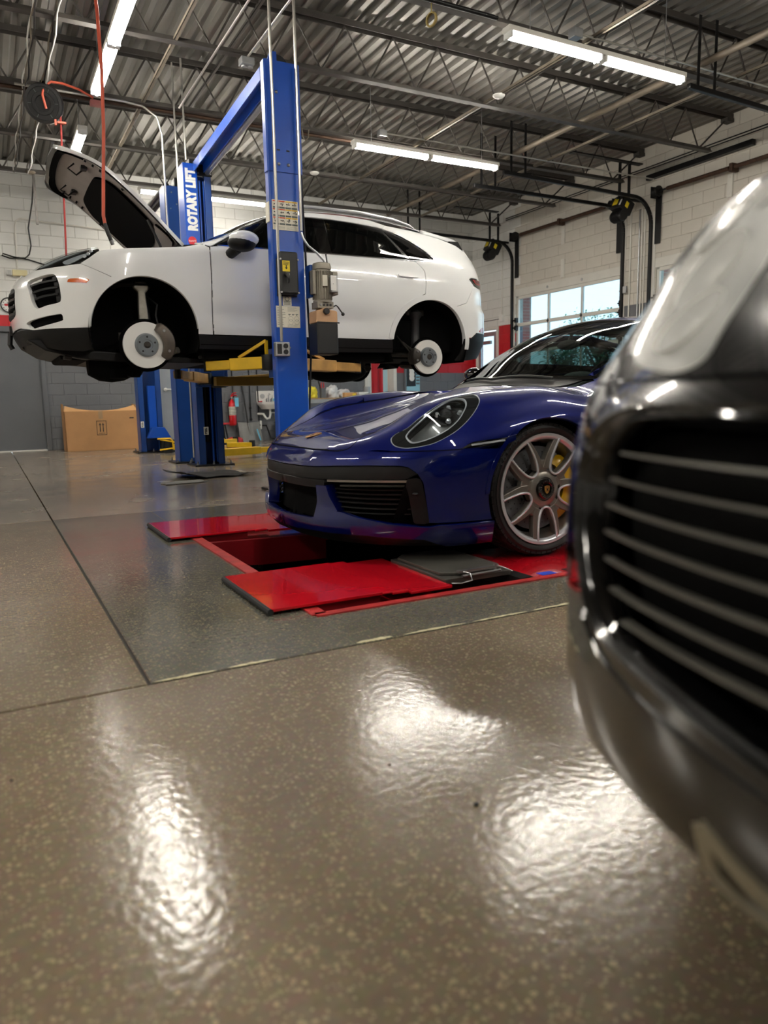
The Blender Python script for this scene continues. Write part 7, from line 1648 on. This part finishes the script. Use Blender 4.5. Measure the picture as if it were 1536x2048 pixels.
KC = thing('black_suv', 'shiny black sport utility car close by, silver headlamp above a slatted intake', 'car', (2.9, 0, 0))
K = Body(f_blk, Matrix.Translation((.402, 0, 0)), KC); K.x0, K.x1, K.ztop, K.zlow = .07, 4.93, 2.0, .15
PK = 'paint_black'
mat('lamp_silver', (238, 238, 235), .3)
mat('lamp_white', (240, 238, 232), .3, coat=.4)
def haze_mat(name, col, fac):
    m = mat(name, col, .25, coat=.6); nt = m.node_tree; b = nt.nodes['Principled BSDF']; out = nt.nodes['Material Output']
    tr = nt.nodes.new('ShaderNodeBsdfTransparent'); mx = nt.nodes.new('ShaderNodeMixShader'); mx.inputs[0].default_value = fac
    nt.links.new(tr.outputs[0], mx.inputs[1]); nt.links.new(b.outputs[0], mx.inputs[2]); nt.links.new(mx.outputs[0], out.inputs[0])
haze_mat('lamp_haze', (226, 228, 226), .5)
mat('slat_grey', (104, 102, 96), .3, metal=.3)
mat('skid_silver', (150, 142, 122), .35, metal=.6)
GR = curve([(.595, .774), (.63, .757), (.648, .735), (.655, .70), (.651, .673), (.640, .64), (.623, .610), (.598, .570), (.570, .548), (.537, .535), (.468, .527), (.409, .521), (.345, .514), (.301, .509), (.237, .506), (.215, .52), (.21, .65), (.215, .775), (.237, .787), (.30, .789), (.356, .790), (.403, .790), (.457, .790), (.537, .787)], 3)
HB = curve([(.60, .833), (.645, .848), (.70, .867), (.755, .898), (.80, .937), (.835, .976), (.862, 1.018), (.878, 1.055, 1), (.80, 1.07), (.70, 1.062), (.63, 1.03), (.575, .985), (.535, .93), (.520, .907), (.500, .880), (.480, .852), (.470, .834), (.478, .824), (.505, .821), (.54, .825)], 4)
for sd in (-1, 1):
    k = dict(side=sd)
    bp = K.panel('bumper', [(0, .29), (.3, .29), (.6, .30), (.85, .30), (1.13, .30), (1.19, .36), (1.2, .80), (.70, .812), (.58, .812), (0, .812)], DIAG, PK, holes=[GR], thick=.05, step=.03, **k)
    K.panel('grille_backing', GR, DIAG, 'well_black', off=-.07, thick=0, step=.04, parent=bp, **k)
    K.panel('grille_frame', GR, DIAG, 'gloss_black', holes=[blend(GR, GR, .06)], off=-.012, thick=.03, step=.03, parent=bp, **k)
    for i, (zz, a1) in enumerate(((.742, .572), (.709, .585), (.678, .588), (.647, .585), (.616, .578), (.583, .560), (.553, .530))):
        K.ribbon('grille_slat', [(.235, zz+.001), (.40, zz+.001), (a1, zz)], DIAG, .0036, 'slat_grey', off=-.022, thick=.010, parent=bp, **k)
    K.ribbon('chin_strip', [(.60, .545), (.54, .515), (.45, .500), (.33, .490), (.2, .484)], DIAG, .008, 'gloss_black', off=.004, thick=.006, parent=bp, **k)
    ls = K.panel('lamp_surround', [(0, .817), (.58, .817), (.70, .817), (1.2, .81), (1.22, .95), (1.0, 1.05), (.90, 1.09), (.70, 1.085), (.60, 1.045), (.50, .99), (.3, .97), (0, .965)], DIAG, PK, holes=[HB], thick=.03, step=.03, **k)
    hl = K.panel('headlight', HB, DIAG, 'lamp_silver', off=-.032, thick=-.028, step=.03, **k)
    K.panel('lamp_lip', HB, DIAG, 'lamp_white', holes=[blend(HB, HB, .05)], off=-.008, thick=.02, step=.03, parent=hl, **k)
    for (a, z, r_) in ((.565, .875, .042), (.635, .935, .050), (.72, 1.0, .040)):
        q, nn = K.pt(a, z, DIAG, -.034, sd)
        rf = K.add('reflector', MB().lathe([(r_, .034), (r_*1.04, .036), (r_*.9, .02), (r_*.6, .006), (0, 0)], q, nn, 28), 'lamp_silver', hl, smooth=True)
        K.add('bulb_cap', MB().lathe([(0, .034), (r_*.3, .028), (r_*.36, .014), (r_*.3, 0)], q, nn, 16), 'lamp_white', hl, smooth=True)
    K.panel('amber_strip', [(.50, .832), (.57, .842), (.60, .856), (.575, .862), (.52, .846)], DIAG, 'lamp_white', off=-.03, thick=.01, step=.03, parent=hl, **k)
    K.panel('lamp_cover', HB, DIAG, 'lamp_haze', off=.001, thick=0, step=.03, parent=hl, **k)
    K.panel('apron', [(0, .225), (1.1, .235), (1.13, .296), (.85, .296), (.6, .296), (.3, .286), (0, .286)], DIAG, 'trim_black', off=.004, thick=.03, step=.04, **k)
    K.ribbon('skid_edge', [(.356, .432), (.30, .412), (.20, .402), (.02, .40)], DIAG, .014, 'skid_silver', off=.004, thick=.006, **k)
    K.ribbon('skid_edge', [(.356, .432), (.345, .385), (.318, .345), (.27, .31)], DIAG, .014, 'skid_silver', off=.004, thick=.006, **k)
    arc9 = arc(1.02, .40, .42, 0, 180, 40)
    K.panel('fender', [(1.44, .30), (1.62, .30), (1.62, 1.14), (1.2, 1.13), (.8, 1.08), (.66, 1.0), (.60, .80), (.585, .42)]+arc9[::-1][4:], 'side', PK, thick=.02, step=.04, **k)
    K.panel('front_door', [(1.632, .34), (2.62, .34), (2.62, 1.14), (1.632, 1.14)], 'side', PK, thick=.02, step=.06, **k)
    K.panel('rear_door', [(2.632, .34), (3.45, .34), (3.60, .85), (3.60, 1.14), (2.632, 1.14)], 'side', PK, thick=.02, step=.06, **k)
    K.panel('rear_quarter', [(3.47, .34), (3.612, .85), (3.612, 1.14), (4.1, 1.50), (4.5, 1.36), (4.78, 1.05), (4.85, .7), (4.8, .34)]+arc(3.88, .40, .42, 0, 180, 30), 'side', PK, thick=.02, step=.06, **k)
    K.panel('sill', [(1.44, .24), (3.46, .24), (3.46, .335), (1.44, .335)], 'side', 'trim_black', thick=.02, step=.08, **k)
    K.panel('side_glass', [(1.80, 1.155), (2.30, 1.50), (3.9, 1.54), (4.05, 1.45), (3.55, 1.155)], 'side', 'glass_dark', off=-.003, thick=.01, step=.06, **k)
    K.panel('roof_side', [(1.55, 1.15), (1.79, 1.155), (2.29, 1.505), (3.92, 1.545), (4.1, 1.505), (4.1, 1.57), (3.2, 1.615), (2.5, 1.60), (2.1, 1.46), (1.6, 1.20)], 'side', PK, off=0, thick=.01, step=.06, **k)
    K.panel('hood_flank', [(.62, .62), (1.55, .70), (1.60, .88), (.9, .88), (.70, .80)], 'top', PK, off=0, thick=0, step=.05, **k)
    m9 = K.add('mirror', MB().sphere((1.95, sd*1.04, 1.20), .10, 18, 12, (.8, 1.1, .8)), PK, smooth=True)
    for cx9, nm in ((1.02, 'front_wheel'), (3.88, 'rear_wheel')):
        t9 = K.add(nm, MB().lathe([(.24, -.24), (.34, -.25), (.37, -.22), (.375, -.04), (.35, -.005), (.29, .004), (.25, -.005)], (cx9, sd*.92, .375), (0, sd, 0), 48), 'tyre', smooth=True)
        K.add('rim', MB().lathe([(.25, -.2), (.22, -.08), (.235, -.01), (.252, .0), (.256, -.008)], (cx9, sd*.92, .375), (0, sd, 0), 48), 'satin_alloy', t9, smooth=True)
        for i in range(10):
            a = 2*PI*i/10; K.add('spoke', MB().obox((cx9, sd*.89, .375), (cx9+.238*math.cos(a), sd*.905, .375+.238*math.sin(a)), .03, .03, up=(0, 1, 0)), 'satin_alloy', t9, bevel=.005)
        K.add('hub', MB().lathe([(.06, -.06), (.06, -.012), (.04, -.004), (0, -.002)], (cx9, sd*.92, .375), (0, sd, 0), 24), 'satin_alloy', t9, smooth=True)
        K.add('wheel_well', MB().lathe([(.43, -.02), (.43, -.4), (0, -.4)], (cx9, sd*.92, .42), (0, sd, 0), 30), 'well_black', smooth=True)
K.panel('hood', curve([(.30, 0), (.32, .3), (.38, .45), (.50, .60, 1), (.62, .64), (1.0, .68), (1.54, .70, 1), (1.50, 0), (1.54, -.70, 1), (1.0, -.68), (.62, -.64), (.50, -.60, 1), (.38, -.45), (.32, -.3)], 3), 'top', PK, thick=.01, step=.05)
K.panel('windscreen', [(1.58, -.68), (2.30, -.58), (2.30, .58), (1.58, .68)], 'top', 'glass_dark', off=0, thick=.005, step=.06)
K.panel('roof', [(2.31, -.62), (4.2, -.60), (4.2, .60), (2.31, .62)], 'top', PK, off=0, thick=.01, step=.08)
K.panel('hatch', [(-.80, .50), (.80, .50), (.80, 1.10), (.62, 1.45), (-.62, 1.45), (-.80, 1.10)], 'rear', PK, off=0, thick=.01, step=.08)
K.panel('rear_bumper', [(-.84, .25), (.84, .25), (.84, .495), (-.84, .495)], 'rear', 'trim_black', off=0, thick=.01, step=.08)
K.add('floor_pan', MB().box(.75, 4.6, -.48, .48, .24, .60).box(1.5, 3.4, -.82, .82, .24, .50).box(1.6, 4.5, -.70, .70, .5, 1.1), 'well_black', bevel=.03)
K.add('engine_core', MB().box(.45, 1.5, -.55, .55, .30, 1.0), 'well_black', bevel=.03)
for sd in (-1, 1): K.add('seat_back', MB().sphere((2.9, sd*.36, 1.2), .2, 12, 8, (.45, 1.1, 1.3)), 'leather', smooth=True)
bpy.context.view_layer.update()
